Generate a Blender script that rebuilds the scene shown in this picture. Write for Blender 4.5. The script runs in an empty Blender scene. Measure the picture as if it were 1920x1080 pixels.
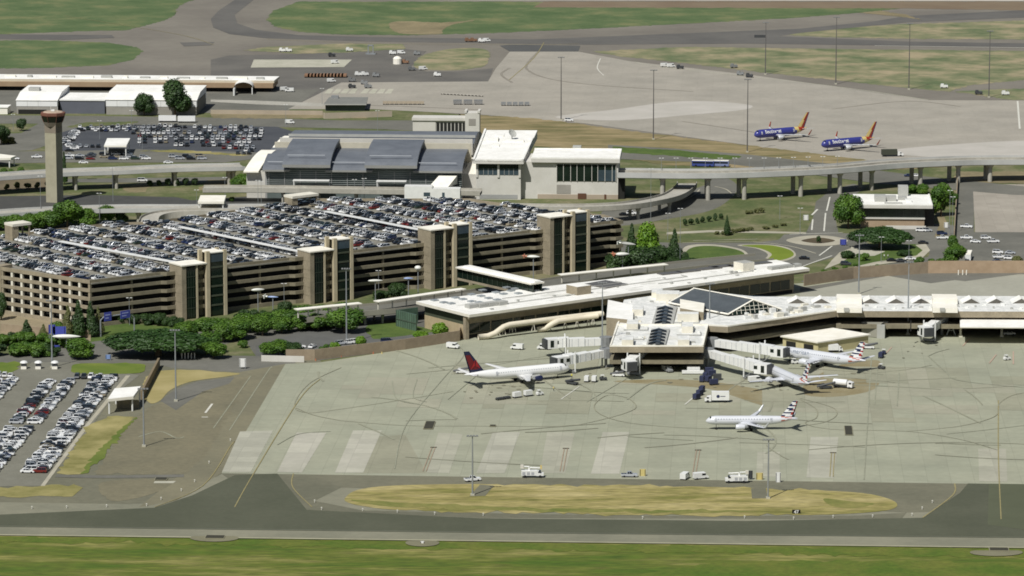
import bpy, bmesh, math, random
from mathutils import Vector, Matrix
S = bpy.context.scene
COL = S.collection
PI = math.pi
R = math.radians
# ------------------------------------------------------------------ camera
HC, FPX, TH = 288.0, 7480.0, math.atan2(1328, 7480)
cam = bpy.data.cameras.new('camera'); co = bpy.data.objects.new('camera', cam); COL.objects.link(co)
co.location = (0, 0, HC); co.rotation_euler = (PI/2 - TH, 0, 0)
cam.sensor_width = 36; cam.lens = FPX*36/1920; cam.clip_start = 5; cam.clip_end = 60000
S.camera = co
# ------------------------------------------------------------------ sky, sun, exposure
SUN_EL, SUN_AZ = R(53), R(210)
w = bpy.data.worlds.new("World"); S.world = w; w.use_nodes = True
nt = w.node_tree; bg = nt.nodes['Background']
sky = nt.nodes.new('ShaderNodeTexSky'); sky.sky_type = 'NISHITA'; sky.sun_disc = False
sky.sun_elevation = SUN_EL; sky.sun_rotation = SUN_AZ; sky.air_density = 1.0; sky.dust_density = 1.5
nt.links.new(sky.outputs[0], bg.inputs[0]); bg.inputs[1].default_value = 0.05
sl = bpy.data.lights.new('sun', 'SUN'); sl.energy = 5.0; sl.angle = R(0.53); sl.color = (1, .985, .94)
so = bpy.data.objects.new('sun', sl); COL.objects.link(so)
ld = Vector((-math.sin(SUN_AZ)*math.cos(SUN_EL), -math.cos(SUN_AZ)*math.cos(SUN_EL), -math.sin(SUN_EL)))
so.rotation_euler = ld.to_track_quat('-Z', 'Y').to_euler(); so.location = (-400, -200, 600)
S.view_settings.view_transform = 'Standard'; S.view_settings.look = 'None'
S.view_settings.exposure = -0.25; S.view_settings.gamma = 1.0
S.render.resolution_x, S.render.resolution_y = 1024, 576
S.cycles.filter_width = 1.75
rnd = random.Random(7)

def P(px, py, z=0.0):
    """photograph point (1920 wide) to the place it shows at height z"""
    u = (px-960)/FPX; v = (py-540)/FPX
    dy = math.cos(TH)-v*math.sin(TH); dz = -math.sin(TH)-v*math.cos(TH)
    t = (z-HC)/dz
    return Vector((u*t, dy*t, z))
def pix(p):
    y = p[1]; z = p[2]-HC
    zc = y*math.cos(TH)-z*math.sin(TH); yc = y*math.sin(TH)+z*math.cos(TH)
    return (960+FPX*p[0]/zc, 540-FPX*yc/zc)
def XY(l, z=0.0): return [(P(a, b, z).x, P(a, b, z).y) for a, b in l]

# ------------------------------------------------------------------ mesh helper
class MB:
    def __init__(s): s.v = []; s.f = []; s.m = []
    def face(s, pts, m=0):
        n = len(s.v); s.v += [tuple(p) for p in pts]; s.f.append(tuple(range(n, n+len(pts)))); s.m.append(m)
    def prism(s, pts, z0, z1, m=0, mt=None, bottom=True):
        a = sum(pts[i][0]*pts[(i+1) % len(pts)][1]-pts[(i+1) % len(pts)][0]*pts[i][1] for i in range(len(pts)))
        if a < 0: pts = pts[::-1]; z1 = z1[::-1] if isinstance(z1, (list, tuple)) else z1
        n = len(s.v); k = len(pts)
        zt = z1 if isinstance(z1, (list, tuple)) else [z1]*k
        s.v += [(p[0], p[1], z0) for p in pts]+[(p[0], p[1], z) for p, z in zip(pts, zt)]
        for i in range(k):
            j = (i+1) % k; s.f.append((n+i, n+j, n+k+j, n+k+i)); s.m.append(m)
        s.f.append(tuple(n+k+i for i in range(k))); s.m.append(m if mt is None else mt)
        if bottom: s.f.append(tuple(n+k-1-i for i in range(k))); s.m.append(m)
        return s
    def box(s, c, d, rot=0.0, m=0, mt=None):
        """c = centre of the bottom face, d = sizes"""
        ca, sa = math.cos(rot), math.sin(rot); hx, hy = d[0]/2, d[1]/2
        pts = [(c[0]+x*ca-y*sa, c[1]+x*sa+y*ca) for x, y in ((-hx, -hy), (hx, -hy), (hx, hy), (-hx, hy))]
        return s.prism(pts, c[2], c[2]+d[2], m, mt)
    def tube(s, path, r, n=8, m=0, cap=True):
        path = [Vector(p) for p in path]; rr = r if isinstance(r, (list, tuple)) else [r]*len(path)
        base = len(s.v)
        for i, p in enumerate(path):
            t = (path[min(i+1, len(path)-1)]-path[max(i-1, 0)]).normalized()
            up = Vector((0, 0, 1)) if abs(t.z) < .9 else Vector((1, 0, 0))
            a = t.cross(up).normalized(); b = a.cross(t)
            for k in range(n):
                q = p+(a*math.cos(2*PI*k/n)+b*math.sin(2*PI*k/n))*rr[i]; s.v.append(tuple(q))
        for i in range(len(path)-1):
            for k in range(n):
                a0 = base+i*n+k; a1 = base+i*n+(k+1) % n
                s.f.append((a0, a1, a1+n, a0+n)); s.m.append(m)
        if cap:
            s.f.append(tuple(base+k for k in range(n))); s.m.append(m)
            s.f.append(tuple(base+(len(path)-1)*n+n-1-k for k in range(n))); s.m.append(m)
        return s
    def grid(s, rows, m=0, closed=False):
        """rows of points; m may be a function (i,k)->index"""
        base = len(s.v); k = len(rows[0])
        for r in rows: s.v += [tuple(p) for p in r]
        for i in range(len(rows)-1):
            for j in range(k if closed else k-1):
                j2 = (j+1) % k
                s.f.append((base+i*k+j, base+i*k+j2, base+(i+1)*k+j2, base+(i+1)*k+j))
                s.m.append(m(i, j) if callable(m) else m)
        return s
    def add(s, o, M, mm=None):
        n = len(s.v)
        s.v += [tuple(M @ Vector(p)) for p in o.v]
        s.f += [tuple(n+i for i in f) for f in o.f]; s.m += [mm[i] if mm else i for i in o.m]
        return s
    def build(s, name, mats, parent=None, base=None, smooth=False, **k):
        if not isinstance(mats, (list, tuple)): mats = [mats]
        off = Vector((0, 0, 0))
        if parent is not None:
            r = parent
            while r is not None: off += r.location; r = r.parent
        elif base is not None: off = Vector(base)
        me = bpy.data.meshes.new(name)
        me.from_pydata([(a-off.x, b-off.y, c-off.z) for a, b, c in s.v], [], s.f)
        for x in mats: me.materials.append(x)
        me.polygons.foreach_set('material_index', s.m)
        if smooth: me.polygons.foreach_set('use_smooth', [True]*len(me.polygons))
        me.update()
        o = bpy.data.objects.new(name, me); COL.objects.link(o)
        if parent is not None: o.parent = parent
        elif base is not None: o.location = off
        return tag(o, **k)
def tag(o, label=None, cat=None, group=None, kind=None):
    if label: o['label'] = label
    if cat: o['category'] = cat
    if group: o['group'] = group
    if kind: o['kind'] = kind
    return o
def thing(name, label, cat, loc=(0, 0, 0), rz=0.0, group=None):
    o = bpy.data.objects.new(name, None); COL.objects.link(o); o.empty_display_size = 1
    o.location = loc; o.rotation_euler = (0, 0, rz)
    return tag(o, label, cat, group)
KIDS = {}
def kids(o):
    return [c for c in bpy.data.objects if c.parent == o]
def proto_tree(o): return (o, [(c, kids(c)) for c in kids(o)])
def dup(tree, loc, rz, label, group=None, scale=None, mats=None):
    src, ch = tree
    r = src.copy(); COL.objects.link(r); r.location = loc; r.rotation_euler = (0, 0, rz); r['label'] = label
    if scale: r.scale = scale
    if group: r['group'] = group
    for c, gs in ch:
        d = c.copy(); COL.objects.link(d); d.parent = r
        for g in gs:
            e = g.copy(); COL.objects.link(e); e.parent = d
    return r
NTH = ['first', 'second', 'third', 'fourth', 'fifth', 'sixth', 'seventh', 'eighth', 'ninth', 'tenth', 'eleventh', 'twelfth',
 'thirteenth', 'fourteenth', 'fifteenth', 'sixteenth', 'seventeenth', 'eighteenth', 'nineteenth', 'twentieth']
def nth(i):
    if i < 20: return NTH[i]
    t = ['twenty', 'thirty', 'forty', 'fifty', 'sixty', 'seventy'][(i+1)//10-2]
    return (t+'-'+NTH[(i+1) % 10-1]) if (i+1) % 10 else t[:-1]+'ieth'
def smoothpts(l, n=5, closed=True):
    out = []; k = len(l)
    for i in range(k if closed else k-1):
        p = [l[(i+d) % k] if closed else l[max(0, min(k-1, i+d))] for d in (-1, 0, 1, 2)]
        for j in range(n):
            t = j/n
            out.append(tuple(.5*((2*p[1][c])+(-p[0][c]+p[2][c])*t+(2*p[0][c]-5*p[1][c]+4*p[2][c]-p[3][c])*t*t
                                 + (-p[0][c]+3*p[1][c]-3*p[2][c]+p[3][c])*t**3) for c in range(len(l[0]))))
    if not closed: out.append(tuple(l[-1]))
    return out

# ------------------------------------------------------------------ materials
def srgb(c):
    c = [x/255 for x in c]
    return tuple((x/12.92 if x <= .04045 else ((x+.055)/1.055)**2.4) for x in c)
MC = {}
def mat(name, c, rough=.8, metal=0.0, var=.12, scale=.15, c2=None, c3=None, bump=0.0, fine=None, finev=.1, lin=False, coat=0.0, rot=0, stretch=(1,1,1), k=1.0):
    """principled material whose colour wanders between c and c2 with noise"""
    if name in MC: return MC[name]
    m = bpy.data.materials.new(name); m.use_nodes = True; MC[name] = m
    t = m.node_tree; N = t.nodes; L = t.links; b = N['Principled BSDF']
    b.inputs['Roughness'].default_value = rough; b.inputs['Metallic'].default_value = metal
    if coat: b.inputs['Coat Weight'].default_value = coat
    col = tuple(x*k for x in (c if lin else srgb(c)))
    if var <= 0 and not c2: b.inputs['Base Color'].default_value = (*col, 1); return m
    tc = N.new('ShaderNodeTexCoord'); mp = N.new('ShaderNodeMapping'); L.new(tc.outputs['Object'], mp.inputs[0])
    mp.inputs['Rotation'].default_value = (0, 0, rot); mp.inputs['Scale'].default_value = stretch
    nz = N.new('ShaderNodeTexNoise'); nz.inputs['Scale'].default_value = scale; nz.inputs['Detail'].default_value = 6
    nz.inputs['Roughness'].default_value = .62; L.new(mp.outputs[0], nz.inputs['Vector'])
    cr = N.new('ShaderNodeValToRGB'); L.new(nz.outputs['Fac'], cr.inputs[0])
    e = cr.color_ramp.elements
    ca = tuple(x*(1-var) for x in col); cb = tuple(min(1, x*(1+var)) for x in col)
    if c2: ca = col; cb = tuple(x*k for x in (c2 if lin else srgb(c2)))
    e[0].position = .36; e[0].color = (*ca, 1); e[1].position = .64; e[1].color = (*cb, 1)
    if c3: x = cr.color_ramp.elements.new(.5); x.color = (*[v*k for v in (c3 if lin else srgb(c3))], 1)
    out = cr.outputs[0]
    if fine:
        n2 = N.new('ShaderNodeTexNoise'); n2.inputs['Scale'].default_value = fine; n2.inputs['Detail'].default_value = 3
        L.new(mp.outputs[0], n2.inputs['Vector'])
        mr = N.new('ShaderNodeMapRange'); mr.inputs['From Min'].default_value = .3; mr.inputs['From Max'].default_value = .7
        mr.inputs['To Min'].default_value = 1-finev; mr.inputs['To Max'].default_value = 1+finev; L.new(n2.outputs['Fac'], mr.inputs[0])
        mx = N.new('ShaderNodeMix'); mx.data_type = 'RGBA'; mx.blend_type = 'MULTIPLY'; mx.inputs[0].default_value = 1
        L.new(out, mx.inputs[6]); L.new(mr.outputs[0], mx.inputs[7]); out = mx.outputs[2]
    L.new(out, b.inputs['Base Color'])
    if bump:
        bp = N.new('ShaderNodeBump'); bp.inputs['Strength'].default_value = bump; L.new(nz.outputs['Fac'], bp.inputs['Height'])
        L.new(bp.outputs[0], b.inputs['Normal'])
    return m
def slab_mat(name, c, c2, size=7.6, rot=-3.35, joint=.88, var=.04, k=.8):
    """concrete laid in square slabs with darker joints and slab to slab variation"""
    m = mat(name, c, rough=.9, scale=.02, c2=c2, fine=.35, finev=.05, k=k)
    t = m.node_tree; N = t.nodes; L = t.links; b = N['Principled BSDF']
    tc = N.new('ShaderNodeTexCoord'); mp = N.new('ShaderNodeMapping'); L.new(tc.outputs['Object'], mp.inputs[0])
    mp.inputs['Rotation'].default_value = (0, 0, R(-rot)); mp.inputs['Scale'].default_value = (1/size, 1/size, 1/size)
    br = N.new('ShaderNodeTexBrick'); br.offset = 0; br.squash = 1; L.new(mp.outputs[0], br.inputs['Vector'])
    br.inputs['Scale'].default_value = 1; br.inputs['Brick Width'].default_value = 1; br.inputs['Row Height'].default_value = 1
    br.inputs['Mortar Size'].default_value = .022; br.inputs['Mortar Smooth'].default_value = .5
    br.inputs['Color1'].default_value = (1-var,)*3+(1,); br.inputs['Color2'].default_value = (1+var,)*3+(1,)
    br.inputs['Mortar'].default_value = (joint,)*3+(1,)
    src = b.inputs['Base Color'].links[0].from_socket
    mx = N.new('ShaderNodeMix'); mx.data_type = 'RGBA'; mx.blend_type = 'MULTIPLY'; mx.inputs[0].default_value = 1
    L.new(src, mx.inputs[6]); L.new(br.outputs['Color'], mx.inputs[7])
    # big stained lanes
    n3 = N.new('ShaderNodeTexNoise'); n3.inputs['Scale'].default_value = .05; n3.inputs['Detail'].default_value = 8
    L.new(tc.outputs['Object'], n3.inputs['Vector'])
    mr = N.new('ShaderNodeMapRange'); mr.inputs['From Min'].default_value = .35; mr.inputs['From Max'].default_value = .65
    mr.inputs['To Min'].default_value = .93; mr.inputs['To Max'].default_value = 1.05; L.new(n3.outputs['Fac'], mr.inputs[0])
    m2 = N.new('ShaderNodeMix'); m2.data_type = 'RGBA'; m2.blend_type = 'MULTIPLY'; m2.inputs[0].default_value = 1
    L.new(mx.outputs[2], m2.inputs[6]); L.new(mr.outputs[0], m2.inputs[7]); L.new(m2.outputs[2], b.inputs['Base Color'])
    return m
def G(name, c, c2, c3=None, scale=.05, **k): k.setdefault('k', .8); return mat(name, c, rough=.95, c2=c2, c3=c3, scale=scale, **k)
K = .93   # global albedo trim
grass_near = G('grass bright', (78, 104, 18), (148, 142, 80), (102, 112, 36), .05, fine=.5, finev=.28, stretch=(.35, 1.5, 1))
grass_dry = G('grass dry', (122, 122, 62), (178, 166, 112), (156, 146, 88), .06, fine=.8, finev=.15)
grass_far = G('grass far', (82, 104, 60), (124, 128, 84), (96, 114, 70), .03, fine=.25, finev=.08)
grass_farmix = G('grass far mixed', (100, 114, 76), (172, 158, 126), (136, 136, 100), .035, fine=.15, finev=.1)
grass_mid = G('grass landside', (84, 98, 52), (134, 128, 96), (104, 110, 66), .05, fine=.5, finev=.15)
lawn = G('lawn', (72, 96, 32), (92, 112, 44), None, .1, fine=.8)
dirt = G('dirt', (128, 118, 88), (156, 142, 108), None, .04, fine=.5)
asph_dark = G('asphalt dark', (84, 87, 68), (94, 96, 77), None, .03, fine=.6, finev=.06)
asph_mid = G('asphalt mid', (112, 111, 92), (128, 125, 104), None, .025, fine=.4, finev=.06)
asph_brown = G('asphalt brown', (124, 120, 98), (140, 134, 108), None, .03, fine=.5, finev=.06)
asph_gray = G('asphalt gray', (108, 107, 98), (126, 124, 114), None, .03, fine=.4, finev=.07)
asph_far = G('asphalt far', (124, 118, 108), (140, 134, 122), None, .012, fine=.15, finev=.05)
asph_fardark = G('asphalt far dark', (98, 96, 92), (114, 111, 105), None, .015, fine=.15, finev=.05)
shoulder = G('taxiway shoulder', (132, 131, 112), (150, 147, 126), None, .03, fine=.4, finev=.05)
asph_lot = G('lot asphalt', (124, 122, 108), (136, 134, 120), None, .05, fine=.6, finev=.06)
conc_near = slab_mat('apron concrete', (166, 168, 146), (175, 175, 152))
conc_far = slab_mat('far apron concrete', (172, 166, 153), (182, 175, 161), 9, var=.02, joint=.95, k=.78)
conc_pale = G('new concrete', (184, 182, 162), (202, 198, 180), None, .08, fine=.5, finev=.05)
conc_road = G('concrete', (176, 172, 160), (192, 188, 176), None, .08, fine=.6)
kerb_m = G('kerb', (178, 172, 152), (196, 190, 170), None, .1)
white_paint = mat('white line paint', (206, 204, 192), var=.08, scale=.6)
yellow_paint = mat('yellow line paint', (146, 136, 94), var=.12, scale=.5)
red_paint = mat('red line paint', (156, 138, 116), var=.1, scale=.5)
rubber = mat('tyre rubber trace', (146, 147, 127), var=.12, scale=.3)
seam = mat('sealed seam', (145, 143, 121), var=.1, scale=.3)
stain = mat('fuel stain', (132, 120, 86), c2=(146, 138, 110), scale=.08)
tan = mat('tan precast', (138, 128, 108), c2=(155, 144, 122), scale=.25, rough=.9, fine=2)
tan_d = mat('tan fascia', (122, 115, 96), c2=(138, 130, 108), scale=.25, rough=.9, fine=1.5)
tan_l = mat('cream panel', (214, 209, 193), c2=(226, 221, 206), scale=.3, rough=.85)
roof_w = mat('white roof membrane', (232, 230, 222), c2=(246, 244, 238), scale=.12, rough=.7, fine=.6, finev=.05)
roof_c = mat('cream roof', (232, 227, 212), c2=(244, 240, 228), scale=.2, rough=.8)
roof_v = mat('weathered roof membrane', (206, 207, 202), c2=(232, 231, 226), scale=.3, rough=.7, fine=1.2, finev=.08)
glass_d = mat('dark glass', (22, 34, 28), rough=.12, var=.25, scale=.2)
glass_b = mat('blue grey glass', (62, 76, 84), rough=.12, var=.2, scale=.15)
glass_g = mat('green glass', (86, 108, 92), rough=.15, var=.15, scale=.3)
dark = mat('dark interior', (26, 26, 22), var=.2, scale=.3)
white_m = mat('white metal', (226, 226, 222), rough=.45, var=.05, scale=.5)
grey_m = mat('grey metal', (132, 134, 134), rough=.5, var=.1, scale=.5)
dgrey_m = mat('dark grey metal', (64, 66, 68), rough=.5, var=.1, scale=.5)
galv = mat('galvanised steel', (150, 154, 156), rough=.5, metal=.3, var=.08, scale=.5)
zinc = mat('blue grey standing seam roof', (100, 104, 110), c2=(113, 117, 123), rough=.5, scale=.12, fine=1.2, finev=.04)
stucco = mat('pale stucco', (196, 193, 184), c2=(206, 203, 195), scale=.15, rough=.9)
stucco_d = mat('grey panel wall', (150, 150, 148), c2=(160, 160, 158), scale=.2)
black_r = mat('black rubber', (22, 22, 22), rough=.9, var=.1)
chrome = mat('bare metal', (190, 192, 196), rough=.25, metal=.9, var=.05)
def mf(c, n=None, **k): return mat(n or 'paint %d %d %d' % c, c, rough=k.pop('rough', .35), var=.05, scale=.5, **k)
# ------------------------------------------------------------------ ground sheets (structure), each a little above the one below
LAY = [0]
def sheet(name, pts, m, layer, curve=False, closed=True):
    if curve: pts = smoothpts(pts, 5)
    LAY[0] += 1; b = MB(); z = .02*layer+.001*(LAY[0] % 19)
    w_ = XY(pts)
    if name in ('grass', 'dirt', 'dry_grass', 'dry_verge', 'tan_field', 'verge_strip', 'lawn') and layer > 1:   # ragged edges where turf meets paving
        out = []
        for i in range(len(w_)):
            a, e = Vector(w_[i]), Vector(w_[(i+1) % len(w_)]); n = min(160, max(1, int((e-a).length/2.4))); amp = .3 if name == 'lawn' else .75
            for k in range(n):
                p = a.lerp(e, k/n); out.append((p.x+rnd.gauss(0, amp*.8), p.y+rnd.gauss(0, amp*1.5)) if k else tuple(a))
        w_ = out
    b.face([(x, y, z) for x, y in w_][::-1], 0)
    o = b.build(name, m, kind='structure')
    if o.data.polygons[0].normal.z < 0: o.data.flip_normals()
    return o
def line(name, path, wd, m, layer, curve=True, base=None, n=6):
    if curve and len(path) > 2: path = smoothpts(path, n, closed=False)
    w_ = [P(*p) for p in path]; b = base or MB(); L1 = []; L2 = []; LAY[0] += 1; lz = .02*layer+.001*(LAY[0] % 19)
    for i, p in enumerate(w_):
        t = (w_[min(i+1, len(w_)-1)]-w_[max(0, i-1)]); t.z = 0; t.normalize(); q = Vector((-t.y, t.x, 0))*wd/2
        L1.append((p.x+q.x, p.y+q.y, lz)); L2.append((p.x-q.x, p.y-q.y, lz))
    b.grid([L2, L1])
    if base is None: return b.build(name, m, kind='structure')
g = MB(); g.face([(-6000, -500, 0), (6000, -500, 0), (6000, 26000, 0), (-6000, 26000, 0)])
g.build('ground', grass_near, kind='structure')
# far airfield
sheet('far_field', [(-300, -60), (2200, -60), (2200, 330), (-300, 330)], asph_far, 1)
sheet('landside_ground', [(-300, 204), (560, 190), (700, 200), (900, 218), (1060, 230), (1400, 280), (1560, 300), (1700, 308), (2200, 308), (2200, 560), (1500, 640), (600, 690), (-300, 690)], grass_mid, 2)
sheet('grass', [(-300, -60), (520, -60), (350, 4), (322, 32), (255, 52), (180, 58), (-300, 60)], grass_far, 3, True)
sheet('grass', [(-300, 74), (100, 76), (200, 80), (255, 88), (268, 96), (250, 112), (200, 123), (60, 128), (-300, 130)], grass_far, 3)
sheet('grass', [(560, 3), (512, 20), (500, 36), (515, 50), (560, 60), (640, 65), (760, 66), (860, 64), (960, 61), (1280, 45), (1500, 33), (1640, 22), (1700, 14), (1400, 6), (900, 3)], grass_far, 3)
sheet('grass', [(1440, 63), (1490, 56), (1700, 45), (2200, 30), (2200, 76), (1700, 73), (1550, 70)], grass_farmix, 3)
sheet('grass', [(1110, 97), (1180, 93), (1290, 88), (1500, 91), (2200, 99), (2200, 150), (1920, 150), (1820, 160), (1780, 172), (1700, 165), (1560, 150), (1440, 137), (1280, 118), (1170, 107)], grass_farmix, 3)
sheet('grass', [(1790, 172), (1850, 168), (2200, 160), (2200, 190), (1900, 188)], grass_farmix, 3)
sheet('grass', [(455, 95), (500, 88), (640, 82), (755, 83), (760, 92), (640, 99), (560, 101)], grass_farmix, 4)
sheet('grass', [(776, 124), (788, 106), (830, 94), (880, 90), (915, 95), (916, 112), (905, 125), (850, 132), (795, 130)], grass_farmix, 4, True)
sheet('runway_edge', [(-300, -40), (2200, -40), (2200, 2.5), (900, .5), (-300, -20)], mat('runway pale edge', k=.82, c= (206, 200, 188), var=.05), 4)
sheet('dirt', [(730, 44), (755, 40), (835, 42), (890, 38), (850, 46), (830, 56), (825, 64), (760, 64), (735, 56)], dirt, 4, True)
sheet('dirt', [(1000, 14), (1020, 3), (2200, 3), (2200, 24), (1700, 16)], mat('brown dry strip', k=.82, c= (128, 110, 88), c2=(140, 124, 100), scale=.02), 4)
sheet('dirt', [(1610, 24), (1650, 20), (1700, 28), (1730, 38), (1690, 32)], dirt, 5)
sheet('taxiway', [(-300, 62), (210, 66), (215, 71), (120, 75), (-300, 70)], asph_fardark, 4)
sheet('taxiway', [(400, 52), (395, 36), (410, 20), (440, 0), (475, 0), (440, 28), (445, 44), (480, 56), (560, 66), (700, 70), (1000, 74), (1300, 62), (1500, 54), (1640, 40), (1700, 30), (2200, 6), (2200, 22), (1700, 42), (1500, 62), (1460, 68), (1700, 78), (2200, 86), (2200, 92), (1700, 86), (1400, 82), (1100, 84), (700, 78), (500, 72), (430, 64)], asph_fardark, 4)
sheet('taxiway', [(937, 86), (960, 84), (1088, 86), (1084, 97), (956, 97)], mat('new asphalt', k=.82, c= (88, 88, 86), c2=(98, 98, 94), scale=.03), 6)
sheet('taxiway', [(337, 80), (402, 79), (396, 85), (345, 87)], asph_fardark, 6)
sheet('service_yard', [(395, 112), (430, 104), (560, 102), (640, 99), (760, 92), (800, 96), (770, 126), (800, 134), (860, 134), (925, 128), (916, 153), (640, 155), (540, 205), (395, 208)], mat('yard asphalt', k=.82, c= (104, 101, 95), c2=(120, 116, 108), scale=.03), 3)
sheet('far_apron', [(956, 97), (1084, 97), (1180, 115), (1410, 141), (1560, 162), (1740, 188), (2200, 190), (2200, 302), (1640, 302), (1500, 290), (1400, 272), (1100, 232), (900, 215), (700, 205), (540, 205), (640, 155), (915, 153), (930, 128)], conc_far, 5)
sheet('new_slabs', [(470, 127), (476, 112), (660, 112), (645, 126)], conc_pale, 6)
sheet('far_slabs', [(1040, 220), (1150, 206), (1280, 190), (1400, 196), (1395, 206), (1290, 216), (1160, 226)], G('worn pale concrete', (192, 187, 176), (204, 198, 188)), 6, True)
sheet('far_slabs', [(1660, 285), (1800, 270), (1960, 266), (1960, 300), (1800, 298)], MC['worn pale concrete'], 6, True)
for i in range(8):
    x = 612+i*15+(8 if i > 3 else 0); sheet('crosswalk_mark', [(x-5, 176), (x+8, 176), (x+14, 167), (x+4, 167)], conc_pale, 7)
sheet('dry_verge', [(860, 214), (1000, 222), (1060, 229), (1180, 246), (1330, 264), (1460, 280), (1640, 302), (1900, 304), (1700, 318), (1560, 322), (1250, 310), (1100, 285), (900, 262)], G('brown verge', (112, 108, 66), (168, 150, 112), (146, 132, 92), .06, fine=.4, finev=.12, stretch=(.4, 1.3, 1)), 7)
sheet('road', [(1140, 272), (1260, 279), (1400, 290), (1560, 308), (1720, 330), (1920, 350), (2200, 360), (2200, 372), (1900, 366), (1640, 344), (1480, 322), (1350, 306), (1140, 298)], asph_gray, 8)
sheet('grass', [(1150, 275), (1260, 282), (1390, 294), (1370, 300), (1250, 292), (1150, 286)], lawn, 9)
for pts in ([(500, 74), (700, 82), (1000, 84), (1085, 82)], [(955, 150), (1000, 110), (1020, 80)], [(120, 30), (330, 64), (400, 84)]):
    line('taxi_line', pts, .5, yellow_paint, 9)
for pts in ([(1010, 97), (990, 118), (990, 132), (1030, 148), (1120, 160), (1300, 172)], [(955, 128), (940, 140), (960, 155)], [(1280, 228), (1400, 246), (1500, 262)], [(1560, 205), (1700, 190), (1800, 200)], [(640, 196), (760, 200), (900, 206)]):
    line('tyre_mark', pts, 1.6, mat('far rubber trace', k=.82, c= (150, 143, 130), var=.1), 8)
line('apron_line', [(1126, 110), (1120, 128), (1132, 142)], .6, white_paint, 9)
line('apron_line', [(1908, 190), (1912, 242)], 1.0, white_paint, 9)
line('apron_edge_line', [(1190, 117), (1260, 128), (1560, 162), (1740, 188)], 1.3, conc_pale, 9)
line('runway_side_line', [(1640, 86), (1920, 90), (2200, 94)], 1.2, white_paint, 9)
# landside far
sheet('road', [(-300, 214), (200, 218), (500, 222), (640, 226), (800, 226), (900, 232), (960, 252), (900, 250), (700, 242), (400, 236), (140, 232), (-300, 232)], asph_gray, 4)
sheet('dirt', [(390, 212), (660, 212), (690, 222), (400, 222)], dirt, 5)
sheet('service_yard', [(-300, 164), (600, 168), (540, 208), (400, 212), (-300, 212)], asph_gray, 3)
sheet('yard_strip', [(395, 187), (480, 189), (608, 194), (605, 200), (480, 196), (395, 191)], conc_road, 5)
sheet('road', [(-300, 262), (40, 250), (90, 222), (140, 220), (150, 232), (120, 262), (60, 282), (-300, 300)], asph_gray, 5)
sheet('parking_lot', [(112, 250), (150, 238), (240, 234), (520, 238), (560, 250), (500, 296), (420, 302), (118, 300)], mat('lot asphalt dark', k=.82, c= (72, 75, 80), c2=(84, 86, 90), scale=.05), 5)
sheet('grass', [(118, 240), (160, 230), (260, 228), (250, 233), (150, 238)], grass_mid, 6)
sheet('road', [(-300, 284), (118, 284), (260, 280), (480, 286), (500, 296), (420, 305), (118, 305), (-300, 312)], asph_gray, 6)
sheet('verge_strip', [(262, 284), (330, 281), (470, 291), (455, 293), (330, 286)], grass_dry, 7)
sheet('road', [(118, 336), (420, 332), (500, 338), (500, 344), (118, 342)], asph_gray, 5)
sheet('dirt', [(-300, 332), (100, 334), (100, 356), (-300, 358)], G('planting bed', (108, 96, 74), (132, 118, 92)), 5)
sheet('grass', [(124, 344), (390, 342), (380, 372), (240, 372), (124, 364)], grass_mid, 5)
sheet('dirt', [(232, 352), (262, 344), (286, 344), (270, 360), (236, 362)], dirt, 6)
sheet('dirt', [(368, 358), (390, 338), (470, 336), (430, 352)], dirt, 6)
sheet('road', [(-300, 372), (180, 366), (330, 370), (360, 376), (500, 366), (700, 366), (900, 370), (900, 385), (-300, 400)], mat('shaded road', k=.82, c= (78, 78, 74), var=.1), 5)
# landside right
sheet('road', [(1140, 384), (1230, 376), (1310, 352), (1330, 340), (1310, 334), (1350, 330), (1380, 345), (1378, 364), (1340, 392), (1270, 408), (1140, 424)], asph_gray, 5, True)
sheet('grass', [(1150, 410), (1250, 404), (1330, 392), (1360, 372), (1480, 362), (1540, 350), (1545, 440), (1400, 452), (1280, 452), (1160, 440)], grass_mid, 4)
sheet('path_strip', [(1250, 436), (1330, 432), (1530, 436), (1530, 439), (1330, 436), (1250, 440)], kerb_m, 6)
sheet('road', [(1530, 378), (1560, 356), (1600, 345), (1626, 352), (1590, 372), (1562, 392), (1572, 436), (1510, 440), (1524, 410)], asph_gray, 6)
sheet('road', [(1140, 452), (1280, 456), (1420, 455), (1460, 450), (1470, 440), (1520, 436), (1590, 438), (1620, 452), (1650, 470), (1560, 484), (1500, 500), (1380, 500), (1140, 520)], asph_gray, 5)
sheet('kerb', smoothpts([(1474, 451), (1500, 444), (1540, 442), (1575, 446), (1590, 452), (1575, 459), (1535, 462), (1495, 458)], 4), kerb_m, 8)
sheet('planting_bed', smoothpts([(1502, 452), (1535, 446), (1566, 452), (1535, 457)], 4), G('planting bed dark', (76, 66, 50), (96, 84, 60)), 9)
sheet('kerb', smoothpts([(1278, 476), (1290, 461), (1340, 459), (1390, 468), (1402, 482), (1370, 492), (1290, 495)], 5), kerb_m, 6)
sheet('lawn', smoothpts([(1284, 478), (1300, 464), (1340, 462), (1386, 470), (1396, 482), (1366, 490), (1300, 493)], 5), lawn, 7)
sheet('kerb', smoothpts([(1382, 460), (1440, 459), (1480, 466), (1492, 480), (1470, 490), (1430, 492), (1440, 478), (1420, 467)], 5), kerb_m, 6)
sheet('lawn', smoothpts([(1390, 461), (1440, 460), (1478, 468), (1488, 479), (1466, 488), (1438, 489), (1447, 477), (1424, 466)], 5), G('lime ground cover', (116, 134, 30), (132, 148, 44)), 7)
sheet('pavement', [(1560, 488), (1574, 474), (1600, 464), (1625, 462), (1640, 470), (1600, 478), (1575, 494), (1545, 506)], kerb_m, 7)
sheet('lawn', [(1570, 490), (1588, 472), (1640, 464), (1712, 458), (1730, 464), (1726, 478), (1680, 486), (1590, 500)], lawn, 6, True)
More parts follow.
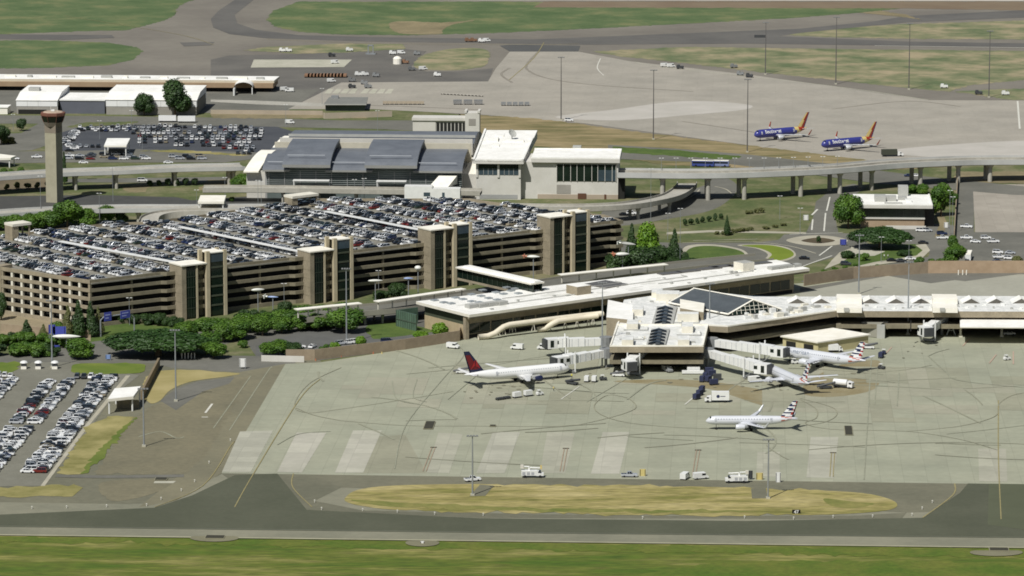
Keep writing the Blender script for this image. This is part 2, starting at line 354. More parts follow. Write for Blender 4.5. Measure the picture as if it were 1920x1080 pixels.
sheet('pavement', [(1716, 460), (1736, 458), (1744, 470), (1728, 486), (1640, 498), (1560, 516), (1558, 511), (1640, 492), (1718, 480), (1730, 470)], kerb_m, 8)
sheet('paving', [(1595, 462), (1660, 472), (1640, 480), (1600, 482)], conc_pale, 8)
sheet('road', [(1500, 528), (1560, 512), (1640, 500), (1740, 482), (1760, 440), (1790, 440), (1790, 500), (1720, 510), (1560, 540)], asph_gray, 5)
sheet('parking_lot', [(1690, 420), (1760, 420), (1810, 425), (1810, 450), (1960, 450), (1960, 506), (1760, 508), (1740, 470), (1690, 462)], asph_gray, 6)
sheet('parking_lot', [(1796, 342), (1826, 345), (1826, 436), (1960, 436), (1960, 452), (1790, 452)], asph_gray, 7)
sheet('concrete_lot', [(1824, 346), (1960, 346), (1960, 436), (1828, 436)], slab_mat('lot concrete', (170, 162, 148), (178, 170, 156), 6), 8)
sheet('dirt', [(1790, 322), (1960, 322), (1960, 346), (1790, 342)], dirt, 8)
sheet('pavement', [(1752, 398), (1764, 390), (1776, 420), (1766, 445), (1752, 445), (1762, 420)], dirt, 8)
for a, b_ in (((1524, 412), (1522, 432)), ((1548, 400), (1545, 434)), ((1556, 370), (1550, 396)), ((1505, 500), (1560, 480)), ((1536, 480), (1560, 462)), ((1480, 440), (1580, 437)), ((1150, 500), (1240, 488))):
    line('road_line', [a, b_], .7, white_paint, 9, False)
line('road_line', [(1522, 404), (1528, 398), (1533, 393)], .9, white_paint, 9, False)
for pts in ([(1280, 456), (1400, 454), (1480, 462), (1530, 476)], [(1300, 452), (1420, 449)], [(1225, 388), (1290, 372), (1312, 356)], [(1340, 350), (1362, 356), (1376, 368)]):
    line('kerb', pts, .8, kerb_m, 9)
# land between garage and terminal
sheet('road', [(-300, 672), (60, 668), (140, 640), (300, 622), (420, 606), (600, 590), (640, 600), (520, 625), (400, 650), (210, 676), (-300, 690)], asph_gray, 4)
sheet('planting_bed', [(60, 640), (150, 600), (300, 612), (560, 592), (640, 588), (560, 600), (380, 622), (180, 640), (60, 660)], lawn, 5)
sheet('road', [(560, 600), (700, 584), (800, 570), (1100, 520), (1300, 500), (1300, 512), (1000, 560), (760, 640), (640, 660), (480, 668), (460, 640), (560, 612)], mat('terminal road', k=.82, c= (100, 99, 92), c2=(114, 112, 104), scale=.05), 4)
sheet('parking_lot', [(480, 650), (560, 622), (700, 608), (860, 628), (850, 644), (600, 676), (480, 676)], mat('staff lot asphalt', k=.82, c= (104, 104, 100), var=.08), 5)
sheet('lawn', [(684, 620), (690, 610), (740, 604), (800, 616), (820, 622), (760, 630), (700, 636)], lawn, 6)
sheet('garage_yard', [(0, 588), (60, 596), (170, 612), (170, 640), (0, 640)], mat('tan gravel', k=.82, c= (150, 138, 110), c2=(164, 150, 122), scale=.1), 5)
# near field, left
sheet('asphalt_field', [(-300, 676), (600, 676), (620, 700), (520, 940), (300, 952), (-300, 975)], asph_mid, 5)
sheet('road', [(-300, 664), (210, 664), (480, 668), (560, 676), (540, 690), (470, 700), (320, 690), (290, 682), (-300, 680)], asph_gray, 6)
sheet('service_road', [(440, 700), (535, 683), (415, 888), (330, 940), (260, 952), (300, 920), (345, 885), (400, 800)], asph_brown, 7)
sheet('tan_field', [(235, 790), (290, 760), (420, 715), (470, 704), (440, 760), (390, 850), (345, 890), (180, 890)], mat('tan asphalt', k=.82, c= (122, 117, 94), c2=(136, 129, 103), scale=.04, fine=.5), 7)
sheet('tan_field', [(190, 905), (320, 900), (290, 925), (210, 940)], MC['tan asphalt'], 7, True)
sheet('parking_lot', [(-300, 700), (100, 690), (130, 696), (235, 700), (262, 704), (215, 740), (150, 830), (78, 912), (-300, 918)], asph_lot, 8)
sheet('drive', [(50, 690), (60, 680), (140, 680), (160, 684), (130, 700), (100, 740), (20, 720)], asph_lot, 9)
sheet('kerb', [(236, 705), (244, 705), (166, 800), (84, 912), (76, 912), (158, 800)], kerb_m, 9)
sheet('grass', smoothpts([(140, 684), (175, 682), (262, 683), (272, 690), (262, 700), (200, 702), (140, 700), (134, 692)], 4), G('bright verge', (96, 118, 34), (126, 138, 52)), 10)
sheet('grass', [(-300, 680), (38, 681), (36, 692), (18, 700), (-300, 704)], MC['bright verge'], 10)
sheet('dry_grass', [(106, 888), (165, 800), (200, 782), (256, 783), (210, 830), (160, 884), (150, 890)], G('dry drainage grass', (128, 124, 66), (180, 168, 112)), 9)
sheet('grass', [(150, 890), (180, 852), (225, 806), (256, 783), (240, 800), (200, 850), (165, 888)], G('green drainage grass', (92, 112, 34), (122, 132, 56)), 10)
sheet('dry_grass', [(280, 756), (265, 728), (300, 696), (440, 700), (430, 706), (360, 716), (320, 732), (300, 752)], G('dry grass', (160, 148, 92), (184, 170, 118)), 9, True)
sheet('dry_grass', [(-300, 912), (60, 914), (140, 908), (150, 920), (135, 932), (-300, 934)], MC['dry drainage grass'], 9)
sheet('service_road', [(300, 752), (330, 730), (370, 716), (440, 708), (430, 720), (380, 735), (330, 770)], asph_gray, 8)
sheet('drain_slab', [(290, 903), (330, 903), (325, 907), (288, 907)], conc_pale, 10)
line('field_line', [(260, 820), (300, 810), (330, 822), (345, 820)], .6, rubber, 10)
line('field_line', [(105, 893), (200, 895), (345, 893)], 4, asph_gray, 10)
line('field_line', [(385, 775), (398, 758)], .8, white_paint, 10, False); line('field_line', [(378, 783), (390, 783)], .9, white_paint, 10, False)
for pts in ([(430, 808), (500, 700), (510, 690)], [(400, 804), (470, 706)]): line('field_line', pts, .35, rubber, 10)
# near apron
sheet('apron', [(415, 888), (535, 683), (600, 680), (860, 640), (900, 620), (1140, 560), (1520, 530), (2200, 498), (2200, 912), (1920, 909)], conc_near, 6)
sheet('back_apron', [(1500, 548), (1665, 518), (1745, 532), (1790, 526), (1810, 528), (1910, 515), (2200, 520), (2200, 590), (1500, 590)], G('pale apron', (170, 168, 152), (178, 176, 160), None, .04, fine=.4, finev=.05), 8)
sheet('back_road', [(1500, 540), (1660, 516), (1680, 508), (2200, 498), (2200, 520), (1910, 515), (1810, 528), (1790, 526), (1745, 532), (1665, 518), (1500, 548)], asph_gray, 7)
sheet('apron_stain', smoothpts([(1150, 716), (1240, 712), (1330, 716), (1420, 730), (1480, 745), (1440, 762), (1380, 745), (1330, 730), (1240, 722)], 4), stain, 8)
sheet('apron_stain', smoothpts([(1500, 735), (1560, 690), (1640, 676), (1650, 690), (1640, 730), (1560, 745)], 4), stain, 8)
pale = [([(416, 886), (450, 810), (512, 808), (470, 886)], 'a'), ([(520, 886), (556, 812), (612, 812), (566, 887)], 'b'), ([(628, 887), (662, 808), (716, 808), (681, 887)], 'b'),
        ([(800, 887), (822, 812), (868, 815), (842, 888)], 'c'), ([(893, 888), (924, 811), (975, 811), (946, 888)], 'a'), ([(1012, 888), (1026, 811), (1078, 811), (1060, 888)], 'c'),
        ([(1108, 889), (1130, 811), (1180, 811), (1161, 889)], 'b'), ([(1512, 896), (1520, 820), (1572, 820), (1563, 897)], 'a'), ([(1836, 903), (1834, 842), (1886, 842), (1889, 904)], 'c'), ([(1418, 894), (1420, 848), (1462, 848), (1462, 895)], 'c')]
PM = {'a': slab_mat('replaced slabs', (180, 178, 160), (192, 190, 172), 7.6, var=.08), 'b': slab_mat('fresh slabs', (186, 184, 166), (198, 194, 178), 7.6, var=.09), 'c': slab_mat('weathered slabs', (177, 176, 156), (187, 184, 165), 7.6, var=.08)}
for pts, k in pale: sheet('slab_strip', pts, PM[k], 8)
sheet('slab_strip', [(665, 888), (690, 820), (760, 816), (800, 888)], slab_mat('older slabs', (158, 157, 134), (168, 165, 142)), 7)
# foreground taxiway
sheet('taxiway_shoulder', [(-300, 938), (240, 946), (290, 944), (420, 888), (1920, 909), (2200, 912), (2200, 1032), (1920, 1028.5), (960, 1016), (-300, 1000)], shoulder, 7)
sheet('service_road', [(415, 888.5), (1920, 909.5), (2200, 912), (2200, 945), (1700, 962), (1200, 935), (640, 915), (590, 940), (680, 958), (960, 964), (1250, 968), (1600, 968), (1700, 962), (1690, 975), (1300, 973), (900, 972), (575, 957), (430, 900)], asph_mid, 8)
sheet('taxiway', [(-300, 962), (0, 966), (290, 953), (360, 930), (440, 892), (520, 889), (545, 920), (575, 957), (900, 973), (1400, 978), (1730, 972), (1800, 925), (1815, 907.5), (2200, 913), (2200, 1012), (1920, 1009), (960, 1000), (0, 988), (-300, 986)], asph_dark, 10)
sheet('taxiway', [(1854, 908), (2200, 913), (2200, 1000), (1920, 994), (1852, 985)], mat('taxiway newer', k=.82, c=(88, 92, 68), c2=(96, 100, 76), scale=.05), 11)
sheet('taxiway_joint', [(-300, 984), (0, 987), (960, 999), (1920, 1008), (1920, 1009.6), (960, 1000.8), (0, 988.8), (-300, 986)], mat('seal strip', k=.82, c= (104, 106, 88), var=.1), 12)
sheet('edge_line', [(-300, 1002), (0, 1003), (960, 1015), (1920, 1027), (2200, 1031), (2200, 1033), (1920, 1029), (960, 1017), (0, 1005), (-300, 1004)], mat('pale edge strip', k=.82, c= (162, 158, 132), c2=(182, 178, 150), scale=.1), 12)
isl = smoothpts([(648, 934), (670, 920), (730, 912), (850, 909), (1000, 909), (1250, 912), (1450, 918), (1600, 924), (1665, 936), (1682, 950), (1650, 960), (1540, 966), (1300, 968), (1000, 964), (760, 958), (680, 950), (650, 942)], 5)
sheet('dry_grass', isl, G('island dry grass', (126, 124, 60), (186, 172, 118), (164, 152, 94), .08, fine=.6, finev=.28, stretch=(.35, 1.4, 1)), 11)
sheet('grass', smoothpts([(660, 938), (760, 944), (900, 950), (1000, 954), (1300, 958), (1420, 960), (1300, 963), (1000, 960), (760, 953), (690, 946)], 4), G('island green grass', (104, 116, 46), (146, 140, 78), None, .06, fine=.5), 12)
sheet('grass', smoothpts([(1545, 936), (1600, 942), (1640, 946), (1600, 954), (1560, 950)], 4), MC['island green grass'], 12)
sheet('drive', [(880, 932), (910, 931), (926, 912), (900, 910)], asph_mid, 13)
sheet('drive', [(1408, 917), (1436, 917), (1440, 936), (1410, 936)], asph_mid, 13)
sheet('grass', [(-300, 1006), (0, 1007), (500, 1013), (960, 1019), (1400, 1025), (1920, 1031), (2200, 1034), (2200, 1046), (1700, 1043), (1200, 1034), (700, 1029), (300, 1019), (-300, 1015)], G('strip of fresh grass', (84, 108, 22), (112, 118, 42), None, .06, fine=.5, finev=.15), 2)
sheet('grass', [(1300, 1062), (1500, 1050), (1900, 1056), (2200, 1060), (2200, 1100), (1200, 1100)], MC['strip of fresh grass'], 2, True)
# bare patches at drains in the foreground
for cx, cy, ww in ((402, 1009, 46), (792, 1018, 32), (1868, 1036, 50)):
    sheet('drain_apron', [(cx+ww*math.cos(a), cy+1+7*max(-.5, math.sin(a))) for a in [k*PI/10 for k in range(20)]], mat('gravel patch', k=.82, c= (134, 130, 104), var=.08), 13)
rg = random.Random(3)
def slabs(name, n, box, m, lay, w_=(1, 3), l_=(1, 5)):
    q = MB(); ca, sa = math.cos(R(-3.35)), math.sin(R(-3.35))
    for i in range(n):
        p = P(rg.uniform(box[0], box[2]), rg.uniform(box[1], box[3])); u = p.x*ca+p.y*sa; v = -p.x*sa+p.y*ca
        u = round(u/7.6)*7.6; v = round(v/7.6)*7.6; a = 7.6*rg.randint(*w_); b_ = 7.6*rg.randint(*l_); z = .02*lay+.0004*(i % 40)
        q.face([((u+x)*ca-(v+y)*sa, (u+x)*sa+(v+y)*ca, z) for x, y in ((0, 0), (a, 0), (a, b_), (0, b_))])
    q.build(name, m, kind='structure')
slabs('slab_patch', 26, (620, 700, 1900, 780), slab_mat('slab lighter', (168, 167, 145), (177, 174, 152)), 8.0)
slabs('slab_patch', 26, (560, 690, 1900, 790), slab_mat('slab darker', (160, 160, 137), (169, 167, 144)), 8.9, (1, 2))
smear = [mat('faint smear a', (161, 161, 138), k=.8, var=.04), mat('faint smear b', (158, 157, 135), k=.8, var=.04), mat('faint oil mark', (144, 140, 118), k=.8, var=.2)]
for j, m in enumerate(smear):
    q = MB()
    for i in range((26, 16, 46)[j]):
        x = rg.uniform(600, 1900); y = rg.uniform(690, 870)
        if j == 2:
            x, y = rg.choice([(1000, 715), (1220, 705), (1340, 715), (1480, 730), (1560, 700), (1700, 660), (1100, 700), (930, 735), (1420, 790)]); p = P(x+rg.gauss(0, 45), y+rg.gauss(0, 8)); r_ = rg.uniform(.3, 1.1)
            q.face([(p.x+r_*math.cos(k)*rg.uniform(.7, 1.3), p.y+r_*math.sin(k)*rg.uniform(.7, 1.6), .305+.0006*i) for k in [t*PI/4 for t in range(8)]]); continue
        a = rg.uniform(-.5, .5)+(PI/2 if rg.random() < .25 else 0); L = rg.uniform(14, 60); c = rg.uniform(-.02, .02); p = P(x, y); w_ = rg.uniform(.2, .5); A = []; B = []
        for k in range(9):
            A.append((p.x-math.sin(a)*w_, p.y+math.cos(a)*w_, .235+.03*j+.0005*i)); B.append((p.x+math.sin(a)*w_, p.y-math.cos(a)*w_, .235+.03*j+.0005*i)); p = p+Vector((math.cos(a), math.sin(a), 0))*L/8; a += c*L/8
        q.grid([B, A])
    q.build('apron_mark', m, kind='structure')
# painted lines and traces on the apron
for pts, wd, m in (
    ([(440, 952), (475, 890), (560, 752), (600, 712)], .35, yellow_paint), ([(550, 889), (549, 915), (585, 952)], .35, yellow_paint), ([(290, 952), (380, 912), (432, 838), (440, 830)], .35, yellow_paint),
    ([(1790, 908), (1786, 930), (1730, 972)], .45, yellow_paint), ([(1872, 752), (1872, 860), (1877, 975)], .35, yellow_paint),
    ([(1634, 670), (1626, 800), (1620, 900)], .4, rubber), ([(1645, 690), (1640, 760)], .3, rubber), ([(1686, 700), (1682, 762)], .4, rubber),
    ([(1740, 668), (1775, 700), (1800, 715), (1920, 728)], .4, rubber), ([(1742, 668), (1755, 662), (1780, 655)], .4, rubber),
    ([(1500, 750), (1530, 768), (1530, 785), (1510, 795), (1560, 806), (1700, 810), (1800, 825), (1870, 845)], .35, seam), ([(1500, 748), (1560, 765), (1568, 780), (1545, 793), (1500, 800)], .35, seam),
    ([(1700, 810), (1800, 800), (1865, 782), (1872, 760), (1900, 742), (1960, 732)], .35, seam),
    ([(640, 790), (760, 799), (900, 800), (1050, 800), (1120, 790), (1190, 768), (1180, 748)], .35, seam), ([(1180, 748), (1140, 742), (1114, 762), (1130, 780), (1180, 794), (1280, 803), (1400, 806)], .35, seam),
    ([(1176, 750), (1215, 722), (1250, 714)], .7, rubber), ([(640, 690), (580, 720), (552, 760), (575, 775), (640, 768), (760, 750), (850, 735)], .35, seam),
    ([(640, 790), (590, 780), (555, 766)], .35, seam), ([(735, 715), (745, 750), (790, 760)], .35, rubber), ([(782, 712), (775, 745), (800, 755)], .35, rubber),
    ([(845, 640), (870, 665), (830, 712), (760, 800), (740, 880)], .35, rubber), ([(900, 700), (840, 750)], .35, rubber), ([(520, 835), (560, 815), (620, 810)], .5, rubber),
    ([(1100, 755), (1210, 690)], .4, rubber), ([(1052, 750), (1086, 726)], .4, white_paint), ([(1284, 760), (1302, 745)], .5, white_paint),
    ([(640, 668), (760, 655), (860, 640)], .5, conc_pale), ([(905, 690), (1000, 672), (1100, 660)], .3, rubber)):
    line('apron_line', pts, wd, m, 14)
for x, y0, y1, dx in ((793, 885, 840, 17), (1050, 885, 842, 8), (1298, 893, 845, 8), (1556, 895, 850, 3)):
    m = red_paint if x < 1500 else yellow_paint
    line('stand_line', [(x, y0), (x+dx, y1)], .3, m, 14, False); line('stand_line', [(x+6, y0), (x+dx+6, y1)], .3, m, 14, False)
    line('stand_line', [(x+dx-3, y1), (x+dx+9, y1)], 1.2, mat('dark stand bar', k=.82, c= (92, 84, 68), var=.1), 14, False)
for a, b_ in (((1660, 665), (1672, 652)), ((1805, 650), (1818, 636)), ((1855, 682), (1868, 666)), ((1900, 684), (1900, 660))):
    line('stand_line', [a, b_], .5, mat('faded pink line', k=.82, c= (196, 170, 150), var=.05), 14, False)
def grate(px, py, w_, d_, label):
    p = P(px, py); t = thing('drain_grate', label, 'drain grate', (p.x, p.y, .3)); 
    b = MB(); b.box((p.x, p.y, .3), (w_+.5, d_+.6, .12), R(-3.3)); b.build('frame', mat('grate kerb', (140, 136, 112), var=.05), t)
    b = MB(); b.box((p.x, p.y, .44), (w_, d_, .1), R(-3.3)); b.build('grating', mat('iron grating', (58, 56, 44), var=.1), t)
grate(403, 1009, 5.5, 3.4, 'dark drain grate in the foreground grass edge, leftmost of that edge')
grate(1873, 1032, 5.5, 3.4, 'dark drain grate in the foreground grass edge at the far right')
grate(302, 900, 3.6, 3.4, 'dark drain grate beside the tan asphalt field left of the apron')
grate(805, 799, 3, 12, 'dark rectangular drain grate on the apron below the red-tailed airliner')
grate(1591, 809, 2.4, 14, 'dark rectangular drain grate on the apron right of the taxiing jet')
grate(924, 800, 1.8, 2, 'small dark grate on the apron, right of the larger rectangular one')

for i, (x, y) in enumerate([(60, 955), (125, 954), (200, 952), (275, 950), (302, 938), (340, 922), (365, 905), (392, 870), (432, 828), (590, 943), (603, 957), (680, 959), (745, 962), (815, 966), (906, 968), (1205, 974), (1396, 973), (1488, 975), (1562, 972), (1636, 971), (1710, 968), (1729, 956), (1748, 944)]):
    p = P(x, y); q = MB(); q.tube([(p.x, p.y, .2), (p.x, p.y, .75)], .16, 6); q.box((p.x, p.y, .75), (.42, .42, .3)); q.build('edge_light', white_paint, base=(p.x, p.y, .2), label='tiny taxiway edge light, %s from the left along the foreground taxiway' % nth(i), cat='edge light', group='taxiway edge lights')
# ================================================================== buildings
def frame(o, a):
    """local frame: s along angle a, t to the left of it (away), returns world point maker"""
    ca, sa = math.cos(a), math.sin(a)
    return lambda s, t: (o[0]+s*ca-t*sa, o[1]+s*sa+t*ca)
def fbox(b, F, s0, s1, t0, t1, z0, z1, m=0, mt=None):
    return b.prism([F(s0, t0), F(s1, t0), F(s1, t1), F(s0, t1)], z0, z1, m, mt)
GRID = R(-3.3)
# ------------------------------------------------------------------ multi-storey parking garage
GA = R(35.2); GO = P(170, 525, 19); GF = frame((GO.x, GO.y), GA)     # t>0 goes into the building
gar = thing('parking_garage', 'huge tan six-level parking garage with cars on its roof deck', 'parking garage', (GO.x, GO.y, 0))
GLEN0 = 256.0
GZ = 17.8
deck_px = [(172, 531), (1163, 418), (1132, 404), (1040, 397), (880, 374), (600, 374), (480, 390), (290, 417), (205, 420), (60, 436), (-60, 448), (-60, 470), (5, 505)]
deck = XY(deck_px, GZ)
deck_m = mat('worn deck concrete', (120, 118, 108), c2=(140, 136, 124), scale=.06, fine=.5)
b = MB(); b.prism(deck, GZ-.5, GZ); b.build('roof_deck', deck_m, gar)
LEV = [4.6, 8.0, 11.4, 14.8]
def inset(poly, d):
    c = (sum(p[0] for p in poly)/len(poly), sum(p[1] for p in poly)/len(poly)); out = []
    for p in poly:
        l = math.hypot(p[0]-c[0], p[1]-c[1]); out.append((p[0]+(c[0]-p[0])*d/l, p[1]+(c[1]-p[1])*d/l))
    return out
for z in LEV:
    b = MB(); b.prism(inset(deck, 1.0), z-.4, z); b.build('floor_deck', tan_d, gar)
b = MB(); fbox(b, GF, 2, GLEN0-1, 2.4, 2.8, 0.05, GZ-.5); b.build('shade_backing', dark, gar)  # near-black sheet added behind the front openings, painting the interior shade
b = MB(); a_, e_ = P(3, 500, 19), P(170, 525, 19); F_ = frame((a_.x, a_.y), math.atan2(e_.y-a_.y, e_.x-a_.x)); fbox(b, F_, 0, (e_-a_).length-1, 2.4, 2.8, .05, GZ-.5); b.build('shade_backing', dark, gar)  # same added dark sheet behind the left wall, shade put into its colour
c0 = P(170, 525, 19); cl = P(3, 500, 19); crn = P(1165, 412, 19)
bands = [(17.5, 19.0), (14.1, 15.5), (10.7, 12.1), (7.3, 8.7), (3.9, 5.3), (0, 1.6)]
def wallrun(a, bb, out=0.0, th=.5, mats=tan):
    d = Vector((bb.x-a.x, bb.y-a.y, 0)); L = d.length; F = frame((a.x, a.y), math.atan2(d.y, d.x))
    for z0, z1 in bands:
        q = MB(); fbox(q, F, 0, L, -th-out, -out, z0, z1); q.build('parapet' if z1 > 18 else 'spandrel', mats, gar)
    return F, L
# left wall with nine square openings per floor
Fl, Ll = wallrun(cl, c0)
for i in range(10):
    s = .6+i*(Ll-1.2)/9
    q = MB(); fbox(q, Fl, s-.55, s+.55, -.35, .6, 0, 17.3); q.build('column', tan_l if i % 9 else tan, gar)
q = MB(); fbox(q, frame((cl.x, cl.y), math.atan2(c0.y-cl.y, c0.x-cl.x)), -3.4, 0, -.6, 6, 0, 19.2); q.build('corner_wall', tan, gar)
# wall on towards the far side, out of the frame
for z0, z1 in bands:
    q = MB(); F2 = frame((P(-60, 470, 19).x, P(-60, 470, 19).y), 0); a = P(-60, 470, 19); d = cl-a
    F2 = frame((a.x, a.y), math.atan2(d.y, d.x)); fbox(q, F2, 0, d.length-3.5, -.5, 0, z0, z1); q.build('spandrel', tan, gar)
# rear parapets
rear = XY([(1165, 412), (1132, 402), (1040, 395), (880, 372), (600, 372), (480, 388), (290, 415), (205, 418), (60, 434), (-60, 446)], 18.9)
q = MB()
for i in range(len(rear)-1):
    a, e = Vector(rear[i]), Vector(rear[i+1]); F2 = frame(a, math.atan2(e.y-a.y, e.x-a.x)); fbox(q, F2, 0, (e-a).length, 0, .35, 0, 18.9)
q.build('rear_wall', tan, gar)
# long front
GLEN = (Vector((crn.x, crn.y))-Vector((c0.x, c0.y))).length
def sT(px, py, z=0):
    p = P(px, py, z); dx, dy = p.x-GO.x, p.y-GO.y
    return dx*math.cos(GA)+dy*math.sin(GA), -dx*math.sin(GA)+dy*math.cos(GA)
TW = [(363, 606, 21.5, 25.5), (598, 575, 21.2, 25.0), (823, 547, 24.6, 25.6), (1048, 520, 24.3, 25.2)]
anc = [sT(x, y)[0] for x, y, _, _ in TW]
runs = []; s = 0
for a in anc: runs.append((s, a-.3)); s = a+20.6
runs.append((s, GLEN))
for s0, s1 in runs:
    for z0, z1 in bands:
        q = MB(); e = s1-6 if s1-s0 > 20 else s1
        fbox(q, GF, s0, e, -.1, .4, z0, z1)
        if e < s1:
            q.prism([GF(e, -.1), GF(s1-4, -1.5), GF(s1, -1.5), GF(s1, -1.0), GF(s1-4, -1.0), GF(e, .4)], z0, z1)
        q.build('parapet' if z1 > 18 else 'spandrel', tan_d, gar)
    n = max(1, round((s1-s0)/17))
    for i in range(1, n):
        s = s0+(s1-s0)*i/n; q = MB(); fbox(q, GF, s-.35, s+.35, .5, 1.3, 0, 17.3); q.build('column', tan, gar)
for k, (x, y, h1, h2) in enumerate(TW):
    s, t = sT(x, y); F = frame(GF(s, 0), GA); t = -6.5; tcol = mat('tower column tan', (180, 168, 140), c2=(192, 180, 152), scale=.3)
    tw = tag(bpy.data.objects.new('stair_tower', None)); COL.objects.link(tw); tw.parent = gar
    q = MB(); fbox(q, F, -.4, .6, t, 3.0, 0, h1); fbox(q, F, .6, 1.6, t, t+1, 0, h1)
    for z in range(4, int(h1), 4): pass
    q.build('wall', tan, tw)
    q = MB(); fbox(q, F, .6, 20.5, 2.6, 3.0, 17.9, h1); q.build('back_wall', tan, tw)
    q = MB()
    for z in (3.5, 7, 10.5, 14, 17.5): fbox(q, F, -.45, -.4, t+.5, 2.5, z, z+.12)
    q.build('panel_joint', tan_d, tw)
    q = MB(); fbox(q, F, 1.6, 6.2, t+.3, t+.6, .5, h1-.8); q.build('glass', glass_d, tw)
    q = MB()
    for z in (4.2, 8.4, 12.6, 16.8): fbox(q, F, 1.6, 6.2, t+.2, t+.3, z, z+.25)
    for i in range(1, 4): fbox(q, F, 1.6+i*1.15, 1.68+i*1.15, t+.2, t+.3, .5, h1-.8)
    q.build('mullion', mat('dark bronze frame', (52, 60, 48), var=.1), tw)
    q = MB(); fbox(q, F, -.6, 11, t-.4, 3.2, h1, h1+.5, 0, 1); q.build('roof', [tan_l, roof_c], tw)
    q = MB(); fbox(q, F, 6.2, 7.0, t, t+.8, 0, h1); q.build('column', tcol, tw)
    q = MB()
    for z in (3.7, 7.1, 10.5, 13.9, 17.3): q = MB(); fbox(q, F, 7, 10.8, t+1.5, t+1.9, z, z+1.4); q.build('landing_parapet', tan_d, tw)
    q = MB(); fbox(q, F, 7, 10.8, 1, 1.3, 0, h1); q.build('shade_backing', dark, tw)  # near-black sheet painting the shade of the open landing bay
    for a, e in ((10.8, 12.4), (18.8, 20.2)):
        q = MB(); fbox(q, F, a, e, t-.3, t+1.1, 0, h2+.9); fbox(q, F, a, e, -1, .2, 0, h2+.9); q.build('column', tcol, tw)
    q = MB(); fbox(q, F, 12.4, 18.8, t+.2, t+.5, .5, h2-3.6, 0); q.build('glass', glass_d, tw)
    q = MB(); fbox(q, F, 12.4, 18.8, t+.15, t+.5, h2-3.6, h2, 0); q.build('upper_glass', glass_b, tw)
    for z in (4.2, 8.0, 11.8, 15.6, 19.4): q = MB(); fbox(q, F, 12.4, 18.8, t+.05, t+.2, z, z+.7); q.build('floor_edge', mat('bronze floor band', (70, 76, 60), var=.1), tw)
    q = MB(); fbox(q, F, 12.2, 19.0, t-.1, 1, h2, h2+.4); q.build('upper_roof', roof_c, tw)
    q = MB(); fbox(q, F, 12.4, 18.8, .2, .6, 0, h2); q.build('rear_wall', tan, tw)
# long light walkway roofs over the deck
for pts in (((113, 452), (338, 493)), ((338, 425), (562, 471)), ((612, 396), (802, 433))):
    a, e = P(*pts[0], 20.4), P(*pts[1], 20.4); F = frame((a.x, a.y), math.atan2(e.y-a.y, e.x-a.x)); L = (e-a).length
    wk = bpy.data.objects.new('walkway_canopy', None); COL.objects.link(wk); wk.parent = gar
    q = MB(); fbox(q, F, 0, L, -1.3, 1.3, 20.2, 20.45); q.build('roof', white_m, wk)
    q = MB()
    for i in range(9):
        s = 1+i*(L-2)/8; fbox(q, F, s-.15, s+.15, -.15, .15, GZ, 20.2)
    q.build('post', galv, wk)
# small lobbies at the rear edge
for x, y, w_, h, l in ((34, 448, 9, 7, 0), (565, 385, 14, 5, 1)):
    p = P(x, y, GZ); lb = bpy.data.objects.new('roof_lobby', None); COL.objects.link(lb); lb.parent = gar
    F = frame((p.x, p.y), R(38)); q = MB()
    fbox(q, F, -w_/2, -w_/2+3, -3, 3, GZ, GZ+h-1); q.build('wall', tan, lb)
    q = MB(); fbox(q, F, -w_/2, w_/2, -3.4, 3.4, GZ+h-1, GZ+h); q.build('roof', [tan_l], lb)
    q = MB(); fbox(q, F, w_/2-1, w_/2-.4, -3, -2.4, GZ, GZ+h-1); fbox(q, F, w_/2-1, w_/2-.4, 2.4, 3, GZ, GZ+h-1); q.build('post', tan, lb)
# ramp court wall seen behind the far left cars
# ------------------------------------------------------------------ terminal A: long white roof
ta = [P(780, 565, 10.5), P(880, 590, 10.5), P(1518, 503, 10.5), P(1455, 487, 10.5)]
TA = ta[1]; ang = math.atan2(ta[2].y-ta[1].y, ta[2].x-ta[1].x); TF = frame((TA.x, TA.y), ang); TL = (ta[2]-ta[1]).length
A_ = thing('terminal_building', 'long tan terminal with a white roof and dark ribbon windows behind the jet gates', 'terminal', (TA.x, TA.y, 0))
tpoly = [(p.x, p.y) for p in ta]
q = MB(); q.prism(tpoly, 9.4, 10.5, 0, 1); q.build('roof', [tan_l, roof_w], A_)
q = MB(); fbox(q, TF, 0, TL, .3, 1.0, 8.6, 9.4); q.build('soffit_beam', tan_d, A_)
def loc_poly(F, l): return [F(*p) for p in l]
def inv(F0, a, p): dx, dy = p[0]-F0[0], p[1]-F0[1]; return dx*math.cos(a)+dy*math.sin(a), -dx*math.sin(a)+dy*math.cos(a)
back = [inv((TA.x, TA.y), ang, (ta[0].x, ta[0].y)), inv((TA.x, TA.y), ang, (ta[3].x, ta[3].y))]
W0 = back[0][1]; W1 = back[1][1]
q = MB(); q.prism([TF(2.5, 5), TF(TL-4, 5), TF(back[1][0]-2, W1-3), TF(back[0][0]+2.5, W0-3)], 0, 9.4); q.build('wall', tan, A_)
nb = 15
for i in range(nb):
    s0 = 3.4+i*(TL-9)/nb; s1 = s0+(TL-9)/nb-.9
    wn = bpy.data.objects.new('window', None); COL.objects.link(wn); wn.parent = A_
    q = MB(); fbox(q, TF, s0, s1, 4.8, 5.05, 2.0, 5.7); q.build('pane', glass_d, wn)
    q = MB(); fbox(q, TF, s0, s1, 4.6, 4.8, 1.7, 2.0); fbox(q, TF, (s0+s1)/2-.08, (s0+s1)/2+.08, 4.7, 4.8, 2.0, 5.7); q.build('frame', tan_d, wn)
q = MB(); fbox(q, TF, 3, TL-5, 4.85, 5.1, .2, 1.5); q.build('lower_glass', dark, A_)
q = MB()
